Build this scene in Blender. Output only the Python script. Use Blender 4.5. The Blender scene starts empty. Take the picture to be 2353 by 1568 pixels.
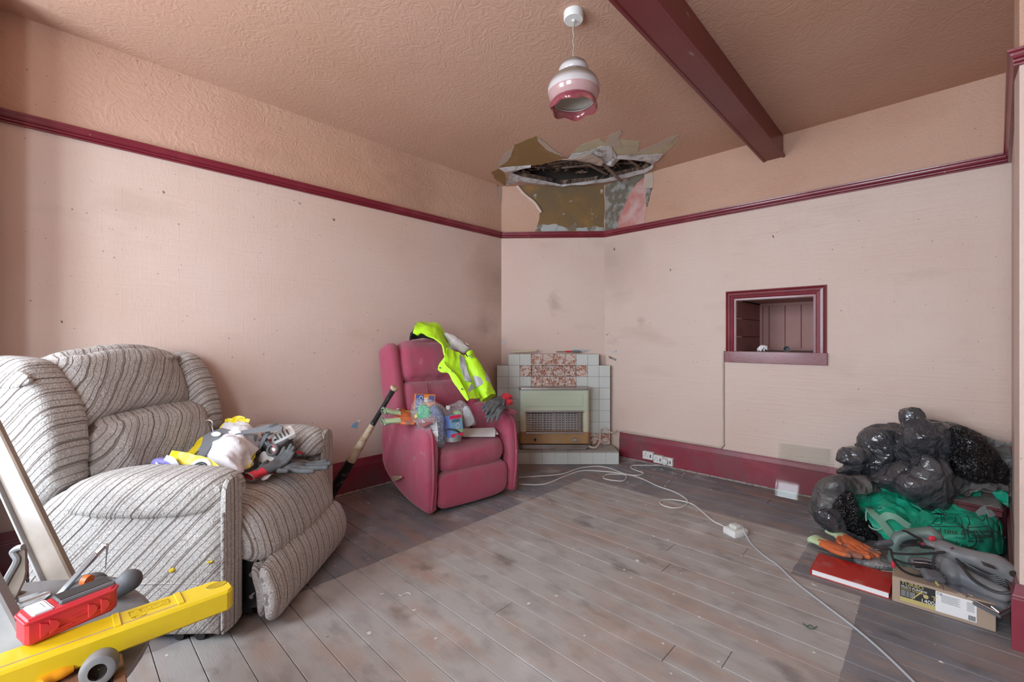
import bpy, bmesh, math, random
from mathutils import Vector, Matrix, noise
R = math.radians
V = Vector
rng = random.Random(7)
sc = bpy.context.scene
C = sc.collection
# ------------------------------------------------------------------ camera, world, lights, exposure
F_PX, CX, CY, HC = 1005.0, 1176.5, 778.4, 1.16
cam = bpy.data.cameras.new('camera'); camo = bpy.data.objects.new('camera', cam); C.objects.link(camo)
camo.location = (0, 0, HC); camo.rotation_euler = (R(90), 0, 0)
cam.sensor_width = 36; cam.lens = 36 * F_PX / 2353; cam.shift_y = (CY - 784) / 2353
cam.clip_start = 0.02
sc.camera = camo
sc.view_settings.view_transform = 'Standard'; sc.view_settings.look = 'None'
sc.view_settings.gamma = 1; sc.view_settings.use_curve_mapping = False
sc.view_settings.exposure = 0.12
world = bpy.data.worlds.new('world'); sc.world = world; world.use_nodes = True
world.node_tree.nodes['Background'].inputs[0].default_value = (0.80, 0.89, 1.0, 1)
world.node_tree.nodes['Background'].inputs[1].default_value = 2.2
AR = R(46.22)                       # the walls stand at this angle to the camera
RM = Matrix.Rotation(AR, 4, 'Z')
def W(s, n, z=0.0): return RM @ V((s, n, z))
def area(name, loc, size, power, direction, col):
    l = bpy.data.lights.new(name, 'AREA'); l.shape = 'RECTANGLE'; l.size, l.size_y = size; l.energy = power; l.color = col
    o = bpy.data.objects.new(name, l); C.objects.link(o); o.location = loc
    o.rotation_euler = V(direction).to_track_quat('-Z', 'Y').to_euler(); return o
CEIL = 2.71
WIN = [(-0.20, 0.95), (1.60, 2.75)]; WZ = (0.75, 2.4); WS = -1.25
area('window_daylight', W(WS - 0.18, (WIN[0][0] + WIN[0][1]) / 2, 1.58), (1.1, 1.65), 95, W(1, 0.0, -0.02), (0.80, 0.90, 1.0))
area('window_daylight', W(WS - 0.18, (WIN[1][0] + WIN[1][1]) / 2, 1.58), (1.1, 1.65), 95, W(1, 0.0, -0.02), (0.80, 0.90, 1.0))
# ------------------------------------------------------------------ pixels to points (metres, real depths)
def U(px, py, z=0.0):
    d = (HC - z) * F_PX / (py - CY); return V(((px - CX) / F_PX * d, d, z))
def D(px, py, d): return V(((px - CX) / F_PX * d, d, HC - (py - CY) / F_PX * d))
def onS(px, py, s):                 # point on the plane s = const
    u = (px - CX) / F_PX; d = s / (u * math.cos(AR) + math.sin(AR)); return D(px, py, d)
def onN(px, py, n):
    u = (px - CX) / F_PX; d = n / (-u * math.sin(AR) + math.cos(AR)); return D(px, py, d)
# ------------------------------------------------------------------ materials
def mk(name, base, rough=0.6, var=(), bump=(), metal=0.0, coat=0.0, spec=0.5, trans=0.0, alpha=1.0, sheen=0.0, swz=None, ior=None, emit=None, rvar=None):
    m = bpy.data.materials.new(name); m.use_nodes = True
    nt = m.node_tree; b = nt.nodes['Principled BSDF']; L = nt.links.new
    def nd(t, **k):
        n = nt.nodes.new(t)
        for a, v in k.items(): setattr(n, a, v)
        return n
    tc = nd('ShaderNodeTexCoord'); co = tc.outputs['Object']
    if swz:
        sp = nd('ShaderNodeSeparateXYZ'); L(co, sp.inputs[0]); cb = nd('ShaderNodeCombineXYZ')
        for i, a in enumerate(swz): L(sp.outputs['xyz'.index(a)], cb.inputs[i])
        co = cb.outputs[0]
    def mapped(st, rot=None):
        if st is None and rot is None: return co
        mp = nd('ShaderNodeMapping'); mp.inputs['Scale'].default_value = st or (1, 1, 1)
        if rot: mp.inputs['Rotation'].default_value = rot
        L(co, mp.inputs[0]); return mp.outputs[0]
    def tex(kind, scale, st=None, detail=4, dist=0, rot=None):
        v = mapped(st, rot)
        if kind == 'noise':
            t = nd('ShaderNodeTexNoise'); t.inputs['Scale'].default_value = scale; t.inputs['Detail'].default_value = detail
            t.inputs['Distortion'].default_value = dist; L(v, t.inputs[0]); return t.outputs['Fac']
        if kind == 'wave':
            t = nd('ShaderNodeTexWave'); t.inputs['Scale'].default_value = scale; t.inputs['Distortion'].default_value = dist
            t.inputs['Detail'].default_value = detail; t.inputs['Detail Scale'].default_value = 1.5; L(v, t.inputs[0]); return t.outputs['Fac']
        if kind == 'voro':
            t = nd('ShaderNodeTexVoronoi'); t.inputs['Scale'].default_value = scale; L(v, t.inputs[0]); return t.outputs['Distance']
        if kind == 'cell':
            t = nd('ShaderNodeTexVoronoi'); t.inputs['Scale'].default_value = scale; L(v, t.inputs[0]); return t.outputs['Color']
        if kind == 'crease':
            t = nd('ShaderNodeTexVoronoi', feature='DISTANCE_TO_EDGE'); t.inputs['Scale'].default_value = scale
            n2 = nd('ShaderNodeTexNoise'); n2.inputs['Scale'].default_value = scale * .8; L(v, n2.inputs[0])
            ad = nd('ShaderNodeMixRGB'); ad.inputs[0].default_value = .25; L(v, ad.inputs[1]); L(n2.outputs['Color'], ad.inputs[2])
            L(ad.outputs[0], t.inputs[0]); return t.outputs['Distance']
        if kind == 'brick':
            t = nd('ShaderNodeTexBrick'); t.inputs['Scale'].default_value = scale; t.inputs['Mortar Size'].default_value = .012
            L(v, t.inputs[0]); return t.outputs['Fac']
    col = nd('ShaderNodeRGB'); col.outputs[0].default_value = (*base, 1); cur = col.outputs[0]
    for lay in var:
        kind, c2, scale, lo, hi = lay[:5]; o = lay[5] if len(lay) > 5 else {}
        if kind == 'box':           # a region with edges of its own: c2 inside the ranges
            fac = None
            sp = nd('ShaderNodeSeparateXYZ'); nz = nd('ShaderNodeTexNoise'); nz.inputs['Scale'].default_value = 14; L(co, nz.inputs[0])
            mx = nd('ShaderNodeMixRGB'); mx.inputs[0].default_value = o.get('wob', .012); L(co, mx.inputs[1]); L(nz.outputs['Color'], mx.inputs[2]); L(mx.outputs[0], sp.inputs[0])
            for ax, a, bb in scale:
                for val, op in ((a, 'GREATER_THAN'), (bb, 'LESS_THAN')):
                    q = nd('ShaderNodeMath', operation=op); L(sp.outputs[ax], q.inputs[0]); q.inputs[1].default_value = val
                    if fac is None: fac = q.outputs[0]
                    else:
                        mu = nd('ShaderNodeMath', operation='MULTIPLY'); L(fac, mu.inputs[0]); L(q.outputs[0], mu.inputs[1]); fac = mu.outputs[0]
            if hi != 1:
                mu = nd('ShaderNodeMath', operation='MULTIPLY'); L(fac, mu.inputs[0]); mu.inputs[1].default_value = hi; fac = mu.outputs[0]
        elif kind == 'up':          # dust that lies on faces turned upward
            g = nd('ShaderNodeNewGeometry'); sp = nd('ShaderNodeSeparateXYZ'); L(g.outputs['Normal'], sp.inputs[0])
            mr = nd('ShaderNodeMapRange'); mr.inputs[1].default_value = lo; mr.inputs[2].default_value = hi; mr.inputs[4].default_value = o.get('amt', 1); L(sp.outputs[2], mr.inputs[0]); fac = mr.outputs[0]
        elif kind == 'blob':        # stain round a point: scale = (x,y,z,r)
            mx = nd('ShaderNodeVectorMath', operation='DISTANCE'); L(mapped(o.get('st')), mx.inputs[0]); mx.inputs[1].default_value = scale[:3]
            nz = nd('ShaderNodeTexNoise'); nz.inputs['Scale'].default_value = o.get('ns', 9); nz.inputs['Detail'].default_value = 6; L(co, nz.inputs[0])
            a = nd('ShaderNodeMath', operation='MULTIPLY_ADD'); L(nz.outputs['Fac'], a.inputs[0]); a.inputs[1].default_value = o.get('nw', 1.2) * scale[3]; L(mx.outputs['Value'], a.inputs[2])
            mr = nd('ShaderNodeMapRange'); mr.inputs[1].default_value = scale[3] * lo; mr.inputs[2].default_value = scale[3] * hi
            mr.inputs[3].default_value = o.get('amt', 1); mr.inputs[4].default_value = 0; L(a.outputs[0], mr.inputs[0]); fac = mr.outputs[0]
        else:
            src = tex(kind, scale, o.get('st'), o.get('detail', 4), o.get('dist', 0), o.get('rot'))
            mr = nd('ShaderNodeMapRange'); mr.inputs[1].default_value = lo; mr.inputs[2].default_value = hi; mr.inputs[4].default_value = o.get('amt', 1)
            L(src, mr.inputs[0]); fac = mr.outputs[0]
        mx = nd('ShaderNodeMixRGB'); L(fac, mx.inputs[0]); L(cur, mx.inputs[1]); mx.inputs[2].default_value = (*c2, 1); cur = mx.outputs[0]
    L(cur, b.inputs['Base Color'])
    b.inputs['Roughness'].default_value = rough; b.inputs['Metallic'].default_value = metal
    b.inputs['Specular IOR Level'].default_value = spec; b.inputs['Coat Weight'].default_value = coat; b.inputs['Coat Roughness'].default_value = .12
    b.inputs['Transmission Weight'].default_value = trans; b.inputs['Alpha'].default_value = alpha; b.inputs['Sheen Weight'].default_value = sheen
    if ior: b.inputs['IOR'].default_value = ior
    if emit: b.inputs['Emission Color'].default_value = (*emit[0], 1); b.inputs['Emission Strength'].default_value = emit[1]
    if rvar:
        src = tex('noise', rvar[0]); mr = nd('ShaderNodeMapRange'); mr.inputs[1].default_value = .35; mr.inputs[2].default_value = .65
        mr.inputs[3].default_value = rvar[1]; mr.inputs[4].default_value = rvar[2]; L(src, mr.inputs[0]); L(mr.outputs[0], b.inputs['Roughness'])
    prev = None
    for lay in bump:
        kind, scale, dist = lay[:3]; o = lay[3] if len(lay) > 3 else {}
        src = tex(kind, scale, o.get('st'), o.get('detail', 3), o.get('dist', 0), o.get('rot'))
        if 'lo' in o:
            mr = nd('ShaderNodeMapRange'); mr.inputs[1].default_value = o['lo']; mr.inputs[2].default_value = o['hi']; L(src, mr.inputs[0]); src = mr.outputs[0]
        bp = nd('ShaderNodeBump'); bp.inputs['Distance'].default_value = dist; bp.inputs['Strength'].default_value = o.get('s', 1.0)
        L(src, bp.inputs['Height'])
        if prev: L(prev, bp.inputs['Normal'])
        prev = bp.outputs[0]
    if prev: L(prev, b.inputs['Normal'])
    return m
M = {}
def paper(name, swz, extra=(), upper=False):
    base = (0.58, 0.37, 0.275) if upper else (0.655, 0.515, 0.447)
    var = [('noise', (0.50, 0.285, 0.19) if upper else (0.62, 0.44, 0.365), 1.1, .42, .68, {'amt': .75}),
           ('noise', (0.30, 0.19, 0.12), 2.3, .60, .82, {'amt': .35, 'detail': 8, 'st': (.6, 1.6, 1)}),
           ('noise', (0.13, 0.09, 0.07), 60, .77, .80, {'amt': .8, 'detail': 1})] + list(extra)
    if upper: bump = [('noise', 11, .0035, {'dist': 4.5, 'detail': 3, 'lo': .35, 'hi': .65, 's': .45}), ('noise', 90, .0008)]
    else: bump = [('brick', 1.9, .0008, {'st': (1.6, 1, 1), 's': .5}), ('noise', 60, .0022, {'st': (.12, 1, 1), 'detail': 5, 's': .6}), ('noise', 110, .0010, {'st': (1, .35, 1), 'detail': 5})]
    return mk(name, base, .72 if upper else .5, var, bump, swz=swz, spec=.35 if upper else .5)
DIRT = (0.20, 0.135, 0.09)
# stain coordinates are (s or n, z, other)
M['pl'] = paper('peach_wallpaper_left', 'xzy', [('blob', DIRT, (3.12, 1.75, 3.16, .5), .3, 1.6, {'amt': .5, 'ns': 4}), ('blob', (.16, .12, .1), (2.93, 1.28, 3.16, .2), .4, 1.6, {'amt': .45, 'ns': 9, 'nw': 1.6}),
      ('blob', DIRT, (2.2, 1.45, 3.16, .5), .3, 1.4, {'amt': .25, 'st': (1, 1.6, 1)})])
M['plu'] = paper('peach_swirl_paper_left', 'xzy', [('blob', DIRT, (2.1, 2.42, 3.16, .6), .4, 1.4, {'amt': .35})], True)
M['pr'] = paper('peach_wallpaper_right', 'yzx', [('blob', DIRT, (2.3, 1.9, 3.83, .5), .3, 1.6, {'amt': .35, 'ns': 4}), ('blob', (.18, .13, .1), (2.28, 1.13, 3.83, .1), .5, 1.5, {'amt': .4, 'ns': 12, 'nw': 1.8}), ('blob', (.2, .14, .1), (1.98, 1.33, 3.83, .08), .4, 1.7, {'amt': .45, 'ns': 14, 'nw': 2})])
M['pru'] = paper('peach_swirl_paper_right', 'yzx', [('blob', DIRT, (2.2, 2.5, 3.83, .3), .5, 1.4, {'amt': .35})], True)
M['pc'] = paper('peach_wallpaper_corner', 'yzx', [('blob', (.25, .17, .1), (2.76, .76, 0, .09), .5, 1.5, {'amt': .6, 'ns': 12, 'nw': 1.5, 'st': (1, .5, 0)})])
M['pside'] = paper('peach_wallpaper_side', 'xzy', [('blob', DIRT, (3.7, 1.2, -.3, .8), .4, 1.5, {'amt': .3})])
M['ceil'] = mk('peach_swirl_ceiling', (0.55, 0.335, 0.245), .8, [('noise', (0.49, 0.275, 0.185), .9, .4, .7, {'amt': .8}), ('noise', (.35, .22, .16), 2.0, .6, .85, {'amt': .3, 'detail': 7})],
      [('noise', 10, .003, {'dist': 5, 'detail': 3, 'lo': .35, 'hi': .65, 's': .4}), ('noise', 80, .0006)])
RED = (0.175, 0.012, 0.024)
M['red'] = mk('maroon_gloss_paint', RED, .33, [('noise', (.30, .045, .06), 5, .5, .75, {'amt': .5, 'detail': 6}), ('up', (.22, .12, .13), 1, .75, 1.0, {'amt': .6}), ('noise', (.5, .42, .38), 45, .72, .76, {'amt': .6})], [('noise', 40, .0008), ('noise', 6, .002)], coat=.25, spec=.5)
M['skirt'] = mk('maroon_skirting_paint', (0.24, 0.03, 0.05), .4, [('noise', (.17, .075, .085), 4, .45, .65, {'amt': .8, 'detail': 7}), ('noise', (.33, .055, .075), 7, .55, .7, {'amt': .5}), ('up', (.19, .13, .14), 1, .3, .9, {'amt': .9}), ('noise', (.45, .38, .36), 90, .72, .75, {'amt': .5})], [('noise', 30, .001)], coat=.15)
M['beam'] = mk('maroon_beam_paint', (0.135, 0.012, 0.015), .34, [('noise', (.17, .025, .025), 3, .45, .7, {'amt': .6}), ('noise', (.34, .28, .22), 11, .70, .74, {'amt': .7, 'detail': 8, 'st': (.5, 2, 2)})], [('noise', 25, .001, {'st': (.2, 1, 1)})], coat=.1)
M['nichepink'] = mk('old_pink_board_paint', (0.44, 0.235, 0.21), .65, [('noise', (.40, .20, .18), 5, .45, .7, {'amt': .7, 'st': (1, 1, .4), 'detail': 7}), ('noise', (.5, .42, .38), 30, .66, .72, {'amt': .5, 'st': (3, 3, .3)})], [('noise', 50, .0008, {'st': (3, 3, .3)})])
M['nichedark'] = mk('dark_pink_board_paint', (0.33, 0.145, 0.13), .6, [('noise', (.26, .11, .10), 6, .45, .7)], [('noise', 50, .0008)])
M['dust'] = mk('grey_dust', (0.24, 0.22, 0.205), .9, [('noise', (.33, .31, .29), 20, .4, .7)], [('noise', 60, .002)])
M['board'] = mk('worn_floorboard', (0.16, 0.165, 0.188), .55,
      [('noise', (.20, .195, .21), 3.5, .4, .65, {'detail': 7, 'st': (2.5, .8, 1)}), ('noise', (.085, .08, .088), 7, .58, .72, {'detail': 8, 'st': (2, .8, 1), 'amt': .7}),
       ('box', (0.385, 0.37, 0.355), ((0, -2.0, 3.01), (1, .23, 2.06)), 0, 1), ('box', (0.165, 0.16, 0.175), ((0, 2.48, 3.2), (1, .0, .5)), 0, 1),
       ('noise', (.36, .20, .125), 2.2, .48, .68, {'detail': 9, 'st': (3, .8, 1), 'amt': .5}), ('noise', (.25, .225, .21), 6, .48, .66, {'detail': 10, 'st': (2.2, 1, 1), 'amt': .55}), ('noise', (.44, .44, .45), 1.7, .5, .72, {'detail': 6, 'amt': .34}),
       ('noise', (.10, .085, .08), 4, .60, .72, {'detail': 10, 'st': (1.8, 1, 1), 'amt': .55}), ('noise', (.58, .575, .58), 3.1, .60, .72, {'detail': 9, 'amt': .5}),
       ('noise', (.72, .70, .66), 24, .755, .775, {'detail': 1, 'amt': .9}), ('noise', (.5, .48, .46), 75, .72, .76, {'amt': .6, 'detail': 2})],
      [('noise', 60, .0006, {'st': (3, .3, 1)}), ('noise', 9, .0012)], rvar=(4, .42, .7), spec=.4)
def woven(name, stripes, base=(0.50, 0.46, 0.425)):
    return mk(name, base, .95, [('noise', (.78, .76, .74), 150, .52, .66, {'detail': 2}), ('noise', (.24, .19, .155), 120, .60, .70, {'detail': 2, 'amt': .8}), ('noise', (.42, .25, .17), 95, .70, .74, {'detail': 1, 'amt': .5}), ('noise', (.30, .36, .40), 85, .72, .76, {'detail': 1, 'amt': .5}),
        ('wave', (.13, .095, .07), 10.5, .90, .985, {'st': stripes, 'dist': .25, 'detail': 1, 'amt': .85}), ('wave', (.13, .095, .07), 4.1, .965, .99, {'st': stripes, 'dist': .6, 'detail': 1, 'amt': .8})],
        [('noise', 160, .004, {'detail': 2}), ('wave', 10.5, -.006, {'st': stripes, 'dist': .25, 'lo': .85, 'hi': 1.0, 'detail': 1})], sheen=.2, spec=.15)
# ribs: wave runs along x of the mapped vector; axes chosen per panel by swizzle-free linear mixes below
def woven_axis(name, rot, base=(0.47, 0.445, 0.425)):
    m = mk(name, base, .95, [('noise', (.72, .71, .70), 150, .52, .70, {'detail': 2, 'amt': .8}), ('noise', (.24, .19, .155), 120, .60, .70, {'detail': 2, 'amt': .8}), ('noise', (.42, .25, .17), 95, .70, .74, {'detail': 1, 'amt': .5}), ('noise', (.30, .36, .40), 85, .72, .76, {'detail': 1, 'amt': .5}),
        ('wave', (.12, .085, .065), 13.5, .975, .998, {'rot': rot, 'st': (1, 0, 0), 'dist': 0, 'detail': 0, 'amt': .62}), ('wave', (.12, .085, .065), 5.3, .965, .99, {'rot': rot, 'st': (1, 0, 0), 'dist': 0, 'detail': 0, 'amt': .8})],
        [('noise', 160, .004, {'detail': 2}), ('wave', 13.5, -.003, {'rot': rot, 'st': (1, 0, 0), 'dist': 0, 'lo': .93, 'hi': 1.0, 'detail': 0})], sheen=.2, spec=.15)
    for n in m.node_tree.nodes:     # mapping: rotate first, then keep only x
        if n.type == 'MAPPING': n.vector_type = 'TEXTURE' if False else 'POINT'
    return m
def dotstripe(m, vec):              # feed every wave with dot(object coords, vec) on x plus a slow wobble
    nt = m.node_tree; tc = [n for n in nt.nodes if n.type == 'TEX_COORD'][0]
    dp = nt.nodes.new('ShaderNodeVectorMath'); dp.operation = 'DOT_PRODUCT'; nt.links.new(tc.outputs['Object'], dp.inputs[0]); dp.inputs[1].default_value = vec
    nz = nt.nodes.new('ShaderNodeTexNoise'); nz.inputs['Scale'].default_value = 5; nz.inputs['Detail'].default_value = 1; nt.links.new(tc.outputs['Object'], nz.inputs[0])
    ma = nt.nodes.new('ShaderNodeMath'); ma.operation = 'MULTIPLY_ADD'; nt.links.new(nz.outputs['Fac'], ma.inputs[0]); ma.inputs[1].default_value = .018; nt.links.new(dp.outputs['Value'], ma.inputs[2])
    cb = nt.nodes.new('ShaderNodeCombineXYZ'); nt.links.new(ma.outputs[0], cb.inputs[0])
    for n in nt.nodes:
        if n.type == 'TEX_WAVE': nt.links.new(cb.outputs[0], n.inputs[0])
    return m
M['gside'] = dotstripe(woven_axis('grey_ribbed_upholstery_side', None), (.72, 0, -.68))
M['gfront'] = dotstripe(woven_axis('grey_ribbed_upholstery_seat', None), (.1, 1, 0))
M['gback'] = dotstripe(woven_axis('grey_ribbed_upholstery_back', None), (.1, .80, -.55))
M['rvel'] = mk('red_velour', (0.385, 0.075, 0.125), .85, [('noise', (.30, .125, .15), 3.5, .45, .68, {'detail': 7, 'amt': .75}), ('noise', (.42, .035, .085), 5, .55, .72, {'amt': .55}), ('up', (.27, .15, .16), 1, .3, 1.0, {'amt': .7}), ('noise', (.36, .25, .25), 11, .66, .74, {'detail': 8, 'amt': .6}), ('noise', (.55, .45, .45), 110, .73, .76, {'amt': .5})],
      [('noise', 220, .0012), ('noise', 12, .006, {'st': (1, 1, .35)})], sheen=.5, spec=.2)
M['rvel'].node_tree.nodes['Principled BSDF'].inputs['Sheen Tint'].default_value = (1, .5, .6, 1)
M['rvelw'] = mk('red_velour_worn', (0.27, 0.075, 0.09), .9, [('noise', (.19, .13, .13), 6, .45, .65, {'detail': 8, 'amt': .8}), ('noise', (.12, .115, .12), 13, .6, .68, {'detail': 8})], [('noise', 220, .0012), ('noise', 20, .004)], sheen=.4, spec=.2)
def simple(n, c, r=.5, **k): M[n] = mk(n, c, r, **k); return M[n]
DUSTY = lambda c, a=.6: [('noise', c, 7, .45, .7, {'amt': a, 'detail': 8})]
simple('black_mechanism', (.006, .006, .007), .35, var=DUSTY((.03, .03, .032), .5), coat=.3)
simple('steel', (.62, .62, .64), .28, metal=1, bump=[('noise', 40, .0004)])
simple('chrome_dusty', (.42, .41, .40), .32, metal=.85, var=DUSTY((.28, .24, .2), .6))
simple('tile_white', (.56, .60, .57), .22, var=[('noise', (.46, .48, .44), 5, .5, .75, {'amt': .6, 'detail': 6}), ('noise', (.25, .22, .18), 70, .73, .77, {'amt': .7})], bump=[('noise', 14, .0006)], coat=.3)
simple('tile_marble', (.60, .50, .45), .25, var=[('noise', (.33, .13, .075), 38, .46, .58, {'detail': 3, 'dist': 1.2}), ('noise', (.66, .62, .58), 30, .58, .66, {'detail': 2})], coat=.3)
simple('tile_floor', (.36, .35, .32), .6, var=DUSTY((.24, .22, .20)), bump=[('noise', 60, .001)])
simple('grout', (.30, .29, .27), .9)
simple('heater_green', (.50, .58, .44), .35, var=[('noise', (.56, .56, .38), 4, .5, .8, {'amt': .6})], coat=.3)
simple('heater_cream', (.60, .60, .44), .35, coat=.3)
simple('heater_ochre', (.42, .25, .11), .4, var=DUSTY((.33, .21, .11)), coat=.2)
simple('radiant', (.52, .50, .48), .85, var=DUSTY((.5, .49, .47)))
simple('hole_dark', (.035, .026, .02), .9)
simple('black_plastic', (.018, .018, .02), .4, var=DUSTY((.05, .05, .052), .7))
simple('grey_rubber', (.10, .105, .115), .6, var=DUSTY((.16, .16, .165), .7))
simple('grey_tool', (.105, .115, .13), .5, var=[('noise', (.21, .205, .20), 6, .42, .62, {'detail': 8, 'amt': .85}), ('up', (.25, .24, .235), 1, .5, 1, {'amt': .5})], bump=[('noise', 70, .0008)])
simple('green_tool', (.075, .145, .125), .5, var=[('noise', (.18, .20, .18), 7, .42, .65, {'detail': 8, 'amt': .8})], bump=[('noise', 70, .0008)])
simple('red_plastic', (.62, .03, .045), .35, var=DUSTY((.50, .06, .07), .5), coat=.1)
simple('red_switch', (.65, .04, .07), .4)
simple('yellow_plastic', (.72, .52, .012), .35, var=[('noise', (.62, .44, .02), 4, .45, .7, {'amt': .7}), ('noise', (.3, .28, .2), 16, .70, .74, {'amt': .6, 'detail': 8})], bump=[('noise', 30, .0008)], coat=.15)
simple('white_plastic', (.72, .72, .70), .4)
simple('cream_metal_shaded', (.20, .155, .12), .4, var=DUSTY((.40, .33, .27), .5), coat=.2)  # cream darkened to brown: the ladder's shade is put into the base colour
simple('light_metal', (.27, .275, .28), .4, var=DUSTY((.52, .52, .5), .5), coat=.2)
simple('card', (.40, .30, .22), .8, var=DUSTY((.34, .25, .19), .5), bump=[('noise', 50, .0006)])
simple('paper', (.78, .78, .78), .7)
simple('ink', (.03, .03, .035), .6)
simple('label_black', (.03, .03, .03), .4)
simple('gold', (.52, .43, .16), .45)
simple('book_red', (.50, .022, .015), .42, var=[('noise', (.50, .20, .17), 9, .6, .72, {'detail': 9, 'amt': .7}), ('noise', (.38, .01, .008), 3, .4, .6, {'amt': .7})], coat=.15)
simple('hiviz', (.50, .88, .015), .6, var=[('noise', (.33, .52, .03), 7, .55, .75, {'amt': .5, 'detail': 7})], bump=[('noise', 18, .004)], emit=((.4, .9, .02), .05))
M['hiviz'] = mk('hiviz_fabric', (.50, .90, .02), .6, [('noise', (.35, .55, .04), 7, .55, .75, {'amt': .5, 'detail': 7})], [('noise', 14, .008, {'st': (1.5, 1.5, .6)})])
simple('reflective', (.42, .42, .44), .42, var=DUSTY((.34, .34, .35), .5), bump=[('noise', 30, .003)])
simple('silver_lining', (.46, .42, .40), .6, var=DUSTY((.34, .28, .24), .6), bump=[('noise', 22, .008)])
simple('black_cloth', (.012, .012, .014), .8, bump=[('noise', 25, .006)])
simple('glove_dark', (.075, .078, .082), .8, bump=[('noise', 260, .0012)], var=[('noise', (.11, .11, .112), 30, .45, .65)])
simple('glove_red', (.58, .03, .05), .9, bump=[('noise', 260, .0012)])
simple('glove_orange', (.66, .16, .05), .8, var=[('noise', (.18, .12, .10), 16, .52, .66, {'detail': 7, 'amt': .8})], bump=[('noise', 240, .001)])
simple('glove_mint', (.52, .66, .40), .95, bump=[('noise', 260, .0016)], var=[('noise', (.38, .46, .30), 25, .5, .7)])
simple('glove_brown', (.22, .19, .165), .9)
simple('coverall', (.90, .90, .94), .8, var=[('noise', (.62, .63, .70), 5, .5, .7, {'amt': .4}), ('noise', (.5, .5, .6), 90, .66, .70, {'amt': .4, 'st': (.4, 1, 1)})], bump=[('noise', 12, .010)])
simple('yellow_tape', (.85, .68, .01), .35, bump=[('noise', 25, .006)])
simple('purple_cloth', (.19, .17, .42), .6, bump=[('noise', 12, .008)])
simple('hanger_grey', (.20, .225, .25), .45)
simple('lilac', (.62, .62, .66), .5)
simple('bat_black', (.012, .013, .015), .45, var=[('noise', (.16, .16, .16), 26, .58, .68, {'detail': 8, 'amt': .8})], bump=[('noise', 40, .001)], coat=.2)
simple('bat_tape', (.55, .44, .31), .3, var=[('noise', (.33, .20, .10), 9, .45, .65, {'st': (1, 1, 2), 'detail': 7}), ('noise', (.75, .72, .66), 20, .6, .7, {'detail': 8})], bump=[('noise', 35, .003)], coat=.5)
simple('bag_black', (.035, .038, .045), .20, var=[('noise', (.10, .10, .105), 5, .42, .62, {'detail': 8, 'amt': .8})], bump=[('crease', 11, .006, {'lo': 0, 'hi': .3, 's': .8}), ('noise', 30, .002)], spec=.8)
simple('bag_dusty', (.065, .065, .068), .42, var=[('noise', (.18, .17, .16), 5, .38, .58, {'detail': 8, 'amt': .9})], bump=[('crease', 8, .008, {'lo': 0, 'hi': .3}), ('noise', 30, .004, {'st': (1, 1, 2)})])
simple('bag_shiny', (.010, .010, .012), .18, bump=[('crease', 20, .010, {'lo': 0, 'hi': .3, 'st': (1, 1, 1)}), ('noise', 22, .012, {'st': (1, 1, 3), 'dist': 1.5})], spec=.7)
simple('bag_green', (.015, .42, .25), .35, var=[('noise', (.04, .20, .13), 6, .5, .7, {'detail': 8, 'amt': .7}), ('noise', (.16, .42, .30), 9, .56, .72, {'detail': 7, 'amt': .5})], bump=[('crease', 7, .012, {'lo': 0, 'hi': .3}), ('wave', 90, .0006)], spec=.5)
simple('strap_green', (.22, .42, .32), .6, bump=[('wave', 60, .001)])
simple('strap_grey', (.30, .36, .33), .7, bump=[('wave', 120, .001)])
simple('chest', (.10, .02, .025), .35, var=DUSTY((.16, .07, .075), .5), coat=.3)
M['glass'] = mk('clear_glass', (.93, .97, .95), .03, trans=1.0, ior=1.25)
simple('clear_film', (.86, .88, .92), .10, trans=.0, alpha=.22, bump=[('crease', 22, .01, {'lo': 0, 'hi': .25})], spec=1.0)
simple('blue_cloth', (.09, .115, .24), .8, bump=[('noise', 22, .008)])
simple('green_cloth', (.02, .38, .16), .6, bump=[('noise', 22, .008)])
simple('print_blue', (.20, .44, .66), .4)
simple('print_navy', (.10, .14, .38), .45)
simple('print_orange', (.85, .26, .04), .45)
simple('print_pink', (.72, .03, .10), .4)
simple('print_green', (.35, .62, .22), .45)
simple('tin', (.36, .37, .38), .35, metal=.6)
simple('cable_white', (.66, .66, .62), .5)
simple('cable_grey', (.42, .45, .48), .55)
simple('cable_black', (.02, .02, .022), .45, var=DUSTY((.09, .09, .09), .6))
simple('pipe_paint', (.55, .47, .39), .5, var=DUSTY((.38, .33, .27), .6))
simple('socket_plastic', (.60, .62, .58), .45, var=DUSTY((.48, .49, .45), .5))
simple('table_grey', (.14, .135, .135), .6, var=[('noise', (.27, .265, .27), 4, .42, .62, {'detail': 8, 'amt': .85, 'st': (2, .6, 1)}), ('noise', (.6, .6, .6), 80, .72, .76, {'amt': .6})], bump=[('noise', 50, .001)])
simple('wood_stained', (.22, .10, .06), .55, var=[('noise', (.05, .035, .03), 10, .52, .60, {'detail': 8, 'st': (3, 1, 1)}), ('noise', (.48, .38, .30), 7, .62, .7, {'detail': 8})], bump=[('noise', 50, .001)])
simple('wood_light', (.42, .30, .21), .6, var=DUSTY((.30, .17, .10)))
simple('orange_plastic', (.80, .33, .01), .4)
simple('orange_tool', (.75, .16, .02), .4)
simple('mustard', (.20, .118, .045), .85, var=[('noise', (.15, .105, .06), 5, .42, .65, {'detail': 8, 'amt': .8}), ('noise', (.33, .17, .05), 4, .55, .75, {'amt': .7}), ('noise', (.48, .47, .44), 14, .66, .74, {'detail': 9, 'amt': .8})], bump=[('noise', 40, .002)])
simple('mustard_ceiling', (.27, .155, .055), .85, var=[('noise', (.36, .22, .10), 5, .5, .7, {'detail': 5, 'amt': .7}), ('noise', (.46, .38, .27), 20, .72, .74, {'detail': 3})], bump=[('noise', 40, .001)])
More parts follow.
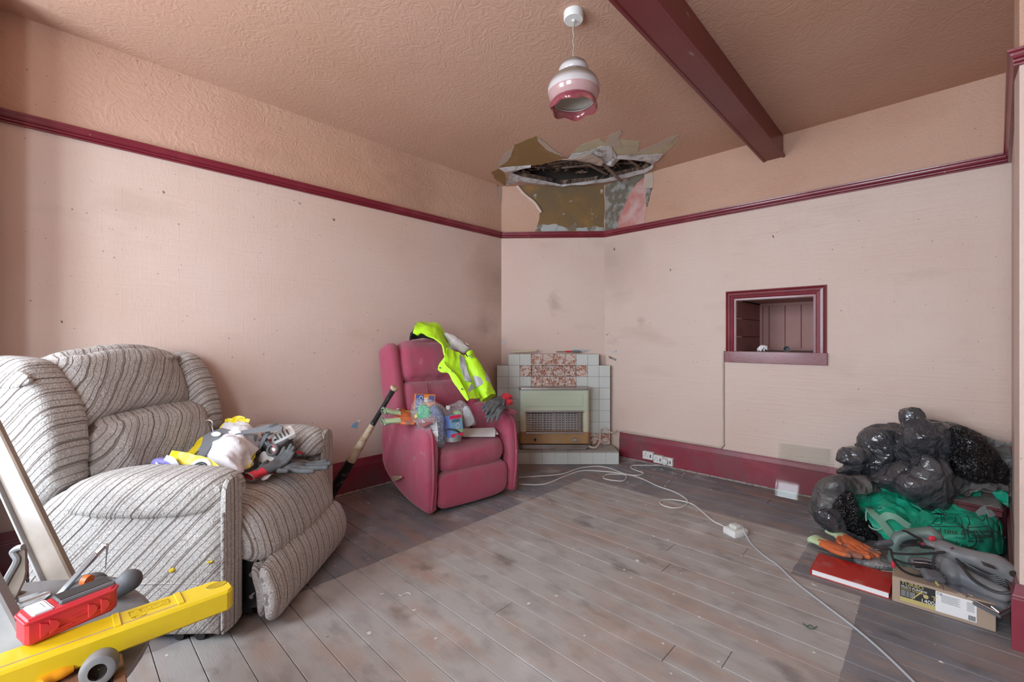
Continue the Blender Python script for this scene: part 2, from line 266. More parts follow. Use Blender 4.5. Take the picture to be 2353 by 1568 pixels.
simple('cream_patch', (.52, .45, .31), .85, var=DUSTY((.34, .27, .17), .6))
simple('pale_patch', (.50, .40, .33), .85, var=DUSTY((.44, .34, .27), .6))
simple('plaster_white', (.56, .53, .53), .9, var=[('noise', (.28, .24, .22), 14, .5, .7, {'detail': 8})], bump=[('noise', 30, .006)])
simple('mould', (.16, .135, .10), .9, var=[('noise', (.30, .29, .27), 16, .48, .62, {'detail': 9}), ('noise', (.07, .06, .05), 9, .58, .7, {'detail': 8})], bump=[('noise', 50, .002)])
simple('salt', (.40, .41, .40), .9, var=[('noise', (.18, .14, .09), 12, .50, .62, {'detail': 9})])
simple('pink_old', (.50, .20, .17), .85, var=[('noise', (.55, .36, .34), 7, .45, .65, {'detail': 8})])
simple('rotten_wood', (.10, .062, .045), .95, var=[('noise', (.26, .17, .12), 14, .5, .66, {'detail': 8, 'st': (1, 3, 1)}), ('noise', (.015, .012, .01), 8, .5, .62)], bump=[('noise', 30, .010)])
simple('lath', (.20, .14, .11), .9, var=DUSTY((.10, .07, .055), .7), bump=[('noise', 40, .002)])
simple('opal_glass', (.50, .47, .48), .3, var=[('up', (.20, .155, .12), 1, .10, .42, {'amt': .95}), ('noise', (.40, .34, .30), 50, .66, .72, {'amt': .6})], coat=.4)
simple('opal_inner', (.72, .66, .58), .35, coat=.3)
M['rim_glass'] = mk('cranberry_glass', (.26, .05, .07), .12, coat=.5, alpha=.8, var=[('noise', (.44, .16, .14), 9, .45, .7)])
M['shade_mid'] = mk('rose_tinted_glass', (.42, .26, .26), .2, coat=.4)
simple('flex', (.42, .36, .28), .7, bump=[('wave', 150, .001)])
simple('straw', (.55, .47, .33), .7)
simple('green_thread', (.05, .14, .09), .9)
# ------------------------------------------------------------------ mesh helpers
def link(o, parent=None):
    C.objects.link(o)
    if parent is not None: o.parent = parent
    return o
WM = {}
def empty(name, loc, rz=0.0, label=None, cat=None, group=None, parent=None, kind=None):
    o = bpy.data.objects.new(name, None); o.empty_display_size = .05
    m = Matrix.Translation(V(loc)) @ Matrix.Rotation(rz, 4, 'Z')
    if parent is not None: m0 = wm(parent).inverted() @ m
    else: m0 = m
    o.matrix_basis = m0; WM[o.name] = m; link(o, parent); tag(o, label, cat, group, kind); WM[o.name] = m; return o
def wm(o): return WM.get(o.name, Matrix.Identity(4))
def tag(o, label=None, cat=None, group=None, kind=None):
    if label: o['label'] = label
    if cat: o['category'] = cat
    if group: o['group'] = group
    if kind: o['kind'] = kind
    return o
def obj(name, bm, mat, parent=None, label=None, cat=None, group=None, kind=None, smooth=True, room=False, mods=(), angle=None, flat=False):
    me = bpy.data.meshes.new(name)
    if parent is not None: T = wm(parent)
    elif room: T = RM
    else:
        xs = [v.co for v in bm.verts]
        lo = V((min(p[i] for p in xs) for i in range(3))); hi = V((max(p[i] for p in xs) for i in range(3)))
        T = Matrix.Translation(V(((lo.x + hi.x) / 2, (lo.y + hi.y) / 2, lo.z)))
    bmesh.ops.transform(bm, matrix=T.inverted(), verts=bm.verts)
    bmesh.ops.recalc_face_normals(bm, faces=bm.faces)
    if smooth:
        for f in bm.faces: f.smooth = True
        a = R(angle or 40)
        for e in bm.edges:
            if len(e.link_faces) == 2 and e.calc_face_angle(0) > a: e.smooth = False
    bm.to_mesh(me); bm.free()
    for mm in (mat if isinstance(mat, (list, tuple)) else [mat]): me.materials.append(M[mm] if isinstance(mm, str) else mm)
    o = bpy.data.objects.new(name, me)
    if parent is None: o.matrix_basis = T
    link(o, parent); WM[o.name] = T
    for mtype, kw in mods:
        md = o.modifiers.new(mtype.lower(), mtype)
        for k, v in kw.items(): setattr(md, k, v)
    if mods:
        bpy.context.view_layer.update()
        dg = bpy.context.evaluated_depsgraph_get()
        me2 = bpy.data.meshes.new_from_object(o.evaluated_get(dg)); o.modifiers.clear(); o.data = me2; me2.name = name
        for p in me2.polygons: p.use_smooth = not flat
    return tag(o, label, cat, group, kind)
def inst(me, name, parent, M4, mat=None):       # a piece that shares mesh data; M4 = world matrix
    o = bpy.data.objects.new(name, me); o.matrix_basis = (wm(parent).inverted() @ M4) if parent is not None else M4
    link(o, parent); WM[o.name] = M4; return o
def new(): return bmesh.new()
def box(bm, lo, hi, T=None, bev=0.0, seg=1):
    lo, hi = V(lo), V(hi); m = Matrix.Translation((lo + hi) / 2) @ Matrix.Diagonal((*(hi - lo), 1))
    r = bmesh.ops.create_cube(bm, size=1, matrix=(T @ m) if T else m); vs = r['verts']
    if bev:
        es = list({e for v in vs for e in v.link_edges}); bmesh.ops.bevel(bm, geom=es, offset=bev, segments=seg, affect='EDGES', profile=.5)
    return bm
def B(lo, hi, T=None, bev=0.0, seg=1): return box(new(), lo, hi, T, bev, seg)
def frame(o, x, z=(0, 0, 1)):       # matrix with local x along x, z near z
    x = V(x).normalized(); z = V(z); y = z.cross(x).normalized(); z = x.cross(y)
    return Matrix(((x.x, y.x, z.x, o[0]), (x.y, y.y, z.y, o[1]), (x.z, y.z, z.z, o[2]), (0, 0, 0, 1)))
def catmull(pts, k=4, closed=False):
    n = len(pts); out = []
    rng_ = range(n if closed else n - 1)
    for i in rng_:
        if closed: p0, p1, p2, p3 = pts[(i - 1) % n], pts[i], pts[(i + 1) % n], pts[(i + 2) % n]
        else: p0, p1, p2, p3 = pts[max(i - 1, 0)], pts[i], pts[i + 1], pts[min(i + 2, n - 1)]
        for j in range(k):
            t = j / k
            out.append(.5 * ((2 * p1) + (p2 - p0) * t + (2 * p0 - 5 * p1 + 4 * p2 - p3) * t * t + (3 * p1 - p0 - 3 * p2 + p3) * t ** 3))
    if not closed: out.append(pts[-1].copy())
    return out
def tube(bm, pts, r, n=8, k=0, closed=False, flat=None, cap=True):
    pts = [V(p) for p in pts]
    rad = list(r) if isinstance(r, (list, tuple)) else [r] * len(pts)
    if k:
        rp = catmull([V((a, 0, 0)) for a in rad], k, closed); rad = [a.x for a in rp]; pts = catmull(pts, k, closed)
    rings = []; N = len(pts); up = V((0, 0, 1)); prev = None
    for i, p in enumerate(pts):
        a = pts[(i - 1) % N] if (closed or i) else p; b = pts[(i + 1) % N] if (closed or i < N - 1) else p
        t = (b - a).normalized()
        if prev is None:
            x = t.cross(up); x = x.normalized() if x.length > .05 else t.cross(V((1, 0, 0))).normalized()
        else:
            x = (prev - t * prev.dot(t)); x = x.normalized() if x.length > 1e-6 else prev
        prev = x; y = t.cross(x)
        fa, fb = flat if flat else (1, 1)
        rings.append([bm.verts.new(p + (x * math.cos(q * 2 * math.pi / n) * fa + y * math.sin(q * 2 * math.pi / n) * fb) * rad[i]) for q in range(n)])
    for i in range(N if closed else N - 1):
        A, Bb = rings[i], rings[(i + 1) % N]
        for q in range(n): bm.faces.new((A[q], A[(q + 1) % n], Bb[(q + 1) % n], Bb[q]))
    if not closed and cap:
        bm.faces.new(rings[0][::-1]); bm.faces.new(rings[-1])
    return bm
def lathe(bm, prof, n=32, T=None, fn=None):
    rings = []
    for i, (r, z) in enumerate(prof):
        ring = []
        for q in range(n):
            a = q * 2 * math.pi / n; rr, zz = (r, z) if fn is None else fn(r, z, a, i)
            p = V((rr * math.cos(a), rr * math.sin(a), zz)); ring.append(bm.verts.new(T @ p if T else p))
        rings.append(ring)
    for A, Bb in zip(rings, rings[1:]):
        for q in range(n): bm.faces.new((A[q], A[(q + 1) % n], Bb[(q + 1) % n], Bb[q]))
    return bm
def disc(bm, r, z0, z1, n=24, T=None):
    lathe(bm, [(1e-4, z0), (r, z0), (r, z1), (1e-4, z1)], n, T); return bm
def prism(outline, z0, z1, T=None, bev=0.0):
    bm = new(); vs = [bm.verts.new((x, y, z0)) for x, y in outline]; f = bm.faces.new(vs)
    r = bmesh.ops.extrude_face_region(bm, geom=[f]); bmesh.ops.translate(bm, vec=(0, 0, z1 - z0), verts=[g for g in r['geom'] if isinstance(g, bmesh.types.BMVert)])
    if bev: bmesh.ops.bevel(bm, geom=list(bm.edges), offset=bev, segments=1, affect='EDGES')
    if T: bmesh.ops.transform(bm, matrix=T, verts=bm.verts)
    return bm
def sheet(pts3, nrm, t):            # thin slab from a 3-D outline
    bm = new(); vs = [bm.verts.new(p) for p in pts3]; f = bm.faces.new(vs)
    r = bmesh.ops.extrude_face_region(bm, geom=[f]); bmesh.ops.translate(bm, vec=V(nrm) * t, verts=[g for g in r['geom'] if isinstance(g, bmesh.types.BMVert)])
    return bm
def tri(x): x = x % 1.0; return 4 * abs(x - .5) - 1
DIRS = [V((.9, .3, .3)).normalized(), V((-.2, .5, .85)).normalized(), V((.5, -.8, .35)).normalized(), V((.1, .7, -.7)).normalized(), V((.7, -.1, -.72)).normalized()]
def crumple(p, f, a, w=.6):
    s = 0; g = 1.0
    for i, d in enumerate(DIRS):
        q = noise.noise(p * f * .7 + V((i * 7.1, 3.3, 1.7))) * w
        s += tri(p.dot(d) * f * (1 + .37 * i) + q * 1.6 + i * .31) * g; g *= .72
    return s * a * .45
def fold(p, f, a, seed=0.0):         # sharp ridges round slightly hollow facets, as in crumpled film
    q = Vector((p.x * 1.0 + p.y * .5, p.y * 1.2 - p.z * .3, p.z * .75 + p.x * .2)) * f + Vector((seed, seed * 1.7, -seed)) + noise.noise_vector(p * f * .5) * .35
    d = noise.voronoi(q)[0]; return a * (.42 - min(.6, d[1] - d[0]))
def wrinkle(p, f, a, st=(1, 1, 1)):
    q = V((p.x * st[0], p.y * st[1], p.z * st[2])) * f
    return (1 - 2 * abs(noise.noise(q + noise.noise_vector(q * .5) * .8))) * a
def displace(bm, fn):
    bm.normal_update(); mv = [(v, v.normal * fn(v.co)) for v in bm.verts]
    for v, d in mv: v.co += d
    return bm
def puff(out, nrm, tf, tb=None, p=2.5, rings=8, k=4, cen=None, fn=None, side=0):
    # closed cushion from an outline; domes tf along nrm and tb against it, superellipse exponent p
    out = [V(q) for q in out]; nrm = V(nrm).normalized(); tb = tf if tb is None else tb
    if k: out = catmull(out, k, True)
    c = V(cen) if cen is not None else sum(out, V()) / len(out)
    bm = new(); n = len(out); edge = [bm.verts.new(q) for q in out]
    fr = [math.sin((i + 1) / (rings + 1) * math.pi / 2) for i in range(rings)][::-1]
    for sgn, t in ((1, tf), (-1, -tb)):
        prev = edge
        for r in fr:
            h = t * max(0, 1 - r ** p) ** (1 / p)
            ring = [bm.verts.new(c + (q - c) * r + nrm * h) for q in out]
            for i in range(n): bm.faces.new((prev[i], prev[(i + 1) % n], ring[(i + 1) % n], ring[i]))
            prev = ring
        cv = bm.verts.new(c + nrm * t)
        for i in range(n): bm.faces.new((prev[i], prev[(i + 1) % n], cv))
    bmesh.ops.recalc_face_normals(bm, faces=bm.faces)
    if fn: displace(bm, fn)
    return bm
def softbox(lo, hi, r, n=16, bulge=(0, 0, 0), fn=None, dfn=None, T=None):
    lo, hi = V(lo), V(hi); c = (lo + hi) / 2; h = (hi - lo) / 2
    bm = new(); bmesh.ops.create_cube(bm, size=1); bmesh.ops.subdivide_edges(bm, edges=list(bm.edges), cuts=n, use_grid_fill=True)
    for v in bm.verts:
        q = V((math.sin(a * math.pi) for a in v.co)); p = V((q.x * h.x, q.y * h.y, q.z * h.z))
        inn = V((max(-h.x + r, min(h.x - r, p.x)), max(-h.y + r, min(h.y - r, p.y)), max(-h.z + r, min(h.z - r, p.z))))
        d = p - inn
        if d.length > 1e-9: p = inn + d.normalized() * r
        u = q
        for a in range(3):
            b1, b2 = (a + 1) % 3, (a + 2) % 3
            if abs(u[a]) > .5: p[a] += math.copysign(bulge[a], u[a]) * (1 - u[b1] ** 2) * (1 - u[b2] ** 2)
        if fn: p = fn(p, h)
        v.co = p + c
    bmesh.ops.recalc_face_normals(bm, faces=bm.faces)
    if dfn: displace(bm, dfn)
    if T: bmesh.ops.transform(bm, matrix=T, verts=bm.verts)
    return bm
def solid(bm, t):                   # give a cloth its thickness
    bmesh.ops.recalc_face_normals(bm, faces=bm.faces); bm.normal_update(); vs = list(bm.verts); fs = list(bm.faces)
    cp = {v: bm.verts.new(v.co - v.normal * t) for v in vs}; edges = [e for e in bm.edges if len(e.link_faces) == 1]
    for f in fs: bm.faces.new([cp[v] for v in reversed(f.verts)])
    for e in edges:
        a, b = e.verts; l = e.link_loops[0]
        if l.vert is not a: a, b = b, a
        bm.faces.new((b, a, cp[a], cp[b]))
    return bm
def patch(rows, k=5, t=.004, fn=None, kk=None):     # cloth through a grid of 3-D control points
    kk = kk or k
    g1 = [catmull([V(p) for p in r], k) for r in rows]; cols = list(zip(*g1)); g2 = [catmull(list(c), kk) for c in cols]
    bm = new(); vs = [[bm.verts.new(p) for p in c] for c in g2]
    for a, b in zip(vs, vs[1:]):
        for i in range(len(a) - 1): bm.faces.new((a[i], a[i + 1], b[i + 1], b[i]))
    bmesh.ops.recalc_face_normals(bm, faces=bm.faces)
    if fn: displace(bm, fn)
    bm.normal_update()
    if t: solid(bm, t)
    return bm
def capsule(bm, a, b, ra, rb, n=12, flat=(1, 1)):
    a, b = V(a), V(b); d = (b - a).normalized(); L_ = (b - a).length; pts = []; rr = []
    for i in range(5): th = i / 4 * math.pi / 2; pts.append(a - d * ra * math.cos(th)); rr.append(max(1e-4, ra * math.sin(th)))
    for i in range(5): th = i / 4 * math.pi / 2; pts.append(b + d * rb * math.sin(th)); rr.append(max(1e-4, rb * math.cos(th)))
    tube(bm, pts, rr, n, flat=flat); return bm
REM = lambda v, it=4: [('REMESH', {'mode': 'VOXEL', 'voxel_size': v, 'use_smooth_shade': True}), ('SMOOTH', {'factor': .6, 'iterations': it})]
def text(body, name, parent, mat, T, size, ext=.0006, align='LEFT', sx=1.0):
    cu = bpy.data.curves.new(name, 'FONT'); cu.body = body; cu.size = size; cu.extrude = ext; cu.align_x = align; cu.align_y = 'CENTER'
    o = bpy.data.objects.new(name, cu); link(o); bpy.context.view_layer.update()
    me = bpy.data.meshes.new_from_object(o.evaluated_get(bpy.context.evaluated_depsgraph_get())); bpy.data.objects.remove(o); bpy.data.curves.remove(cu)
    me.name = name; me.materials.clear(); me.materials.append(M[mat])
    o = bpy.data.objects.new(name, me); S = Matrix.Diagonal((sx, 1, 1, 1))
    o.matrix_basis = wm(parent).inverted() @ T @ S; link(o, parent); WM[o.name] = T @ S; return o
# ------------------------------------------------------------------ room shell, in wall coordinates (s, n, z)
cL, cR = onN(1152, 540, 3.16), onS(1389, 540, 3.83)
def sn(p): q = RM.inverted() @ p; return q.x, q.y
sL, nL = 3.141, 3.16; sR, nR = 3.83, sn(cR)[1]
RAILT, RAILB, SKT = 2.24, 2.179, 0.244
POLY = [(WS, -.45), (-.3, -.6), (-.3, -1.3), (2.49, -1.3), (2.49, -.238), (3.83, -.336), (sR, nR), (sL, nL), (-.19, 3.16), (-.19, 2.95), (WS, 2.9)]
def slab(a, b, z0, z1, t=.14, holes=(), ext=0.0):
    # vertical wall from a to b (room on its left), optional openings along its length
    a, b = V((*a, 0)), V((*b, 0)); d = (b - a).normalized(); o = V((d.y, -d.x, 0)); L_ = (b - a).length
    bm = new(); cuts = sorted({-ext, L_ + ext, *[h[0] for h in holes], *[h[1] for h in holes]})
    def piece(u0, u1, za, zb):
        T = Matrix(((d.x, o.x, 0, a.x), (d.y, o.y, 0, a.y), (0, 0, 1, 0), (0, 0, 0, 1))); box(bm, (u0, 0, za), (u1, t, zb), RM @ T)
    for u0, u1 in zip(cuts, cuts[1:]):
        h = [h for h in holes if h[0] <= u0 + 1e-6 and h[1] >= u1 - 1e-6]
        if h: piece(u0, u1, z0, h[0][2]); piece(u0, u1, h[0][3], z1)
        else: piece(u0, u1, z0, z1)
    return bm
def wall(name, a, b, lo, up, holes=(), split=RAILB + .03):
    w = obj(name, slab(a, b, 0, split, holes=holes), lo, room=True, kind='structure', smooth=False)
    o = obj('frieze_paper', slab(a, b, split, CEIL + .05), up, parent=w, smooth=False); return w
NZ = (1.055, 1.47); NN = (0.613, 1.141)           # serving niche: heights and n range
wl = wall('wall_left', (sL, nL), (-.19, 3.16), 'pl', 'plu')
wr = wall('wall_right', (3.83, -.336), (sR, nR), 'pr', 'pru', holes=[(NN[0] + .336, NN[1] + .336, NZ[0], NZ[1])])
wc = wall('wall_corner', (sR, nR), (sL, nL), 'pc', 'pru')
ws = wall('wall_side', (2.49, -.238), (3.83, -.336), 'pside', 'plu')
wall('wall_return', (2.49, -1.3), (2.49, -.238), 'pr', 'pru')
wall('wall_passage', (-.3, -1.3), (2.49, -1.3), 'pside', 'plu')
wall('wall_front', (-.3, -.6), (-.3, -1.3), 'pr', 'pru')
wall('wall_bay_right', (WS, -.45), (-.3, -.6), 'pside', 'plu')
wall('wall_bay_left', (-.19, 2.95), (WS, 2.9), 'pl', 'plu')
wall('wall_pier', (-.19, 3.16), (-.19, 2.95), 'pr', 'pru')
hs = [(2.9 - w1, 2.9 - w0, WZ[0], WZ[1]) for w0, w1 in (WIN[1], WIN[0])]
wb = obj('wall_bay', slab((WS, 2.9), (WS, -.45), 0, CEIL + .05, holes=hs), 'pr', room=True, kind='structure', smooth=False)
for i, (w0, w1) in enumerate(WIN):                 # sash windows in the bay, behind the camera
    wf = obj('window_%d' % (i + 1), box(box(box(box(new(), (WS - .1, w0, WZ[0]), (WS - .02, w0 + .06, WZ[1]), RM), (WS - .1, w1 - .06, WZ[0]), (WS - .02, w1, WZ[1]), RM), (WS - .1, w0, WZ[1] - .06), (WS - .02, w1, WZ[1]), RM), (WS - .1, w0, WZ[0]), (WS - .02, w1, WZ[0] + .08), RM), 'white_plastic', room=True, kind='structure', smooth=False)
    obj('meeting_rail', B((WS - .09, w0 + .05, 1.58), (WS - .03, w1 - .05, 1.64), RM), 'white_plastic', wf, smooth=False)
    for k in (1, 2): x = w0 + (w1 - w0) * k / 3; obj('glazing_bar', B((WS - .08, x - .011, WZ[0]), (WS - .04, x + .011, WZ[1]), RM), 'white_plastic', wf, smooth=False)
# ceiling with a real hole over the corner fireplace
def onC(px, py, z=CEIL): return U(px, py, z)
def zc(x, y): return (1100 + x / 4.706, 280 + y / 4.706)
HOLE = [(350, 545), (455, 510), (560, 480), (660, 462), (780, 440), (860, 418), (930, 408), (1040, 405), (1150, 418), (1230, 440), (1300, 470), (1370, 486), (1450, 478), (1490, 420), (1530, 397), (1640, 402), (1730, 398), (1800, 425), (1880, 455), (1850, 492), (1780, 520), (1660, 552), (1500, 585), (1350, 622), (1200, 650), (1050, 664), (900, 680), (800, 660), (700, 640), (590, 618), (480, 600), (400, 575)]
hole = [onC(*zc(*p)) for p in HOLE]
def ceiling_mesh():
    bm = new(); outer = [RM @ V((s, n, CEIL)) for s, n in POLY]
    ov = [bm.verts.new(p) for p in outer]; hv = [bm.verts.new(p) for p in hole]
    es = [bm.edges.new((v[i], v[(i + 1) % len(v)])) for v in (ov, hv) for i in range(len(v))]
    bmesh.ops.triangle_fill(bm, use_beauty=True, edges=es)
    c = sum(hole, V()) / len(hole)
    for f in list(bm.faces):        # triangle_fill may fill the hole too
        m = f.calc_center_median()
        ins = False; j = len(hole) - 1
        for i in range(len(hole)):
            a, b = hole[i], hole[j]
            if (a.y > m.y) != (b.y > m.y) and m.x < (b.x - a.x) * (m.y - a.y) / (b.y - a.y) + a.x: ins = not ins
            j = i
        if ins: bm.faces.remove(f)
    r = bmesh.ops.extrude_face_region(bm, geom=list(bm.faces)); bmesh.ops.translate(bm, vec=(0, 0, .045), verts=[g for g in r['geom'] if isinstance(g, bmesh.types.BMVert)])
    bm.normal_update()
    for f in bm.faces:
        if abs(f.normal.z) < .5: f.material_index = 1
    return bm
ceil = obj('ceiling', ceiling_mesh(), ['ceil', 'rotten_wood'], room=True, kind='structure', smooth=False)
hc = sum(hole, V()) / len(hole)
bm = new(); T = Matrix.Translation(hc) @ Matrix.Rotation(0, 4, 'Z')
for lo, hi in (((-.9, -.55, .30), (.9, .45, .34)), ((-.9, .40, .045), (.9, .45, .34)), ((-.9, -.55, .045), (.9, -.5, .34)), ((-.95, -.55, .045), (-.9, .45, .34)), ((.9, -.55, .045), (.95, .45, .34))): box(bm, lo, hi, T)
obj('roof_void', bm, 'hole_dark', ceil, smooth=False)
# broken laths and joists inside the hole
for k in range(17):
    x = -.62 + k * .078 + rng.uniform(-.02, .02); y = rng.uniform(-.12, .16); a = rng.uniform(-.5, .5) + (0 if k % 3 else 1.2)
    c = hc + V((x, y, rng.uniform(.05, .13))); l = rng.uniform(.10, .24)
    T = Matrix.Translation(c) @ Matrix.Rotation(a, 4, 'Z') @ Matrix.Rotation(rng.uniform(-.25, .25), 4, 'Y')
    bm = B((-l, -.014, -.004), (l, .014, .004), T); obj('broken_lath', displace(bm, lambda p: noise.noise(p * 30) * .004), 'lath' if k % 2 else 'rotten_wood', ceil, smooth=False)
for k, yy in enumerate((-.05, .2)):
    bm = softbox((-.75, yy - .035, .10), (.75, yy + .035, .2), .01, 24, dfn=lambda p: noise.noise(p * 12) * .02, T=Matrix.Translation(hc)); obj('rotten_joist', bm, 'rotten_wood', ceil)
bm = new()
for k in range(160):
    a = V((rng.uniform(-.6, .6), rng.uniform(-.10, .2), rng.uniform(.03, .12))); box(bm, (-rng.uniform(.01, .05), -.006, -.004), (rng.uniform(.01, .05), .006, .004), Matrix.Translation(hc + a) @ Matrix.Rotation(rng.uniform(0, 3), 4, 'Z') @ Matrix.Rotation(rng.uniform(-.4, .4), 4, 'X'))
tag(obj('splintered_debris', bm, 'rotten_wood', ceil, smooth=False), kind='stuff')
for (a, b, w) in (((1215, 330), (1545, 645), .016), ((1625, 415), (1745, 495), .014), ((900, 500), (1190, 470), .010), ((1200, 470), (1390, 570), .014)):
    p, q = onC(*zc(*a), CEIL + .02), onC(*zc(*b), CEIL - .06 if w == .016 else CEIL + .03)
    obj('broken_lath', B((0, -w, -.004), ((q - p).length, w, .004), frame(p, q - p)), 'lath', ceil, smooth=False)
def jag(pts, amp, k=4, seed=0, z=CEIL):
    r = random.Random(seed); out = []
    for i, p in enumerate(pts):
        q = pts[(i + 1) % len(pts)]
        for j in range(k): t = j / k; out.append((p[0] + (q[0] - p[0]) * t + (r.uniform(-amp, amp) if j else 0), p[1] + (q[1] - p[1]) * t + (r.uniform(-amp, amp) * .6 if j else 0)))
    return out
def cpatch(name, pts, mat, dz, th=.0015, amp=7, seed=1):
    P = [onC(*zc(*p)) - V((0, 0, dz)) for p in jag(pts, amp, 5, seed)]
    return obj(name, sheet(P, (0, 0, -1), th), mat, ceil, smooth=False)
cpatch('bare_patch', [(220, 490), (345, 320), (385, 245), (620, 152), (690, 230), (760, 300), (850, 350), (935, 378), (800, 432), (560, 480), (350, 500)], 'mustard_ceiling', .0006, seed=3)
cpatch('torn_paper', [(205, 500), (265, 350), (345, 300), (385, 248), (350, 360), (300, 430)], 'pale_patch', .002, seed=4)
cpatch('torn_paper', [(625, 150), (700, 205), (800, 290), (935, 380), (850, 350), (720, 290), (650, 215)], 'pale_patch', .002, seed=5)
cpatch('bare_patch', [(1010, 345), (1100, 250), (1310, 180), (1400, 255), (1500, 180), (1740, 205), (1720, 330), (1760, 320), (2110, 210), (2165, 150), (2150, 215), (2010, 335), (1870, 380), (1700, 372), (1480, 355), (1300, 330)], 'cream_patch', .0006, seed=6)
cpatch('torn_paper', [(1370, 240), (1400, 150), (1540, 85), (1545, 130), (1480, 230), (1420, 262)], 'pale_patch', .002, seed=7)
cpatch('torn_paper', [(1710, 370), (1740, 310), (1930, 230), (2110, 140), (2170, 135), (2080, 215), (1900, 280), (1760, 330)], 'pale_patch', .002, seed=8)
cpatch('torn_paper', [(1440, 265), (1520, 195), (1560, 270), (1480, 270)], 'pale_patch', .0022, seed=9)
# plaster lips round the hole
def strip(pts_in, pts_out, z_in, z_out, mat, name='plaster_edge', seed=0, par=None):
    a = [onC(*zc(*p), CEIL + z_in) for p in jag(pts_in, 5, 4, seed)[:-3]]; b = [onC(*zc(*p), CEIL + z_out) for p in jag(pts_out, 7, 4, seed + 1)[:-3]]
    n = min(len(a), len(b)); bm = new(); va = [bm.verts.new(p) for p in a[:n]]; vb = [bm.verts.new(p) for p in b[:n]]; mid = [bm.verts.new((p + q) / 2 - V((0, 0, .010 + .008 * rng.random()))) for p, q in zip(a, b)]
    for r0, r1 in ((va, mid), (mid, vb)):
        for i in range(n - 1): bm.faces.new((r0[i], r0[i + 1], r1[i + 1], r1[i]))
    solid(bm, .004); return obj(name, bm, mat, par or ceil, smooth=False)
strip([(350, 550), (455, 512), (560, 482)], [(215, 500), (400, 480), (565, 466)], -.003, -.004, 'plaster_white', seed=11)
strip([(930, 410), (1150, 420), (1300, 472), (1450, 480), (1530, 398), (1800, 425), (1880, 458)], [(1010, 345), (1200, 320), (1330, 262), (1440, 270), (1480, 360), (1750, 360), (2000, 345)], -.003, -.004, 'plaster_white', seed=12)
strip([(345, 550), (480, 600), (700, 640), (900, 680), (1350, 622), (1500, 585), (1780, 520), (1885, 460)], [(290, 690), (450, 655), (690, 684), (900, 690), (1360, 662), (1540, 625), (1800, 560), (1885, 500)], -.003, -.006, 'plaster_white', seed=13)
strip([(900, 410), (1000, 404), (1200, 440), (1310, 470)], [(1190, 340), (1260, 370), (1330, 400), (1350, 440)], -.006, -.03, 'pale_patch', 'hanging_paper', 14)
strip([(1380, 440), (1420, 400), (1450, 380)], [(1390, 470), (1440, 480), (1475, 400)], .0, -.05, 'plaster_white', 'hanging_plaster', 15)
cpatch('bare_patch', [(130, 545), (215, 505), (290, 570), (290, 690), (240, 660), (200, 640)], 'mustard_ceiling', .001, seed=16)
# ------------------------------------------------------------------ floor boards, one by one
bm = new(); vs = [bm.verts.new(RM @ V((s, n, -.035))) for s, n in POLY]; f = bm.faces.new(vs); r = bmesh.ops.extrude_face_region(bm, geom=[f]); bmesh.ops.translate(bm, vec=(0, 0, -.05), verts=[g for g in r['geom'] if isinstance(g, bmesh.types.BMVert)])
floor = obj('floor', bm, 'hole_dark', room=True, kind='structure', smooth=False)
bw, s = .115, WS
while s < 3.83:
    e = min(s + bw, 3.83)
    n0 = -.62 if s < -.3 else (-1.3 if s < 2.45 else -.34); n1 = 2.9 if s < -.25 else 3.16
    if s > 3.141: n1 = 3.16 - (s - 3.141) * (3.16 - nR) / (3.83 - 3.141) + .02
    cutsn = [n0] + ([] if rng.random() < .55 else [rng.uniform(.3, 2.2)]) + [n1]
    for a, b in zip(cutsn, cutsn[1:]):
        g = .0012; dz = rng.uniform(-.0012, .0012)
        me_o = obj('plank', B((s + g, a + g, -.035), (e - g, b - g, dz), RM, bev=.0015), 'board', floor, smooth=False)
    s += bw
# ------------------------------------------------------------------ mouldings
def moulding(name, pts, prof, mat, room_left=True, label=None):
    # sweep a profile (out, z) along the path of wall points; offsets go into the room
    P = [V((*p, 0)) for p in pts]; n = len(P); bm = new(); rings = []
    for i, p in enumerate(P):
        d0 = (P[i] - P[i - 1]).normalized() if i else None; d1 = (P[i + 1] - P[i]).normalized() if i < n - 1 else None
        n0 = V((-d0.y, d0.x, 0)) if d0 else None; n1 = V((-d1.y, d1.x, 0)) if d1 else None
        if n0 is None: m = n1
        elif n1 is None: m = n0
        else: m = (n0 + n1); m = m / (m.length ** 2 / 2) if m.length > .1 else n0
        rings.append([bm.verts.new(RM @ (p + m * o + V((0, 0, z)))) for o, z in prof])
    k = len(prof)
    for a, b in zip(rings, rings[1:]):
        for q in range(k): bm.faces.new((a[q], a[(q + 1) % k], b[(q + 1) % k], b[q]))
    bm.faces.new(rings[0]); bm.faces.new(rings[-1][::-1])
    return obj(name, bm, mat, room=True, kind='structure', smooth=False, label=label)
RP = [(0, RAILB), (.014, RAILB), (.016, RAILB + .006), (.010, RAILB + .009), (.016, RAILB + .013), (.018, RAILB + .020), (.012, RAILB + .023), (.018, RAILB + .028), (.022, RAILB + .036), (.024, RAILB + .044), (.030, RAILB + .050), (.032, RAILB + .058), (.026, RAILT), (0, RAILT)]
moulding('trim_1', [(2.49, -1.2), (2.49, -.238), (3.83, -.336), (sR, nR), (sL, nL), (-.19, 3.16)], RP, 'red')
SP = [(0, 0), (.020, 0), (.020, SKT - .055), (.017, SKT - .050), (.019, SKT - .045), (.016, SKT - .038), (.012, SKT - .015), (.010, SKT), (0, SKT)]
moulding('baseboard_left', [(3.02, 3.16), (-.19, 3.16)], SP, 'skirt')
moulding('baseboard_right', [(3.83, -.336), (sR, 2.20)], SP, 'skirt')
moulding('baseboard_side', [(2.49, -1.2), (2.49, -.238), (3.83, -.336)], SP, 'skirt')
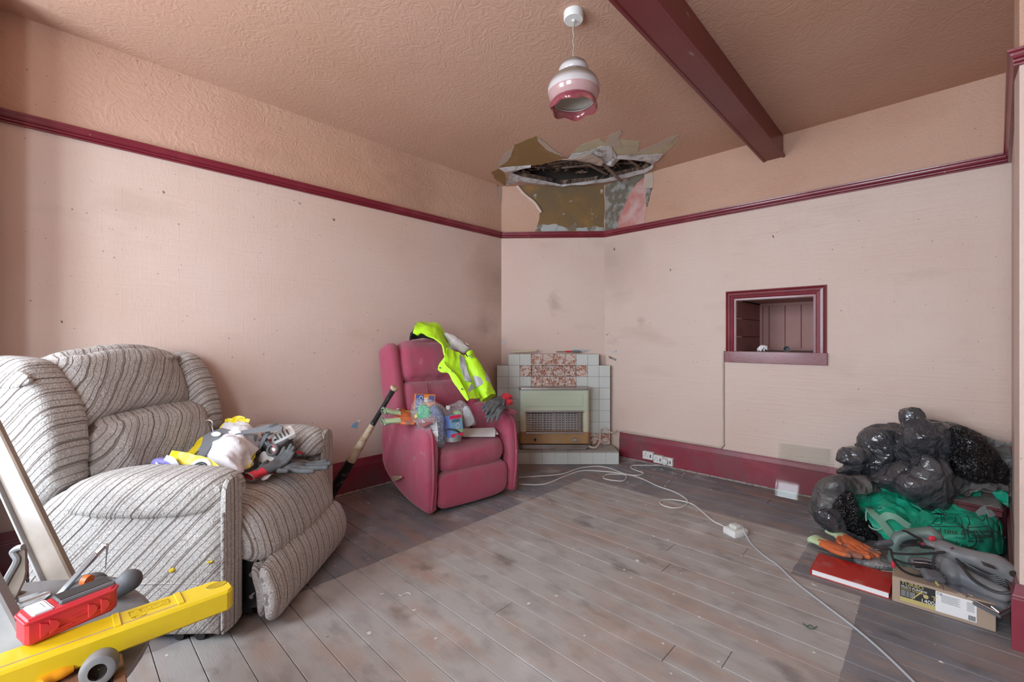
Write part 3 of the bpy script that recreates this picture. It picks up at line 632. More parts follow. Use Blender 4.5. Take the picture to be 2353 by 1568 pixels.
M['filler'] = mk('crumbling_filler', (.34, .31, .28), .95, [('noise', (.22, .2, .18), 30, .5, .6)], [('noise', 60, .004)])
for nm, a, b in (('trim_2', (sL - .1, 3.14), (-.19, 3.14)), ('trim_3', (3.81, -.33), (3.81, 2.2))):
    bm = tube(new(), [RM @ V((a[0] + (b[0] - a[0]) * i / 160, a[1] + (b[1] - a[1]) * i / 160, .004)) for i in range(161)], [.009 + .006 * noise.noise(V((i * .7, 0, 0))) for i in range(161)], 6)
    obj(nm, bm, 'filler', room=True, kind='structure')
# beam along the ceiling
bp0, bp1 = onS(1757, 371, 3.83), onS(1800, 361, 3.83)
BN = (sn(bp0)[1], sn(bp1)[1]); BZ = 2.542
bm = B((-.3, BN[1], BZ), (3.83, BN[0], CEIL), RM, bev=.004); beam = obj('trim_4', bm, 'beam', room=True, kind='structure', smooth=False)
for n_ in (BN[0] + .002, BN[1] - .002):
    obj('bead_moulding', B((-.3, n_ - .010, BZ - .006), (3.83, n_ + .010, BZ + .018), RM, bev=.004), 'beam', beam, smooth=False)
# ------------------------------------------------------------------ hatch niche in the right wall
ni = empty('wall_niche', W(3.83, sum(NN) / 2, NZ[0]), AR, 'maroon framed boarded niche in the right wall', 'niche')
s0, s1 = 3.83, 4.52
def nb(name, lo, hi, mat='nichepink', bev=.002): return obj(name, B(lo, hi, RM, bev=bev), mat, ni, smooth=False)
hts = [NZ[0], 1.175, 1.325, NZ[1]]
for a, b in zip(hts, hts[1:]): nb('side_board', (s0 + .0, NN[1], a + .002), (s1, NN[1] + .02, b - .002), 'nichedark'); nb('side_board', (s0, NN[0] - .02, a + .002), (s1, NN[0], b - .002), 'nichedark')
e = [NN[0], .70, .822, .945, 1.072, NN[1]]
for a, b in zip(e, e[1:]): nb('back_board', (s1, a + .0015, NZ[0]), (s1 + .02, b - .0015, NZ[1] + .05), 'nichepink', .004)
for i in range(4): a = s0 + (s1 - s0) * i / 4; nb('top_board', (a + .001, NN[0] - .02, NZ[1] + .012), (a + (s1 - s0) / 4 - .001, NN[1] + .02, NZ[1] + .03), 'nichepink')
nb('shelf', (s0, NN[0] - .02, NZ[0] - .03), (s1 + .02, NN[1] + .02, NZ[0]), 'dust')
nb('corner_batten', (s1 - .03, NN[1] - .022, NZ[0]), (s1, NN[1], NZ[1]), 'nichepink'); nb('corner_batten', (s1 - .02, NN[0], NZ[1] - .015), (s1, NN[1], NZ[1] + .012), 'nichepink'); nb('corner_batten', (s1 - .02, NN[0], NZ[0]), (s1, NN[1], NZ[0] + .018), 'nichepink')
fo = [(1.221, NZ[0]), (1.221, 1.547), (.540, 1.547), (.540, NZ[0])]; AP = [(0, 0), (.012, 0), (.030, .006), (.034, .016), (.024, .020), (.026, .036), (.018, .040), (.022, .058), (.014, .064), (.014, .079), (0, .079)]
for (a, b, u, v) in ((fo[0], fo[1], (-1, 0), 0), (fo[1], fo[2], (0, -1), 0), (fo[2], fo[3], (1, 0), 0)):
    bm = new(); rings = []
    for end, (q, sg) in enumerate(((a, 1), (b, -1))):
        ring = []
        for o, w_ in AP:
            n_, z_ = q[0] + u[0] * w_, q[1] + u[1] * w_
            along = V((b[0] - a[0], b[1] - a[1])).normalized()
            mit = w_ if not (end == 0 and a is fo[0]) and not (end == 1 and b is fo[3]) else 0
            ring.append(bm.verts.new(RM @ V((3.83 - o, n_ + along.x * mit * sg, z_ + along.y * mit * sg))))
        rings.append(ring)
    k = len(AP)
    for q in range(k): bm.faces.new((rings[0][q], rings[0][(q + 1) % k], rings[1][(q + 1) % k], rings[1][q]))
    bm.faces.new(rings[0]); bm.faces.new(rings[1][::-1]); obj('architrave', bm, 'red', ni, smooth=False)
for zz, nn in (((NZ[0] - .05, NZ[1] + .07), None),):
    bm = new(); box(bm, (s0 + .14, NN[1] + .025, zz[0]), (s1 + .06, NN[1] + .05, zz[1]), RM); box(bm, (s0 + .14, NN[0] - .05, zz[0]), (s1 + .06, NN[0] - .025, zz[1]), RM); box(bm, (s1 + .025, NN[0] - .05, zz[0]), (s1 + .06, NN[1] + .05, zz[1]), RM); box(bm, (s0 + .14, NN[0] - .05, zz[1] - .02), (s1 + .06, NN[1] + .05, zz[1]), RM); box(bm, (s0 + .14, NN[0] - .05, zz[0]), (s1 + .06, NN[1] + .05, zz[0] + .015), RM); obj('light_block_box', bm, 'hole_dark', ni, smooth=False)  # unseen box added behind the niche to block light leaking through board gaps
nb('sill_board', (3.83 - .026, .535, .968), (3.83, 1.228, NZ[0] + .002), 'red', .002)
p = D(1745, 806, 3.75)
bm = patch([[V((0, 0, 0)), V((.03, .01, .012)), V((.05, 0, .0))], [V((.0, -.02, .02)), V((.03, -.02, .05)), V((.07, -.01, .045))], [V((.03, -.03, 0)), V((.05, -.03, .03)), V((.075, -.03, .01))]], 3, .002)
bmesh.ops.transform(bm, matrix=Matrix.Translation(W(3.95, 1.02, NZ[0] + .002)) @ Matrix.Rotation(-.7, 4, 'Z'), verts=bm.verts)
obj('paper_scrap', bm, 'paper', label='crumpled white paper scrap on the niche shelf', cat='paper')
T = Matrix.Translation(W(4.02, .83, NZ[0] + .0235)) @ frame((0, 0, 0), W(-1, -.25, 0).normalized())
T = T @ Matrix.Rotation(R(90), 4, 'Y') if False else Matrix.Translation(W(4.02, .83, NZ[0] + .0235)) @ Matrix(V((0, 0, 0)).to_track_quat('Z', 'Y').to_matrix().to_4x4()) @ (V(W(-1, -.25, 0)).to_track_quat('Z', 'Y').to_matrix().to_4x4())
cupo = obj('plastic_cup', lathe(new(), [(.001, -.03), (.021, -.03), (.0235, .03), (.0205, .03), (.018, -.022), (.014, -.022), (.013, -.015), (.010, -.015), (.001, -.02)], 28, T), 'grey_tool', label='small grey plastic cap lying on its side in the niche', cat='cap')
# conduit under the niche, along the skirting to the fireplace
cond = [W(3.815, 1.237, 1.06), W(3.815, 1.24, .99), W(3.815, 1.24, .30), W(3.815, 1.242, SKT + .015), W(3.812, 1.28, SKT + .010), W(3.812, 1.8, SKT + .012), W(3.81, 2.15, SKT + .02), W(3.80, 2.20, SKT + .012)]
pipe = empty('pipe', W(3.815, 1.24, SKT), 0, 'thin cream painted pipe dropping from the niche and running along the skirting top', 'pipe')
obj('tubing', tube(new(), cond[:3] + [W(3.815, 1.241, .275), W(3.813, 1.255, .256)] + cond[4:], .0065, 8, 0), 'pipe_paint', pipe)
obj('elbow', capsule(new(), W(3.813, 1.24, .285), W(3.812, 1.262, .256), .011, .011), 'pipe_paint', pipe)
# bare and mouldy patches on the chimney breast and the right wall above the rail
cn = (cR - cL); cn.z = 0; cdir = cn.normalized(); cnorm = V((cdir.y, -cdir.x, 0)); cnorm = cnorm if cnorm.y < 0 else -cnorm
def onCor(px, py):
    u = (px - CX) / F_PX; d0 = cL; # ray (u*d, d) meets line cL + t cdir
    det = u * (-cdir.y) - (-cdir.x) * 1.0
    d = (cL.x * (-cdir.y) - (-cdir.x) * cL.y) / det
    return D(px, py, d)
def wpatch(name, pts, mat, fn, nrm, parent, off=.0015, th=.001, amp=7, seed=1):
    P = [fn(*zc(*p)) + nrm * off for p in jag(pts, amp, 5, seed)]; return obj(name, sheet(P, nrm, th), mat, parent, smooth=False)
sN = W(-1, 0)
wpatch('bare_patch', [(400, 693), (900, 693), (1356, 668), (1358, 1188), (610, 1188), (640, 1100), (660, 985), (590, 880), (480, 790)], 'mustard', onCor, cnorm, wc, seed=21)
wpatch('salt_bloom', [(615, 1187), (625, 1120), (800, 1105), (950, 1150), (1050, 1090), (1060, 1150), (1250, 1130), (1356, 1150), (1356, 1187)], 'salt', onCor, cnorm, wc, .0028, amp=14, seed=22)
wpatch('bare_patch', [(1368, 668), (1560, 640), (1790, 560), (1790, 600), (1700, 680), (1650, 740), (1600, 850), (1560, 960), (1520, 1050), (1510, 1150), (1368, 1182)], 'mould', onS3 if False else (lambda x, y: onS(x, y, 3.83)), sN, wr, seed=23)
wpatch('bare_patch', [(1700, 680), (1795, 600), (1815, 720), (1812, 900), (1800, 1050), (1790, 1100), (1510, 1152), (1515, 1060), (1600, 850)], 'pink_old', lambda x, y: onS(x, y, 3.83), sN, wr, .0016, seed=24)
wpatch('bare_patch', [(1812, 720), (1885, 715), (1850, 800), (1830, 925), (1812, 920)], 'mould', lambda x, y: onS(x, y, 3.83), sN, wr, .0016, seed=25)
wpatch('torn_paper', [(1790, 545), (1875, 480), (1890, 715), (1815, 718), (1785, 715)], 'pale_patch', lambda x, y: onS(x, y, 3.83), sN, wr, .004, seed=26)
wpatch('torn_paper', [(205, 690), (280, 705), (245, 800), (232, 880), (215, 790)], 'pale_patch', lambda x, y: onN(x, y, 3.16), W(0, -1), wl, .006, amp=4, seed=27)
wpatch('bare_patch', [(135, 550), (215, 590), (290, 690), (205, 705), (180, 640)], 'mustard', lambda x, y: onN(x, y, 3.16), W(0, -1), wl, .003, amp=4, seed=28)
def curl(pts, out, fn, nrm, parent, mat='pc'):      # a curled lip of paper along a torn edge
    a = [fn(*zc(*p)) + nrm * .002 for p in pts]; b = [fn(*zc(p[0] + out[0], p[1] + out[1])) + nrm * .022 for p in pts]; c = [fn(*zc(p[0] + out[0] * .6, p[1] + out[1] * .6)) + nrm * .03 for p in pts]
    obj('curled_paper', patch([a, b, c], 4, .001), mat, parent)
curl([(400, 697), (480, 790), (590, 880), (660, 985)], (25, -6), onCor, cnorm, wc)
def zf(x, y): return (x, y)
def wchip(pts, mat, fn, nrm, parent, seed):
    P = [fn(*p) + nrm * .0015 for p in jag(pts, 1.2, 3, seed)]; obj('paint_chip', sheet(P, nrm, .001), mat, parent, smooth=False)
F5 = lambda x, y: (1120 + x / 4.612, 760 + y / 4.612)
wchip([F5(150, 85), F5(200, 120), F5(165, 155), F5(148, 110)], 'plaster_white', onCor, cnorm, wc, 31)
wchip([F5(735, 10), F5(770, 35), F5(740, 42)], 'plaster_white', onCor, cnorm, wc, 32)
wchip([F5(870, 200), F5(920, 180), F5(990, 195), F5(1110, 205), F5(1060, 228), F5(930, 225)], 'plaster_white', onCor, cnorm, wc, 33)
wS = lambda x, y: onS(x, y, 3.83)
wchip([F5(1305, 200), F5(1375, 215), F5(1340, 250), F5(1310, 235)], 'plaster_white', wS, sN, wr, 34)
wchip([F5(1280, 265), F5(1370, 300), F5(1360, 322), F5(1290, 290)], 'mould', wS, sN, wr, 35)
wchip([F5(1255, 45), F5(1290, 22), F5(1270, 50)], 'mould', wS, sN, wr, 36)
for (x, y, w_) in ((1777, 544, 3), (1541, 621, 2.4), (1412, 573, 3)): wchip([(x - w_ * .6, y - w_), (x + w_ * .6, y - w_), (x + w_ * .5, y + w_), (x - w_ * .5, y + w_)], 'mould', wS, sN, wr, x)
wchip([(812, 973), (822, 970), (819, 985), (806, 982)], 'print_blue', lambda x, y: onN(x, y, 3.16), W(0, -1), wl, 37)
wchip([(820, 965), (830, 967), (824, 972)], 'white_plastic', lambda x, y: onN(x, y, 3.16), W(0, -1), wl, 38)
for (x, y) in ((375, 442), (688, 468), (142, 740), (766, 505)): wchip([(x - 2, y - 3), (x + 2, y - 2), (x + 2, y + 3), (x - 1, y + 2)], 'mould', lambda x, y: onN(x, y, 3.16), W(0, -1), wl, x)
# ------------------------------------------------------------------ tiled fireplace
FD = 4.30; TS = .1113; FX0 = (1142.2 - CX) / F_PX * FD; HT = .118
fp = empty('fireplace', (FX0 + 5 * TS, FD, 0), 0, 'stepped tiled fireplace surround with white and marbled tiles in the corner', 'fireplace')
tbm = B((0, 0, 0), (TS - .0022, .009, TS - .0022), bev=.0012); tme = bpy.data.meshes.new('tile'); tbm.to_mesh(tme); tbm.free(); tme.materials.append(M['tile_white'])
marbs = []
for k in range(6):
    q = tme.copy(); q.transform(Matrix.Translation((k * .37, 0, k * .21))); q.materials.clear(); q.materials.append(M['tile_marble']); marbs.append(q)
hme = bpy.data.meshes.new('hearth_tile'); hb = B((0, 0, 0), (.1165, .009, HT - .012), bev=.0012); hb.to_mesh(hme); hb.free(); hme.materials.append(M['tile_white'])
def fz(r): return HT + r * TS
bm = new(); box(bm, (FX0 + .001, FD + .008, 0), (FX0 + 10 * TS - .001, FD + .105, fz(6) - .001)); box(bm, (FX0 + .001, FD + .008, fz(6) - .002), (FX0 + 3 * TS - .001, FD + .105, fz(7) - .001)); box(bm, (FX0 + 7 * TS + .001, FD + .008, fz(6) - .002), (FX0 + 10 * TS - .001, FD + .105, fz(7) - .001)); box(bm, (FX0 + 3 * TS - .002, FD + .045, fz(6) - .002), (FX0 + 7 * TS + .002, FD + .105, fz(7) - .001)); box(bm, (FX0 + TS + .001, FD + .008, fz(7) - .002), (FX0 + 9 * TS - .001, FD + .105, fz(8) - .001)); obj('backing_slab', bm, 'grout', fp, smooth=False)
for r in range(8):
    for c in range(10):
        if r == 7 and c in (0, 9): continue
        if r < 5 and 2 <= c <= 7 and not (c in (2, 7)): continue
        if r < 5 and 2 <= c <= 7: pass
        if r == 6 and 3 <= c <= 6: continue       # the recessed slot
        marb = (r == 7 and 3 <= c <= 6) or (r == 5 and 3 <= c <= 6) or (r == 6 and c in (2, 7)) or (r == 0 and c in (1, 8, 9, 0))
        T = Matrix.Translation((FX0 + c * TS + .001, FD - .001, fz(r) + .001)); kk_ = (r * 5 + c * 3) % 6; inst(marbs[kk_] if marb else tme, 'tile', fp, T @ Matrix.Translation((-kk_ * .37, 0, -kk_ * .21)) if marb else T)
for c in range(3, 7): inst(marbs[c - 2], 'tile', fp, Matrix.Translation((FX0 + c * TS + .001 - (c - 2) * .37, FD + .035, fz(6) + .001 - (c - 2) * .21)))
# hearth
HX1 = (1422 - CX) / F_PX * 4.026; HF = 4.026
hx0 = HX1 - 11 * .1175
obj('hearth_slab', B((hx0 + .001, HF + .008, 0), (HX1 - .001, FD + .02, HT - .004)), 'grout', fp, smooth=False)
for k in range(11): inst(hme, 'tile', fp, Matrix.Translation((hx0 + k * .1175 + .0005, HF - .001, .002)))
tt = bpy.data.meshes.new('top_tile'); b_ = B((0, 0, 0), (.1160, .128, .008), bev=.0012); b_.to_mesh(tt); b_.free(); tt.materials.append(M['tile_floor'])
for k in range(11):
    for j in range(2): inst(tt, 'tile', fp, Matrix.Translation((hx0 + k * .1175 + .0007, HF + .001 + j * .131, HT - .0085)))
obj('dust_pile', softbox((FX0 + 2.2 * TS, FD - .20, HT), (FX0 + 7.6 * TS, FD - .01, HT + .012), .006, 18, dfn=lambda p: noise.noise(p * 30) * .006), 'dust', fp)
for k in range(7):                 # torn flakes of card on the hearth
    x, y = FX0 + (3.6 + k * .42) * TS, FD - .20 + .03 * (k % 3); T = Matrix.Translation((x, y, HT + .012)) @ Matrix.Rotation(k * 1.3, 4, 'Z') @ Matrix.Rotation(.25, 4, 'X')
    obj('card_flake', prism([(-.03, -.012), (.0, -.022), (.032, -.006), (.022, .016), (-.012, .02)], 0, .0015, T), 'card', fp, smooth=False)
# gas heater
hL, hR = (1194.2 - CX) / F_PX * 4.12, (1354.5 - CX) / F_PX * 4.12; hD = 4.15
def HZ(py): return HC - (py - CY) / F_PX * 4.12
ht = empty('gas_heater', ((hL + hR) / 2, hD, HT), 0, 'pale green and ochre gas heater standing on the tiled hearth', 'heater')
zt, zb, zm = HZ(897), HZ(1020), HZ(993)
hb0, hb1 = hL + .065, hR - .055
def rpr(x0, x1, d0, d1, r, z0, z1):     # plan with rounded front corners
    pts = []
    for i in range(7): a = i / 6 * math.pi / 2; pts.append((x0 + r - r * math.cos(a), d0 + r - r * math.sin(a)))
    for i in range(7): a = i / 6 * math.pi / 2; pts.append((x1 - r + r * math.sin(a), d0 + r - r * math.cos(a)))
    pts += [(x1, d1), (x0, d1)]; return prism(pts, z0, z1)
gz0, gz1 = HZ(994), HZ(946); gx0, gx1 = hL + .062, hR - .060
bm = rpr(hL, hR, hD - .03, FD - .005, .03, gz1, zt); obj('upper_panel', bm, 'heater_green', ht)
obj('raised_panel', B((hL + .06, hD - .034, HZ(935)), (hR - .06, hD - .028, HZ(907)), bev=.003), 'heater_green', ht, smooth=False)
obj('side_column', rpr(hL, gx0 + .002, hD - .028, FD - .005, .03, zm, gz1), 'heater_cream', ht); obj('side_column', rpr(gx1 - .002, hR, hD - .028, FD - .005, .03, zm, gz1), 'heater_cream', ht)
obj('lower_panel', rpr(hL, hR, hD - .03, FD - .005, .03, zb, zm), 'heater_ochre', ht)
obj('top_plate', rpr(hL - .006, hR + .006, hD - .05, FD - .005, .035, zt + .006, zt + .022), 'chrome_dusty', ht); obj('top_trim', rpr(hL - .008, hR + .008, hD - .054, hD + .0, .035, zt + .010, zt + .018), 'steel', ht)
obj('base_plate', rpr(hL - .004, hR + .004, hD - .05, FD - .005, .035, HT + .012, zb - .006), 'chrome_dusty', ht); obj('base_foot', B((hL + .05, hD, HT), (hR - .05, FD - .02, HT + .02)), 'black_plastic', ht, smooth=False)
obj('firebox', B((gx0, hD + .05, gz0 - .01), (gx1, FD - .02, gz1 + .01)), 'radiant', ht, smooth=False)
for z_ in (gz1, gz0 - .006): obj('grille_rail', B((gx0 - .004, hD - .048, z_ - .004), (gx1 + .004, hD - .02, z_ + .010), bev=.003), 'steel', ht, smooth=False)
for k in range(9): z_ = gz0 + (gz1 - gz0) * (k + .8) / 9.4; obj('grille_bar', tube(new(), [V((gx0, hD - .005, z_)), V((gx0 + .03, hD - .028, z_)), V((gx1 - .03, hD - .028, z_)), V((gx1, hD - .005, z_))], .0022, 6, 2), 'steel', ht)
for k in range(5): x_ = gx0 + .05 + (gx1 - gx0 - .1) * k / 4; obj('radiant_divider', B((x_ - .006, hD + .03, gz0), (x_ + .006, hD + .06, gz1)), 'radiant', ht, smooth=False)
rb = new()
for k in range(9):
    for j in range(15):
        x_ = gx0 + .05 + (gx1 - gx0 - .1) * (j + .5) / 15; z_ = gz0 + (gz1 - gz0) * (k + .5) / 9; box(rb, (x_ - .009, hD + .044, z_ - .0025), (x_ + .009, hD + .052, z_ + .0025))
tag(obj('radiant_slots', rb, 'hole_dark', ht, smooth=False), kind='stuff')
obj('reflector', B((gx1 - .045, hD + .0, gz0), (gx1 - .012, hD + .004, gz1), Matrix.Identity(4)), 'chrome_dusty', ht, smooth=False)
def cylY(x, z, r, y0, y1, n=20): return tube(new(), [V((x, y0, z)), V((x, y1, z))], r, n)
kx = (1120 + 505 / 4.612 - CX) / F_PX * 4.12; obj('ignition_button', cylY(kx, HZ(1120 and 760 + 1155 / 4.612), .012, hD - .045, hD - .03), 'black_plastic', ht)
kx = (1120 + 923 / 4.612 - CX) / F_PX * 4.12; kz = HZ(760 + 1155 / 4.612)
kn = obj('control_knob', cylY(kx, kz, .022, hD - .05, hD - .03), 'chrome_dusty', ht); obj('knob_grip', B((kx - .018, hD - .058, kz - .004), (kx + .018, hD - .048, kz + .004), bev=.001), 'tile_white', kn, smooth=False)
kx = (1120 + 716 / 4.612 - CX) / F_PX * 4.12; obj('badge', B((kx - .022, hD - .034, zb + .013), (kx + .022, hD - .029, zb + .024), bev=.001), 'steel', ht, smooth=False)
gp = [V((hR - .02, hD - .03, HT + .03)), V((hR + .05, hD - .05, HT + .02)), V((hR + .10, hD, HT + .06)), V((hR + .13, FD - .05, HT + .15)), V((hR + .16, FD - .05, HT + .17)), W(3.70, 2.22, SKT + .01), W(3.79, 2.21, SKT + .02)]
obj('gas_pipe', tube(new(), gp, .0075, 8, 4), 'pipe_paint', label='cream gas pipe bending from the heater to the skirting', cat='pipe')
# bits on the mantel
zm8 = fz(8) + .008
T = frame((FX0 + TS + .02, FD + .05, zm8 + .012), (1, 0, .05)); obj('wood_strip', B((0, -.012, -.010), (.262, .012, .010), T, bev=.002), 'straw', label='short pale wooden strip on the left of the mantel', cat='wood strip')
x0 = FX0 + 5 * TS + .03; T = frame((x0, FD + .04, zm8 + .012), (1, 0.05, .02))
sd = empty('screwdriver', (x0, FD + .04, zm8), 0, 'grey screwdriver with red collar lying on the mantel', 'screwdriver')
obj('shank', tube(new(), [T @ V((0, 0, 0)), T @ V((.04, 0, 0)), T @ V((.09, 0, 0))], [.006, .006, .004], 8), 'steel', sd); obj('collar', tube(new(), [T @ V((.09, 0, 0)), T @ V((.125, 0, 0)), T @ V((.15, 0, 0))], [.008, .009, .009], 8), 'red_plastic', sd); obj('handle', tube(new(), [T @ V((.15, 0, 0)), T @ V((.17, 0, 0)), T @ V((.23, 0, 0)), T @ V((.24, 0, 0))], [.009, .013, .013, .008], 10), 'grey_tool', sd)
# ------------------------------------------------------------------ sockets on the skirting
F6 = lambda x, y: (1380 + x / 7.353, 940 + y / 7.353)
sk = [((705, 705, 885, 860)), ((888, 770, 1045, 900)), ((1050, 810, 1215, 945))]
sp_labels = ['leftmost of three socket outlets on the skirting, beside the hearth', 'middle one of three socket outlets on the skirting', 'rightmost socket outlet on the skirting, with a plug in it']
for i, (xa, ya, xb, yb) in enumerate(sk):
    a = onS(*F6(xa, ya), 3.775); b = onS(*F6(xb, yb), 3.775); na, nb_ = sn(a)[1], sn(b)[1]; zt_ = a.z - .002; zl = zt_ - .072
    so = empty('socket_outlet', W(3.81, (na + nb_) / 2, zl), AR, sp_labels[i], 'socket', 'socket outlets along the skirting')
    obj('back_box', B((3.785, nb_ , zl), (3.812, na, zt_), RM, bev=.003), 'socket_plastic', so, smooth=False)
    obj('face_plate', B((3.775, nb_ + .002, zl + .002), (3.786, na - .002, zt_ - .002), RM, bev=.002), 'white_plastic', so, smooth=False)
    w_ = na - nb_
    obj('rocker_switch', B((3.770, nb_ + w_ * .18, zl + .022), (3.778, nb_ + w_ * .30, zl + .050), RM, bev=.002), 'grey_tool', so, smooth=False)
    for (fx, fz_, r) in ((.68, .050, .0045), (.82, .030, .0035), (.54, .030, .0035)): obj('pin_hole', tube(new(), [W(3.7735, nb_ + w_ * fx, zl + fz_), W(3.778, nb_ + w_ * fx, zl + fz_)], r, 8), 'ink', so)
    if i == 2: plugp = W(3.765, nb_ + w_ * .72, zl + .036)
pl = empty('plug', plugp, AR, 'round cream plug pushed into the rightmost skirting socket', 'plug'); obj('body', tube(new(), [W(0, 0) + plugp + W(.008, 0), plugp, plugp - W(.016, 0), plugp - W(.024, 0)], [.030, .030, .028, .018], 18), 'cable_white', pl)
# ------------------------------------------------------------------ cables on the floor
def fl(pts, z=.004): return [U(x, y, z) for x, y in pts]
F3 = lambda x, y: (1400 + x / 4.357, 960 + y / 4.357)
c1 = [plugp - W(.02, 0) - V((0, 0, .01)), *fl([F3(575, 455), F3(540, 478), F3(400, 478), F3(240, 480), F3(215, 500), F3(260, 525), F3(330, 550), F3(340, 562), F3(290, 578), F3(180, 570), F3(90, 540), F3(0, 507), (1370, 1072), (1330, 1077), (1290, 1090), (1230, 1095), (1192, 1098)])]
obj('extension_cable', tube(new(), c1, .0042, 6, 5), 'cable_white', label='white cable running from the skirting plug past the hearth behind the red chair', cat='cable')
c2 = fl([(1192, 1113), (1250, 1113), (1300, 1094), (1340, 1082), (1400, 1085), F3(150, 570), F3(170, 605), F3(130, 635), F3(40, 630), F3(-50, 612), F3(-55, 590), F3(0, 568), F3(180, 572), F3(320, 610), F3(480, 685), F3(640, 740), F3(750, 800), F3(785, 850), F3(740, 892), F3(640, 905), F3(540, 880), F3(505, 850), F3(540, 825), F3(640, 822), F3(780, 848), F3(860, 885), F3(950, 960), F3(1040, 1035), F3(1130, 1080), F3(1200, 1120)])
c2[0] = c2[0]; obj('extension_cable', tube(new(), c2, .0042, 6, 5), 'cable_white', label='white extension cable with two loops leading to the floor socket block', cat='cable')
c3 = fl([F3(1325, 1165), F3(1400, 1235), F3(1500, 1340), F3(1600, 1420), F3(1690, 1482), (1830, 1340), (1900, 1394), (1960, 1440), (2030, 1500), (2100, 1568), (2170, 1640), (2240, 1740)]); c3[0].z += .05
obj('power_lead', tube(new(), c3, .0045, 6, 5), 'cable_grey', label='grey lead running across the floor from the socket block toward the camera', cat='cable')
T = frame(U(1695, 1222, .0), U(1737, 1214) - U(1665, 1216)) ; T = Matrix.Translation(V(U(1694, 1232, 0)) + V((0, .02, 0))) @ Matrix.Rotation(R(20), 4, 'Z')
sb = empty('socket_block', T.translation, R(20), 'white socket block with a plug in it on the floorboards', 'socket')
obj('box', B((-.052, -.044, 0), (.052, .044, .036), T, bev=.005, seg=2), 'white_plastic', sb); pg = obj('plug_body', softbox((-.03, -.028, .036), (.026, .026, .062), .012, 8, T=T), 'socket_plastic', sb)
obj('face_plate', B((-.048, -.040, .036), (.048, .040, .040), T, bev=.002), 'white_plastic', sb, smooth=False)
# ------------------------------------------------------------------ pane of glass against the right wall
p0, p1, p2, p3 = [onS(x, y, 3.665) for x, y in ((1780, 1138), (1880, 1160))] + [onS(1907, 1034, 3.802), onS(1790, 1018, 3.802)]
zb_ = .003; n0, n1 = sn(p0)[1], sn(p3)[1]; a = W(3.668, n0, zb_); d = W(3.802, n1, .372); e_ = W(3.668, n0 - .317, zb_); f_ = W(3.802, n1 - .317, .372)
bm = sheet([a, e_, f_, d], (e_ - a).cross(d - a).normalized(), .004); obj('glass_pane', bm, 'glass', smooth=False, label='clear pane of glass leaning on the maroon skirting left of the bin bags', cat='glass pane')
# ------------------------------------------------------------------ pendant lamp
PL = V((.2929, 2.08, CEIL)); lt = empty('pendant_lamp', PL, 0, 'dusty frilled glass pendant lamp hanging from the ceiling', 'lamp')
obj('ceiling_rose', lathe(new(), [(.001, 0), (.047, 0), (.047, -.030), (.043, -.036), (.008, -.036), (.008, -.044), (.001, -.044)], 32, Matrix.Translation(PL)), 'white_plastic', lt)
obj('flex', tube(new(), [PL + V((.003 * math.sin(i), .003 * math.cos(i), -.04 - i * .0087)) for i in range(22)], .0038, 6), 'flex', lt)
zt_ = 2.50 - CEIL; T = Matrix.Translation(PL + V((0, 0, zt_)))
prof = [(.006, .0), (.012, -.004), (.014, -.014), (.040, -.022), (.060, -.038), (.070, -.058), (.070, -.070), (.066, -.080), (.074, -.088), (.098, -.104), (.114, -.125), (.122, -.150), (.122, -.172), (.113, -.195), (.098, -.210)]
obj('shade', lathe(new(), prof + [(.094, -.207), (.108, -.193), (.117, -.172), (.117, -.150), (.108, -.125), (.09, -.106)], 48, T), 'opal_glass', lt); obj('shade_lining', lathe(new(), [(.093, -.2095), (.1075, -.193), (.1165, -.172), (.1165, -.150), (.1075, -.125), (.088, -.108), (.062, -.092), (.060, -.066), (.05, -.045), (.02, -.028)], 48, T), 'opal_inner', lt)
prof2 = [(.122, -.168), (.121, -.176), (.1145, -.195), (.0995, -.2105), (.097, -.214)]; obj('tinted_band', lathe(new(), prof2, 48, T), 'shade_mid', lt)
def frill(r, z, a, i):
    w_ = (i / 5.0); return r + .006 * w_ * math.sin(a * 6 + .5), z - .008 * w_ * (1 - abs(math.sin(a * 3 + .6))) * -1.6
bm = lathe(new(), [(.099, -.209), (.106, -.217), (.111, -.228), (.113, -.238), (.111, -.247), (.105, -.254)], 72, T, frill); solid(bm, .003); obj('frilled_rim', bm, 'rim_glass', lt)
obj('lamp_holder', lathe(new(), [(.001, -.02), (.018, -.02), (.018, -.09), (.001, -.09)], 20, T), 'white_plastic', lt)
# ------------------------------------------------------------------ grey ribbed recliner
gc = empty('recliner', (-1.5, 2.15, 0), 0, 'large grey-beige ribbed fabric recliner with wings by the left wall', 'recliner')
def XZ(px, py, y): p = D(px, py, y); return V((p.x, y, p.z))
fz1 = lambda p: noise.noise(p * 4) * .010 + wrinkle(p, 7, .003)
def bodyfn(p): return noise.noise(p * 3) * .010
# side panels
def side_outline(y): return [V((x, y, z)) for x, z in ((-1.80, .035), (-1.45, .03), (-1.14, .03), (-1.115, .05), (-1.105, .3), (-1.105, .56), (-1.14, .61), (-1.3, .62), (-1.6, .61), (-1.74, .56), (-1.82, .47), (-1.85, .3), (-1.84, .12))]
obj('side_panel', puff(side_outline(1.71), (0, -1, 0), .062, .055, 7, 9, 4, fn=bodyfn), 'gside', gc)
obj('side_panel', puff(side_outline(2.60), (0, -1, 0), .055, .062, 7, 9, 4, fn=bodyfn), 'gside', gc)
AO = lambda y: [V((x, y, z)) for x, z in ((-1.76, .500), (-1.75, .56), (-1.66, .615), (-1.5, .645), (-1.28, .645), (-1.15, .625), (-1.10, .585), (-1.095, .53), (-1.13, .495), (-1.3, .478), (-1.5, .472), (-1.68, .478))]
obj('arm_pad', puff(AO(1.755), (0, -1, 0), .138, .11, 3.2, 12, 4, fn=fz1), 'gside', gc)
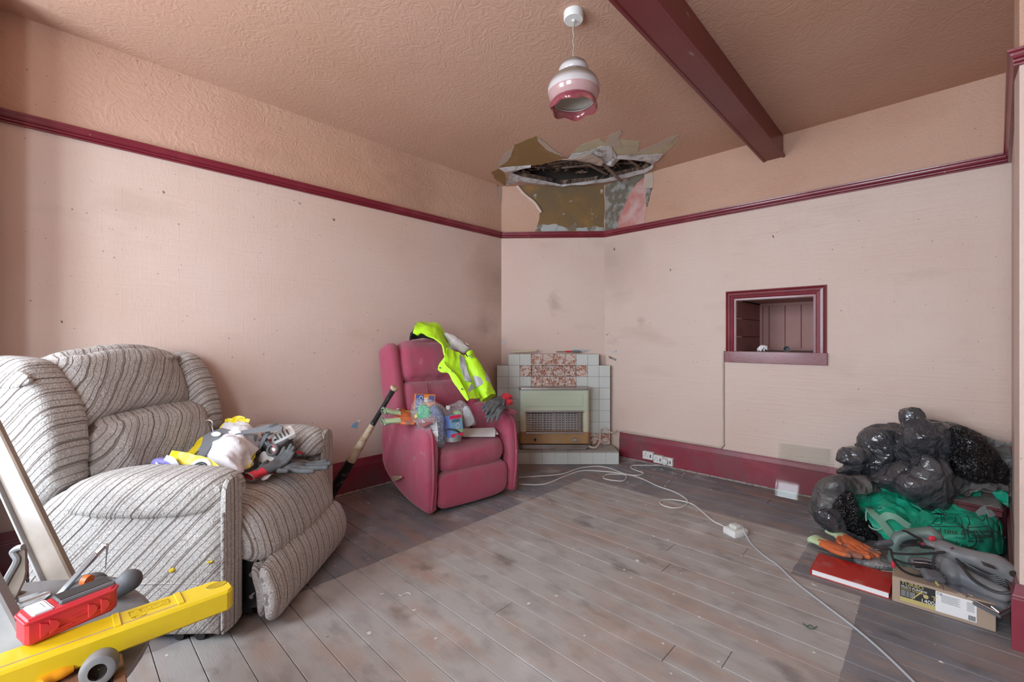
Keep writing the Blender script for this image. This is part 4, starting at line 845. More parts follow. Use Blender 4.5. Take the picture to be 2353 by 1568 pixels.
obj('arm_pad', puff(AO(2.555), (0, -1, 0), .11, .118, 3.2, 12, 4, fn=fz1), 'gside', gc)
def post(y0, y1):
    o = [V((-1.10, y, z)) for y, z in ((y0 + .01, .035), (y1 - .01, .035), (y1, .1), (y1, .5), (y1 - .01, .60), ((y0 + y1) / 2, .625), (y0 + .01, .60), (y0, .5), (y0, .1))]
    return puff(o, (1, 0, 0), .012, .010, 8, 6, 4)
obj('front_panel', post(1.662, 1.768), 'gfront', gc); obj('front_panel', post(2.53, 2.66), 'gfront', gc)
for y in (1.650,): obj('welt', tube(new(), [V((-1.096, y + .008, .04)), V((-1.094, y + .006, .3)), V((-1.094, y + .006, .5))], .0045, 6, 5), 'gside', gc)
obj('skirt_seam', tube(new(), [V((-1.11, 1.647, .235)), V((-1.3, 1.645, .238)), V((-1.55, 1.646, .235)), V((-1.8, 1.652, .24))], .004, 6, 6), 'gside', gc)
# wings
wo = lambda y, dx=-.055: [V((x + dx, y, z)) for x, z in ((-1.70, .62), (-1.695, .70), (-1.71, .82), (-1.75, .93), (-1.80, 1.02), (-1.84, 1.07), (-1.92, 1.088), (-2.01, 1.075), (-2.06, .98), (-2.02, .82), (-1.97, .68), (-1.90, .53), (-1.86, .44), (-1.78, .50), (-1.70, .57))]
obj('wing', puff(wo(1.745), (0, -1, 0), .085, .10, 4.5, 10, 4, fn=fz1), 'gside', gc)
obj('wing', puff([V((max(p.x, -1.90), p.y, p.z)) for p in wo(2.50, .012)], (0, -1, 0), .09, .07, 4, 10, 4, fn=fz1), 'gside', gc)
obj('wing_fold', puff([V((x, 1.665, z)) for x, z in ((-1.99, .98), (-1.93, 1.03), (-1.865, 1.035), (-1.83, 1.0), (-1.87, .975), (-1.93, .97))], (0, -1, 0), .012, .02, 3, 5, 4), 'gside', gc)
# back cushions
def bc(p): return noise.noise(p * V((3)) if False else p * 3.2) * .014 + wrinkle(p, 6, .007, (1, 1.3, 3)) + wrinkle(p + V((2, 0, 1)), 9, .004, (1, 2.2, 1))
def tilt(cx, cz, a): return Matrix.Translation((cx, 0, cz)) @ Matrix.Rotation(a, 4, 'Y')
def topc(p, h):                     # sagging headrest cushion
    u = p.y / h.y; p = p.copy(); p.z += -.02 * u * u; p.x += -.02 * u * u + .05 * (1 - abs(p.z / h.z)) * 0; return p
obj('head_cushion', softbox((-.115, 1.80, -.17), (.10, 2.455, .175), .085, 20, (.035, 0, .012), topc, bc, tilt(-1.905, .935, R(-19))), 'gback', gc)
obj('head_cushion_fold', tube(new(), [V((-1.865, 1.88, 1.035)), V((-1.828, 2.05, 1.045)), V((-1.822, 2.2, 1.052)), V((-1.835, 2.36, 1.058)), V((-1.87, 2.45, 1.06))], [.010, .016, .018, .016, .010], 10, 5, flat=(1, .8)), 'gback', gc)
obj('lumbar_cushion', softbox((-.10, 1.84, -.17), (.10, 2.475, .17), .09, 20, (.045, 0, .0), None, bc, tilt(-1.785, .645, R(-13))), 'gback', gc)
obj('back_shell', softbox((-1.98, 1.83, .42), (-1.86, 2.45, 1.03), .05, 12), 'gback', gc)
# seat and footrest
sprof = lambda y: [V((x, y, z)) for x, z in ((-1.75, .40), (-1.75, .465), (-1.55, .485), (-1.3, .490), (-1.15, .478), (-1.06, .43), (-1.01, .35), (-.985, .262), (-1.02, .225), (-1.07, .25), (-1.12, .33), (-1.3, .36), (-1.55, .37))]
obj('seat_cushion', puff(sprof(2.135), (0, -1, 0), .375, .365, 6, 14, 4, cen=(-1.25, 2.135, .41), fn=lambda p: noise.noise(p * 4) * .012 + wrinkle(p, 8, .005, (1.5, 1, 1))), 'gfront', gc)
fprof = lambda y, dx=0: [V((x + dx, y, z)) for x, z in ((-1.012, .258), (-.985, .25), (-.955, .20), (-.937, .14), (-.934, .09), (-.944, .04), (-.958, .018), (-.975, .022), (-.982, .06), (-.990, .15), (-1.008, .22))]
obj('footrest', puff(fprof(2.12), (0, -1, 0), .385, .375, 7, 14, 4, cen=(-.965, 2.12, .13), fn=lambda p: noise.noise(p * 4) * .008 + wrinkle(p, 12, .006, (.6, 1.6, 1.2)) * max(0, 1 - (p.y - 1.72) / .22)), 'gfront', gc)
obj('footrest_backing', puff(fprof(2.12, -.045), (0, -1, 0), .372, .37, 7, 10, 4, cen=(-1.008, 2.12, .13)), 'gfront', gc)
bm = new(); box(bm, (-1.16, 1.80, .03), (-1.07, 2.48, .34)); box(bm, (-1.72, 1.77, .08), (-1.16, 2.5, .36)); obj('mechanism_box', bm, 'black_mechanism', gc, smooth=False)
obj('mechanism_arm', B((-1.10, 1.785, .06), (-1.035, 1.80, .30), bev=.002), 'black_mechanism', gc, smooth=False)
for z in (.11, .20, .27): obj('bolt', tube(new(), [V((-1.06, 1.786, z)), V((-1.06, 1.776, z))], .009, 8), 'steel', gc)
for (x, y) in ((-1.20, 1.70), (-1.28, 1.70), (-1.75, 1.72), (-1.2, 2.6), (-1.75, 2.6)): obj('castor', tube(new(), [V((x, y - .02, .020)), V((x, y + .02, .020))], .020, 14), 'black_plastic', gc)
for i, (x, z) in enumerate(((395, 1311), (479, 1293), (486, 1291))):
    p = XZ(x, z, 1.642); s_ = .011 if i == 0 else .006; obj('crumb', softbox((-s_, -.004, -s_ * .6), (s_, .004, s_ * .6), .003, 3, T=Matrix.Translation(p) @ Matrix.Rotation(-.5, 4, 'Y')), 'yellow_plastic', gc)
# ------------------------------------------------------------------ gloves
def glove(name, label, wrist, tip, up, L_, hand, cuff, group=None, curl_=.25, mirror=1, spread=.16, cufflen=.30, cufflab=None, hem='glove_brown', fat=1.0, back=None, curls=None):
    T = frame(wrist, V(tip) - V(wrist), up) @ Matrix.Scale(L_, 4) @ Matrix.Diagonal((1, mirror, 1, 1)); s = L_
    root = empty(name, T.translation, 0, label, 'glove', group)
    bm = new()
    capsule(bm, T @ V((.05, 0, .06)), T @ V((.38, .0, .06)), .19 * s * 1, .225 * s, 14, (1, .42) if False else (1, 1))
    bmesh.ops.transform(bm, matrix=T.inverted(), verts=bm.verts)
    for v in bm.verts: v.co.z = .065 + (v.co.z - .06) * .42; v.co.x += .02
    bmesh.ops.transform(bm, matrix=T, verts=bm.verts)
    fs = [(-.175, .80, .060), (-.06, .92, .064), (.06, .96, .065), (.175, .86, .062)]
    curls = curls or [1, 1, 1, 1]
    for i, (y, ln, r) in enumerate(fs):
        a = (i - 1.5) * spread; p = V((.43, y, .065)); seg = (ln - .43) / 2.5; th = 0; r *= fat
        for j in range(3):
            th += curl_ * curls[i] * (1 if j else .5); q = p + V((math.cos(a) * math.cos(th), math.sin(a) * math.cos(th), math.sin(th) * 1)) * seg
            capsule(bm, T @ p, T @ q, r * s, (r - .004) * s, 10); p = q; r -= .003
    p = V((.12, .13, .06)); q = V((.30, .27, .08)); e_ = V((.46, .33, .10)); capsule(bm, T @ p, T @ q, .062 * s * fat, .056 * s * fat, 10); capsule(bm, T @ q, T @ e_, .055 * s * fat, .048 * s * fat, 10)
    obj('hand', bm, hand, root, mods=REM(.0042, 5))
    c = new(); pts = [T @ V((x, 0, .062)) for x in (.12, .02, -.1, -cufflen)]; tube(c, pts, [(.185 * s), .17 * s, .17 * s, .20 * s], 20, 3, flat=(1, .42) if True else None, cap=False)
    # orient the flat cuff with the hand
    displace(c, lambda p: wrinkle(p, 30, .003)); solid(c, .003); obj('cuff', c, cuff, root)
    h = new(); e0 = T @ V((-cufflen, 0, .062)); X = (T.to_3x3() @ V((0, 1, 0))).normalized(); Z = (T.to_3x3() @ V((0, 0, 1))).normalized()
    tube(h, [e0 + X * math.cos(a) * .20 * s + Z * math.sin(a) * .084 * s for a in [i * math.pi / 9 for i in range(18)]], .0032, 6, closed=True); obj('hem', h, hem, root)
    if back:
        b = new(); capsule(b, T @ V((.02, 0, .075)), T @ V((.30, 0, .085)), .12 * s, .13 * s, 12)
        bmesh.ops.transform(b, matrix=T.inverted(), verts=b.verts)
        for v in b.verts: v.co.z = .095 + (v.co.z - .08) * .35
        bmesh.ops.transform(b, matrix=T, verts=b.verts); obj('knitted_back', b, back, root)
    return root
def gz(px, py, z): return U(px, py, z)
ST = .490                           # seat height of the grey recliner
glove('glove', 'black and red work glove lying flat with fingers spread on the grey recliner seat', gz(625, 1082, ST + .02), gz(724, 1083, ST + .02), (0, 0, 1), .27, 'glove_dark', 'glove_red', 'gloves on the grey recliner', .04, -1, .20, .12, fat=.85)
glove('glove', 'black and red work glove folded with its open cuff showing on the grey recliner seat', gz(592, 1094, ST + .03), gz(665, 1062, ST + .055), (-.2, -.5, 1), .20, 'glove_dark', 'glove_red', 'gloves on the grey recliner', .35, 1, .05, .20)
glove('glove', 'dark glove half tucked under the respirator on the grey recliner', gz(676, 1050, ST + .03), gz(640, 1075, ST + .06), (0, 0, 1), .15, 'glove_dark', 'glove_red', 'gloves on the grey recliner', .3, 1, .05, .35)
p = U(606, 1090, ST + .025); obj('glove_label', patch([[p, p + V((.022, 0, .0)), p + V((.045, .0, 0))], [p + V((0, -.02, -.004)), p + V((.02, -.025, .008)), p + V((.045, -.02, 0))], [p + V((.01, -.045, -.01)), p + V((.03, -.055, -.012)), p + V((.04, -.04, -.01))]], 3, .0015, lambda p: wrinkle(p, 60, .003)), 'paper', label='crumpled white care label hanging from a red glove cuff', cat='label')
# white coverall with yellow tape on the recliner seat, against the far arm
def G(x, y, d): return D(x, y, d)
cov = empty('coverall', (-1.55, 2.2, ST), 0, 'white disposable coverall with yellow taped seams heaped on the grey recliner', 'coverall')
rows = [[G(508, 985, 2.44), G(530, 968, 2.46), G(560, 972, 2.46), G(592, 1000, 2.44)], [G(455, 1030, 2.3), G(510, 1000, 2.26), G(560, 995, 2.26), G(600, 1015, 2.34)], [G(430, 1062, 2.12), G(490, 1035, 2.05), G(545, 1025, 2.08), G(585, 1040, 2.2)], [G(455, 1090, 1.98), G(500, 1070, 1.96), G(540, 1062, 2.0), G(575, 1072, 2.1)], [G(500, 1110, 1.93), G(520, 1104, 1.93), G(545, 1092, 1.97), G(562, 1080, 2.06)]]
obj('fabric', patch(rows, 10, .004, lambda p: crumple(p, 5, .016) + fold(p, 9, .028) + fold(p, 22, .006)), 'coverall', cov, angle=30)
def ribbon(pts, w, mat, par, t=.0015, name='tape', k=5, fn=None):
    pts = catmull([V(p) for p in pts], k); bm = new(); up = V((0, -.35, 1)).normalized(); a = []; b = []
    for i, p in enumerate(pts):
        d = (pts[min(i + 1, len(pts) - 1)] - pts[max(i - 1, 0)]).normalized(); s = d.cross(V((0, -1, .45))).normalized(); ww = w * (1 + .18 * noise.noise(p * 25)); a.append(bm.verts.new(p + s * ww)); b.append(bm.verts.new(p - s * ww))
    for i in range(len(a) - 1): bm.faces.new((a[i], a[i + 1], b[i + 1], b[i]))
    if fn: displace(bm, fn)
    solid(bm, t); return obj(name, bm, mat, par)
ytf = lambda p: wrinkle(p, 40, .004)
ribbon([G(505, 992, 2.42), G(520, 975, 2.44), G(545, 962, 2.44), G(562, 965, 2.44)], .013, 'yellow_tape', cov, fn=ytf)
ribbon([G(548, 964, 2.43), G(560, 975, 2.43), G(576, 992, 2.42)], .012, 'yellow_tape', cov, fn=ytf)
ribbon([G(517, 968, 2.43), G(528, 966, 2.43), G(545, 970, 2.42)], .010, 'yellow_tape', cov, fn=ytf); ribbon([G(550, 975, 2.42), G(562, 967, 2.42), G(574, 968, 2.42)], .010, 'yellow_tape', cov, fn=ytf)
ribbon([G(418, 1052, 2.05), G(440, 1040, 2.1), G(462, 1018, 2.2), G(478, 1010, 2.24)], .026, 'yellow_tape', cov, fn=ytf)
ribbon([G(592, 1006, 2.36), G(580, 1022, 2.3), G(584, 1045, 2.2), G(574, 1068, 2.1), G(570, 1078, 2.06)], .013, 'yellow_tape', cov, fn=ytf)
ribbon([G(390, 1048, 1.92), G(415, 1052, 1.9), G(440, 1058, 1.9), G(470, 1066, 1.88), G(495, 1084, 1.85)], .024, 'yellow_tape', cov, fn=ytf)
pc = empty('cloth_bundle', (-1.5, 1.92, ST), 0, 'purple folded cloth with pale trim behind the near arm of the grey recliner', 'cloth')
obj('fabric', puff([G(x, y, 1.93) for x, y in ((350, 1090), (358, 1062), (378, 1050), (405, 1050), (432, 1060), (450, 1080), (440, 1100), (390, 1105))], (0, -1, .3), .05, .05, 2.2, 9, 4, fn=lambda p: crumple(p, 9, .012)), 'purple_cloth', pc)
ribbon([G(380, 1052, 1.87), G(395, 1058, 1.865), G(405, 1072, 1.86), G(408, 1082, 1.86)], .012, 'reflective', pc); ribbon([G(358, 1063, 1.875), G(372, 1078, 1.87)], .003, 'reflective', pc)
# hanger
hg = empty('coat_hanger', G(520, 1010, 2.25), 0, 'grey plastic coat hanger with chrome hook on the white coverall', 'hanger')
ho = [(470, 1015), (472, 1002), (490, 992), (512, 984), (530, 989), (560, 990), (590, 983), (615, 977), (640, 976), (652, 981), (650, 990), (620, 992), (585, 996), (545, 999), (515, 1006), (492, 1022), (472, 1048), (458, 1062), (448, 1056), (462, 1038)]
bm = new(); P = [G(x, y, 2.32 - (y - 976) * .0042) for x, y in ho]; vs = [bm.verts.new(p) for p in P]; f = bm.faces.new(vs); bmesh.ops.triangulate(bm, faces=[f]); r = bmesh.ops.extrude_face_region(bm, geom=list(bm.faces)); bmesh.ops.translate(bm, vec=(.004, -.022, .004), verts=[g for g in r['geom'] if isinstance(g, bmesh.types.BMVert)])
obj('arms', bm, 'hanger_grey', hg, smooth=False)
hk = [G(x, y, 2.21) for x, y in ((490, 992), (487, 980), (488, 971), (482, 966), (474, 967), (467, 972), (464, 980), (463, 983))]; obj('hook', tube(new(), hk, .0028, 8, 4), 'chrome_dusty', hg)
c = G(497, 998, 2.185); obj('size_sticker', tube(new(), [c, c + V((0, -.003, .001))], .019, 24, flat=(1.25, .62)), 'paper', hg)
# half mask respirator with white filters
rp = empty('respirator', G(635, 1040, 2.3), 0, 'grey rubber respirator mask with white filters and grey straps on the grey recliner', 'respirator')
bm = new(); capsule(bm, G(622, 1018, 2.36), G(640, 1045, 2.34), .055, .06, 16); capsule(bm, G(640, 1045, 2.34), G(637, 1062, 2.30), .055, .035, 14); capsule(bm, G(636, 1030, 2.33), G(655, 1012, 2.38), .05, .04, 14); obj('face_piece', bm, 'grey_rubber', rp, mods=REM(.005, 6))
A = G(628, 1035, 2.225)
def spoke(a, b, r=.010): capsule(new_bm, a, b, r, r * .8, 10)
new_bm = new(); spoke(A, G(610, 1008, 2.27), .011); spoke(A, G(660, 1012, 2.30), .011); spoke(A, G(636, 1064, 2.20), .010); spoke(A, G(597, 1043, 2.26), .009); obj('yoke', new_bm, 'grey_rubber', rp, mods=REM(.0035, 3))
TT = Matrix.Translation(A) @ (V((-.15, -1, .35)).to_track_quat('Z', 'Y').to_matrix().to_4x4())
obj('valve_ring', lathe(new(), [(.020, 0), (.032, 0), (.032, .012), (.027, .016), (.021, .014), (.020, .008)], 28, TT), 'grey_rubber', rp); obj('valve_cover', lathe(new(), [(.001, .010), (.012, .009), (.021, .004)], 24, TT), 'chrome_dusty', rp)
obj('valve_tab', B((-.006, .017, .008), (.006, .024, .015), TT @ Matrix.Rotation(-1.9, 4, 'Z'), bev=.001), 'red_switch', rp, smooth=False); obj('valve_tab', B((-.010, .017, .008), (.010, .023, .015), TT @ Matrix.Rotation(-.3, 4, 'Z'), bev=.001), 'red_switch', rp, smooth=False)
a_, b_ = G(624, 1016, 2.30), G(675, 990, 2.36); ax = (b_ - a_); TF = frame((a_ + b_) / 2, ax, (-.25, -.75, .65)); fil = [(-.075, -.030), (-.055, -.040), (.05, -.040), (.058, -.036), (.058, .036), (.05, .040), (-.055, .040), (-.078, .028), (-.086, 0)]
fo_ = obj('filter', prism([(x * 1.02, y) for x, y in fil], -.012, .014, TF, .003), 'white_plastic', rp, smooth=False)
for k in range(4): obj('print_line', B((-.03 + .018 * k, -.026, .0142), (-.022 + .018 * k, .024 - .008 * (k % 2), .0146), TF), 'grey_rubber', fo_, smooth=False)
obj('print_square', B((-.045, -.022, .0142), (-.032, -.008, .0146), TF), 'ink', fo_, smooth=False); obj('print_oval', tube(new(), [TF @ V((-.062, .0, .014)), TF @ V((-.062, 0, .0148))], .011, 16), 'print_pink', fo_)
TF2 = frame(G(617, 1058, 2.22), V((.1, -.05, -.04)), (-.4, -.7, .5)); obj('filter', prism([(x * .75, y * .7) for x, y in fil], -.010, .010, TF2, .003), 'white_plastic', rp, smooth=False)
ribbon([G(640, 976, 2.30), G(622, 983, 2.27), G(612, 1000, 2.25), G(602, 1018, 2.24), G(590, 1040, 2.23)], .010, 'grey_rubber', rp, .003, 'strap'); ribbon([G(590, 1000, 2.27), G(584, 1018, 2.26), G(582, 1036, 2.25), G(586, 1044, 2.24)], .007, 'grey_rubber', rp, .003, 'strap')
ribbon([G(585, 1044, 2.24), G(590, 1056, 2.2), G(594, 1068, 2.16), G(593, 1068, 2.15)], .007, 'grey_rubber', rp, .003, 'strap'); ribbon([G(664, 1012, 2.36), G(672, 1022, 2.37), G(664, 1040, 2.37), G(660, 1050, 2.36)], .009, 'grey_rubber', rp, .003, 'strap')
obj('buckle', B((-.016, -.010, -.004), (.016, .010, .004), frame(G(588, 1042, 2.235), (1, 0, -.4)), bev=.002), 'black_plastic', rp, smooth=False)
# second dust mask behind the near arm
dm = empty('dust_mask', G(455, 1078, 1.84), 0, 'grey and white round dust mask filter peeping over the near recliner arm', 'dust mask')
Tm = Matrix.Translation(G(462, 1082, 1.86)) @ (V((.05, -1, .45)).to_track_quat('Z', 'Y').to_matrix().to_4x4())
obj('mask_frame', prism([(x, y) for x, y in ((-.085, -.05), (-.05, -.01), (0, .045), (.022, .040), (.055, 0), (.07, -.05))], -.02, .0, Tm, .003), 'grey_rubber', dm, smooth=False)
obj('filter_rim', lathe(new(), [(.034, -.002), (.050, -.002), (.050, .010), (.046, .014), (.036, .012), (.034, .004)], 32, Tm), 'white_plastic', dm)
for r_ in (.010, .018, .026, .033): obj('filter_ring', lathe(new(), [(r_, .002), (r_ + .003, .002), (r_ + .003, .009), (r_, .009)], 28, Tm), 'grey_rubber', dm)
obj('filter_well', lathe(new(), [(.001, .001), (.035, .001)], 24, Tm), 'ink', dm)
# ------------------------------------------------------------------ red recliner
RA = math.atan2(.637, .772); RO = V((-.587, 2.83, 0)) + V((math.cos(RA), math.sin(RA), 0)) * .395 + V((.637, -.772, 0)) * .025
rc = empty('recliner', RO, RA, 'dusty red velour recliner with items on it beside the fireplace', 'recliner'); RT = wm(rc)
def rl(x, y, z): return RT @ V((x, y, z))       # local: x across (-.395 left arm), y back, z up
def RL(x): return [RT @ V(p) for p in x]
rfn = lambda p: noise.noise(p * 5) * .006 + wrinkle(p, 9, .003)
rd = lambda v: (RT.to_3x3() @ V(v))
def rside(x): return RL([(x, y, z) for y, z in ((.0, .05), (.02, .035), (.25, .05), (.50, .10), (.66, .20), (.70, .32), (.70, .50), (.62, .56), (.40, .56), (.15, .55), (.03, .50), (.0, .35), (-.002, .2))])
for sx in (-1, 1):
    obj('side_panel', puff(rside(sx * .335), rd((sx, 0, 0)), .055, .05, 6, 8, 4, fn=rfn), 'rvel', rc)
    # arm pad with a fat rolled front that runs down to the floor
    o = RL([(sx * .342, y, z) for y, z in ((-.018, .04), (.0, .03), (.05, .06), (.065, .30), (.10, .46), (.20, .50), (.50, .51), (.60, .53), (.62, .60), (.50, .625), (.25, .63), (.10, .62), (.015, .57), (-.02, .48), (-.03, .3), (-.025, .15))])
    obj('arm_pad', puff(o, rd((sx, 0, 0)), .058, .054, 3.4, 10, 4, cen=rl(sx * .342, .10, .46), fn=lambda p: noise.noise(p * 6) * .008 + wrinkle(p, 14, .005)), ['rvel', 'rvelw'][0], rc)
    obj('welt', tube(new(), RL([(sx * .345, -.022 - .0, .05), (sx * .347, -.048, .25), (sx * .347, -.040, .44), (sx * .345, -.02, .54), (sx * .342, .05, .615)]), .007, 8, 6), 'rvel', rc)
bm = puff(RL([(x, .10, .655 - 0 * x) for x in ()]) if False else RL([(-.39, -.0, .60), (-.30, -.005, .625), (-.275, .12, .64), (-.28, .30, .645), (-.38, .32, .63), (-.405, .15, .61)]), rd((0, 0, 1)), .018, .03, 2.5, 6, 4, fn=lambda p: crumple(p, 12, .006)); obj('arm_cover', bm, 'rvelw', rc)
bm = puff(RL([(.39, -.01, .60), (.30, -.005, .625), (.27, .12, .64), (.275, .34, .645), (.385, .34, .635), (.405, .15, .61)]), rd((0, 0, 1)), .018, .03, 2.5, 6, 4, fn=lambda p: crumple(p, 12, .006)); obj('arm_cover', bm, 'rvel', rc)
seatp = RL([(0, y, z) for y, z in ((.55, .34), (.55, .42), (.40, .435), (.18, .44), (.04, .43), (-.02, .395), (-.035, .34), (-.02, .285), (.02, .26), (.10, .28), (.3, .31))])
obj('seat_cushion', puff(seatp, rd((1, 0, 0)), .283, .283, 5, 12, 4, cen=rl(0, .25, .355), fn=lambda p: noise.noise(p * 5) * .012 + wrinkle(p, 10, .006, (1, 1, 1.6))), 'rvel', rc)
ftp = RL([(0, y, z) for y, z in ((.06, .265), (.0, .268), (-.025, .24), (-.035, .15), (-.03, .06), (-.01, .03), (.04, .03), (.06, .1))])
obj('footrest', puff(ftp, rd((1, 0, 0)), .286, .286, 6, 12, 4, fn=lambda p: noise.noise(p * 5) * .008 + wrinkle(p, 12, .004)), 'rvel', rc)
def gath(p, f=16, a=.014):          # gathers run up the cushion
    q = RT.inverted() @ p; return a * noise.noise(V((q.x * f, q.y * 2, q.z * 3))) + wrinkle(p, 8, .004)
TB = RT @ Matrix.Translation((0, .50, .42)) @ Matrix.Rotation(R(-15), 4, 'X')
edgef = lambda p, h: V((p.x * (1 - .04 * max(0, p.z / h.z)), p.y, p.z))
obj('head_cushion', softbox((-.275, -.10, .405), (.275, .09, .73), .075, 20, (.0, .025, .02), edgef, gath, TB), 'rvel', rc)
obj('back_cushion', softbox((-.275, -.085, .155), (.275, .08, .415), .06, 20, (0, .025, 0), None, gath, TB), 'rvel', rc)
obj('lumbar_cushion', softbox((-.275, -.09, -.04), (.275, .06, .17), .06, 16, (0, .02, 0), None, gath, TB), 'rvel', rc)
obj('back_seam', tube(new(), [TB @ V((-.11, -.113, .40)), TB @ V((-.11, -.118, .28)), TB @ V((-.11, -.100, .16))], .003, 6, 3), 'rvel', rc)
for sx in (-1, 1): obj('wing', softbox((-.055 + sx * .325, -.085, .10), (.055 + sx * .325, .12, .715), .05, 14, (.01, .01, .01), None, lambda p: noise.noise(p * 6) * .006, TB), 'rvel', rc)
obj('back_shell', softbox((-.36, .03, .0), (.36, .12, .66), .04, 10, T=TB), 'rvel', rc)
bm = new(); box(bm, (-.30, .03, .03), (.30, .6, .30), RT); obj('base_frame', bm, 'black_mechanism', rc, smooth=False)
lv = RL([(-.398, .43, .17), (-.43, .36, .165), (-.445, .27, .185), (-.447, .22, .205)])
la = obj('lever', prism([(-.075, -.016), (-.05, -.026), (.03, -.014), (.08, .0), (.08, .014), (.02, .012), (-.06, .012)], -.008, .008, frame(rl(-.425, .33, .19), rd((0, -1, .22)), rd((-1, 0, 0))), .003), 'wood_light', rc, smooth=False)
obj('lever_pivot', tube(new(), RL([(-.385, .36, .18), (-.42, .36, .18)]), .018, 14), 'cream_metal_shaded', rc)
# gloves on its left arm (orange and mint) and right arm (black and red)
glove('glove', 'upper mint and orange work glove on the left arm of the red recliner', D(905, 953, 2.93), D(948, 961, 3.02), (0, -.3, 1), .22, 'glove_orange', 'glove_mint', 'gloves on the left arm of the red recliner', -.15, 1, .13, .36, hem='grey_rubber', back='glove_mint')
glove('glove', 'lower mint and orange work glove with its cuff hanging from the red recliner arm', D(907, 972, 2.84), D(954, 968, 2.93), (0, -.4, 1), .215, 'glove_orange', 'glove_mint', 'gloves on the left arm of the red recliner', -.15, -1, .13, .36, hem='grey_rubber')
glove('glove', 'upper black glove with red cuff on the right arm of the red recliner', D(1155, 920, 3.28), D(1120, 938, 3.12), (0, -.5, 1), .22, 'glove_dark', 'glove_red', 'gloves on the right arm of the red recliner', -.2, 1, .05, .28, hem='glove_red')
glove('glove', 'lower black glove with red cuff over the right arm of the red recliner', D(1158, 933, 3.22), D(1130, 955, 3.08), (0, -.6, 1), .20, 'glove_dark', 'glove_red', 'gloves on the right arm of the red recliner', -.3, -1, .05, .28, hem='glove_red')
T = frame(D(935, 948, 3.06), V((1, 0.3, -.35)), (0, -.4, 1)); mk_ = empty('marker_pen', T.translation, 0, 'yellow and black marker behind the gloves on the red recliner arm', 'pen'); obj('barrel', tube(new(), [T @ V((-.045, 0, 0)), T @ V((.05, 0, 0))], .012, 12), 'yellow_tape', mk_); obj('cap', tube(new(), [T @ V((-.075, 0, 0)), T @ V((-.045, 0, 0))], .011, 12), 'white_plastic', mk_)
# things on the seat
def Sx(x, y, z): return rl(x, y, z)
bx = empty('glue_box', D(975, 920, 3.12), 0, 'small blue and orange carton behind the clear bag on the red recliner', 'carton')
a_, b_ = D(953, 950, 3.14), D(998, 950, 3.20); Tb = frame(a_, b_ - a_); hh = .135; wl_ = (b_ - a_).length
obj('carton', B((0, 0, 0), (wl_, .05, hh), Tb, bev=.001), 'print_orange', bx, smooth=False); obj('blue_panel', B((0, -.0008, 0), (wl_ * .40, 0, hh - .001), Tb), 'print_navy', bx, smooth=False); obj('blue_panel', B((wl_ * .66, -.0008, hh - .055), (wl_ * .95, 0, hh - .006), Tb), 'print_navy', bx, smooth=False); obj('white_square', B((wl_ * .43, -.0008, hh - .055), (wl_ * .60, 0, hh - .022), Tb), 'paper', bx, smooth=False)
text('Cop', 'lettering', bx, 'paper', Tb @ Matrix.Translation((wl_ * .24, -.0012, hh - .008)) @ Matrix.Rotation(R(90), 4, 'X') @ Matrix.Rotation(R(-80), 4, 'Z'), .038)
bg = empty('clear_bag', D(985, 1020, 2.93), 0, 'clear plastic bag of folded blue and green workwear on the red recliner seat', 'bag')
obj('green_cloth', puff([D(x, y, 2.93) for x, y in ((962, 935), (985, 934), (992, 960), (985, 990), (968, 1003), (955, 985), (960, 960))], (0, -1, .2), .035, .05, 3, 7, 4, fn=lambda p: crumple(p, 14, .008)), 'green_cloth', bg)
obj('blue_cloth', puff([D(x, y, 2.95) for x, y in ((985, 936), (1008, 934), (1022, 960), (1020, 1000), (1012, 1026), (990, 1027), (975, 1018), (985, 990), (990, 960))], (0, -1, .2), .04, .05, 3, 7, 4, fn=lambda p: crumple(p, 14, .010)), 'blue_cloth', bg)
obj('yellow_card', puff([D(x, y, 2.94) for x, y in ((953, 955), (968, 950), (970, 975), (957, 985))], (0, -1, .2), .02, .03, 3, 5, 3), 'yellow_tape', bg)
obj('printed_card', patch([[D(x, y, 2.875) for x, y in ((976, 962), (988, 963), (1002, 962))], [D(x, y, 2.865) for x, y in ((974, 985), (990, 986), (1005, 982))], [D(x, y, 2.87) for x, y in ((984, 1016), (995, 1018), (1006, 1016))]], 4, .001, lambda p: wrinkle(p, 25, .004)), 'lilac', bg)
obj('barcode_label', patch([[D(x, y, 2.856) for x, y in ((984, 992), (1006, 990))], [D(x, y, 2.856) for x, y in ((985, 1004), (1007, 1003))]], 1, .0008), 'paper', bg, smooth=False)
obj('film', puff([D(x, y, 2.92) for x, y in ((950, 922), (975, 918), (1000, 922), (1018, 935), (1026, 965), (1024, 1000), (1018, 1027), (990, 1029), (972, 1018), (958, 985), (947, 960))], (0, -1, .2), .085, .07, 2.6, 9, 4, fn=lambda p: crumple(p, 10, .012)), 'clear_film', bg)
b2 = empty('clear_bag', D(1060, 960, 3.1), 0, 'clear plastic bag with a green sachet on the right of the red recliner seat', 'bag')
obj('film', puff([D(x, y, 3.10) for x, y in ((1022, 938), (1045, 925), (1065, 919), (1082, 940), (1092, 965), (1094, 978), (1070, 986), (1040, 990), (1026, 965))], (0, -1, .2), .06, .05, 2.6, 9, 4, fn=lambda p: crumple(p, 10, .012)), 'clear_film', b2)
obj('green_sachet', puff([D(x, y, 3.10) for x, y in ((1040, 948), (1058, 945), (1064, 965), (1058, 978), (1044, 972))], (0, -1, .2), .02, .02, 3, 5, 3), 'print_green', b2); obj('white_sachet', puff([D(x, y, 3.10) for x, y in ((1064, 940), (1076, 934), (1090, 962), (1088, 974), (1070, 980))], (0, -1, .2), .015, .02, 3, 5, 3), 'reflective', b2)
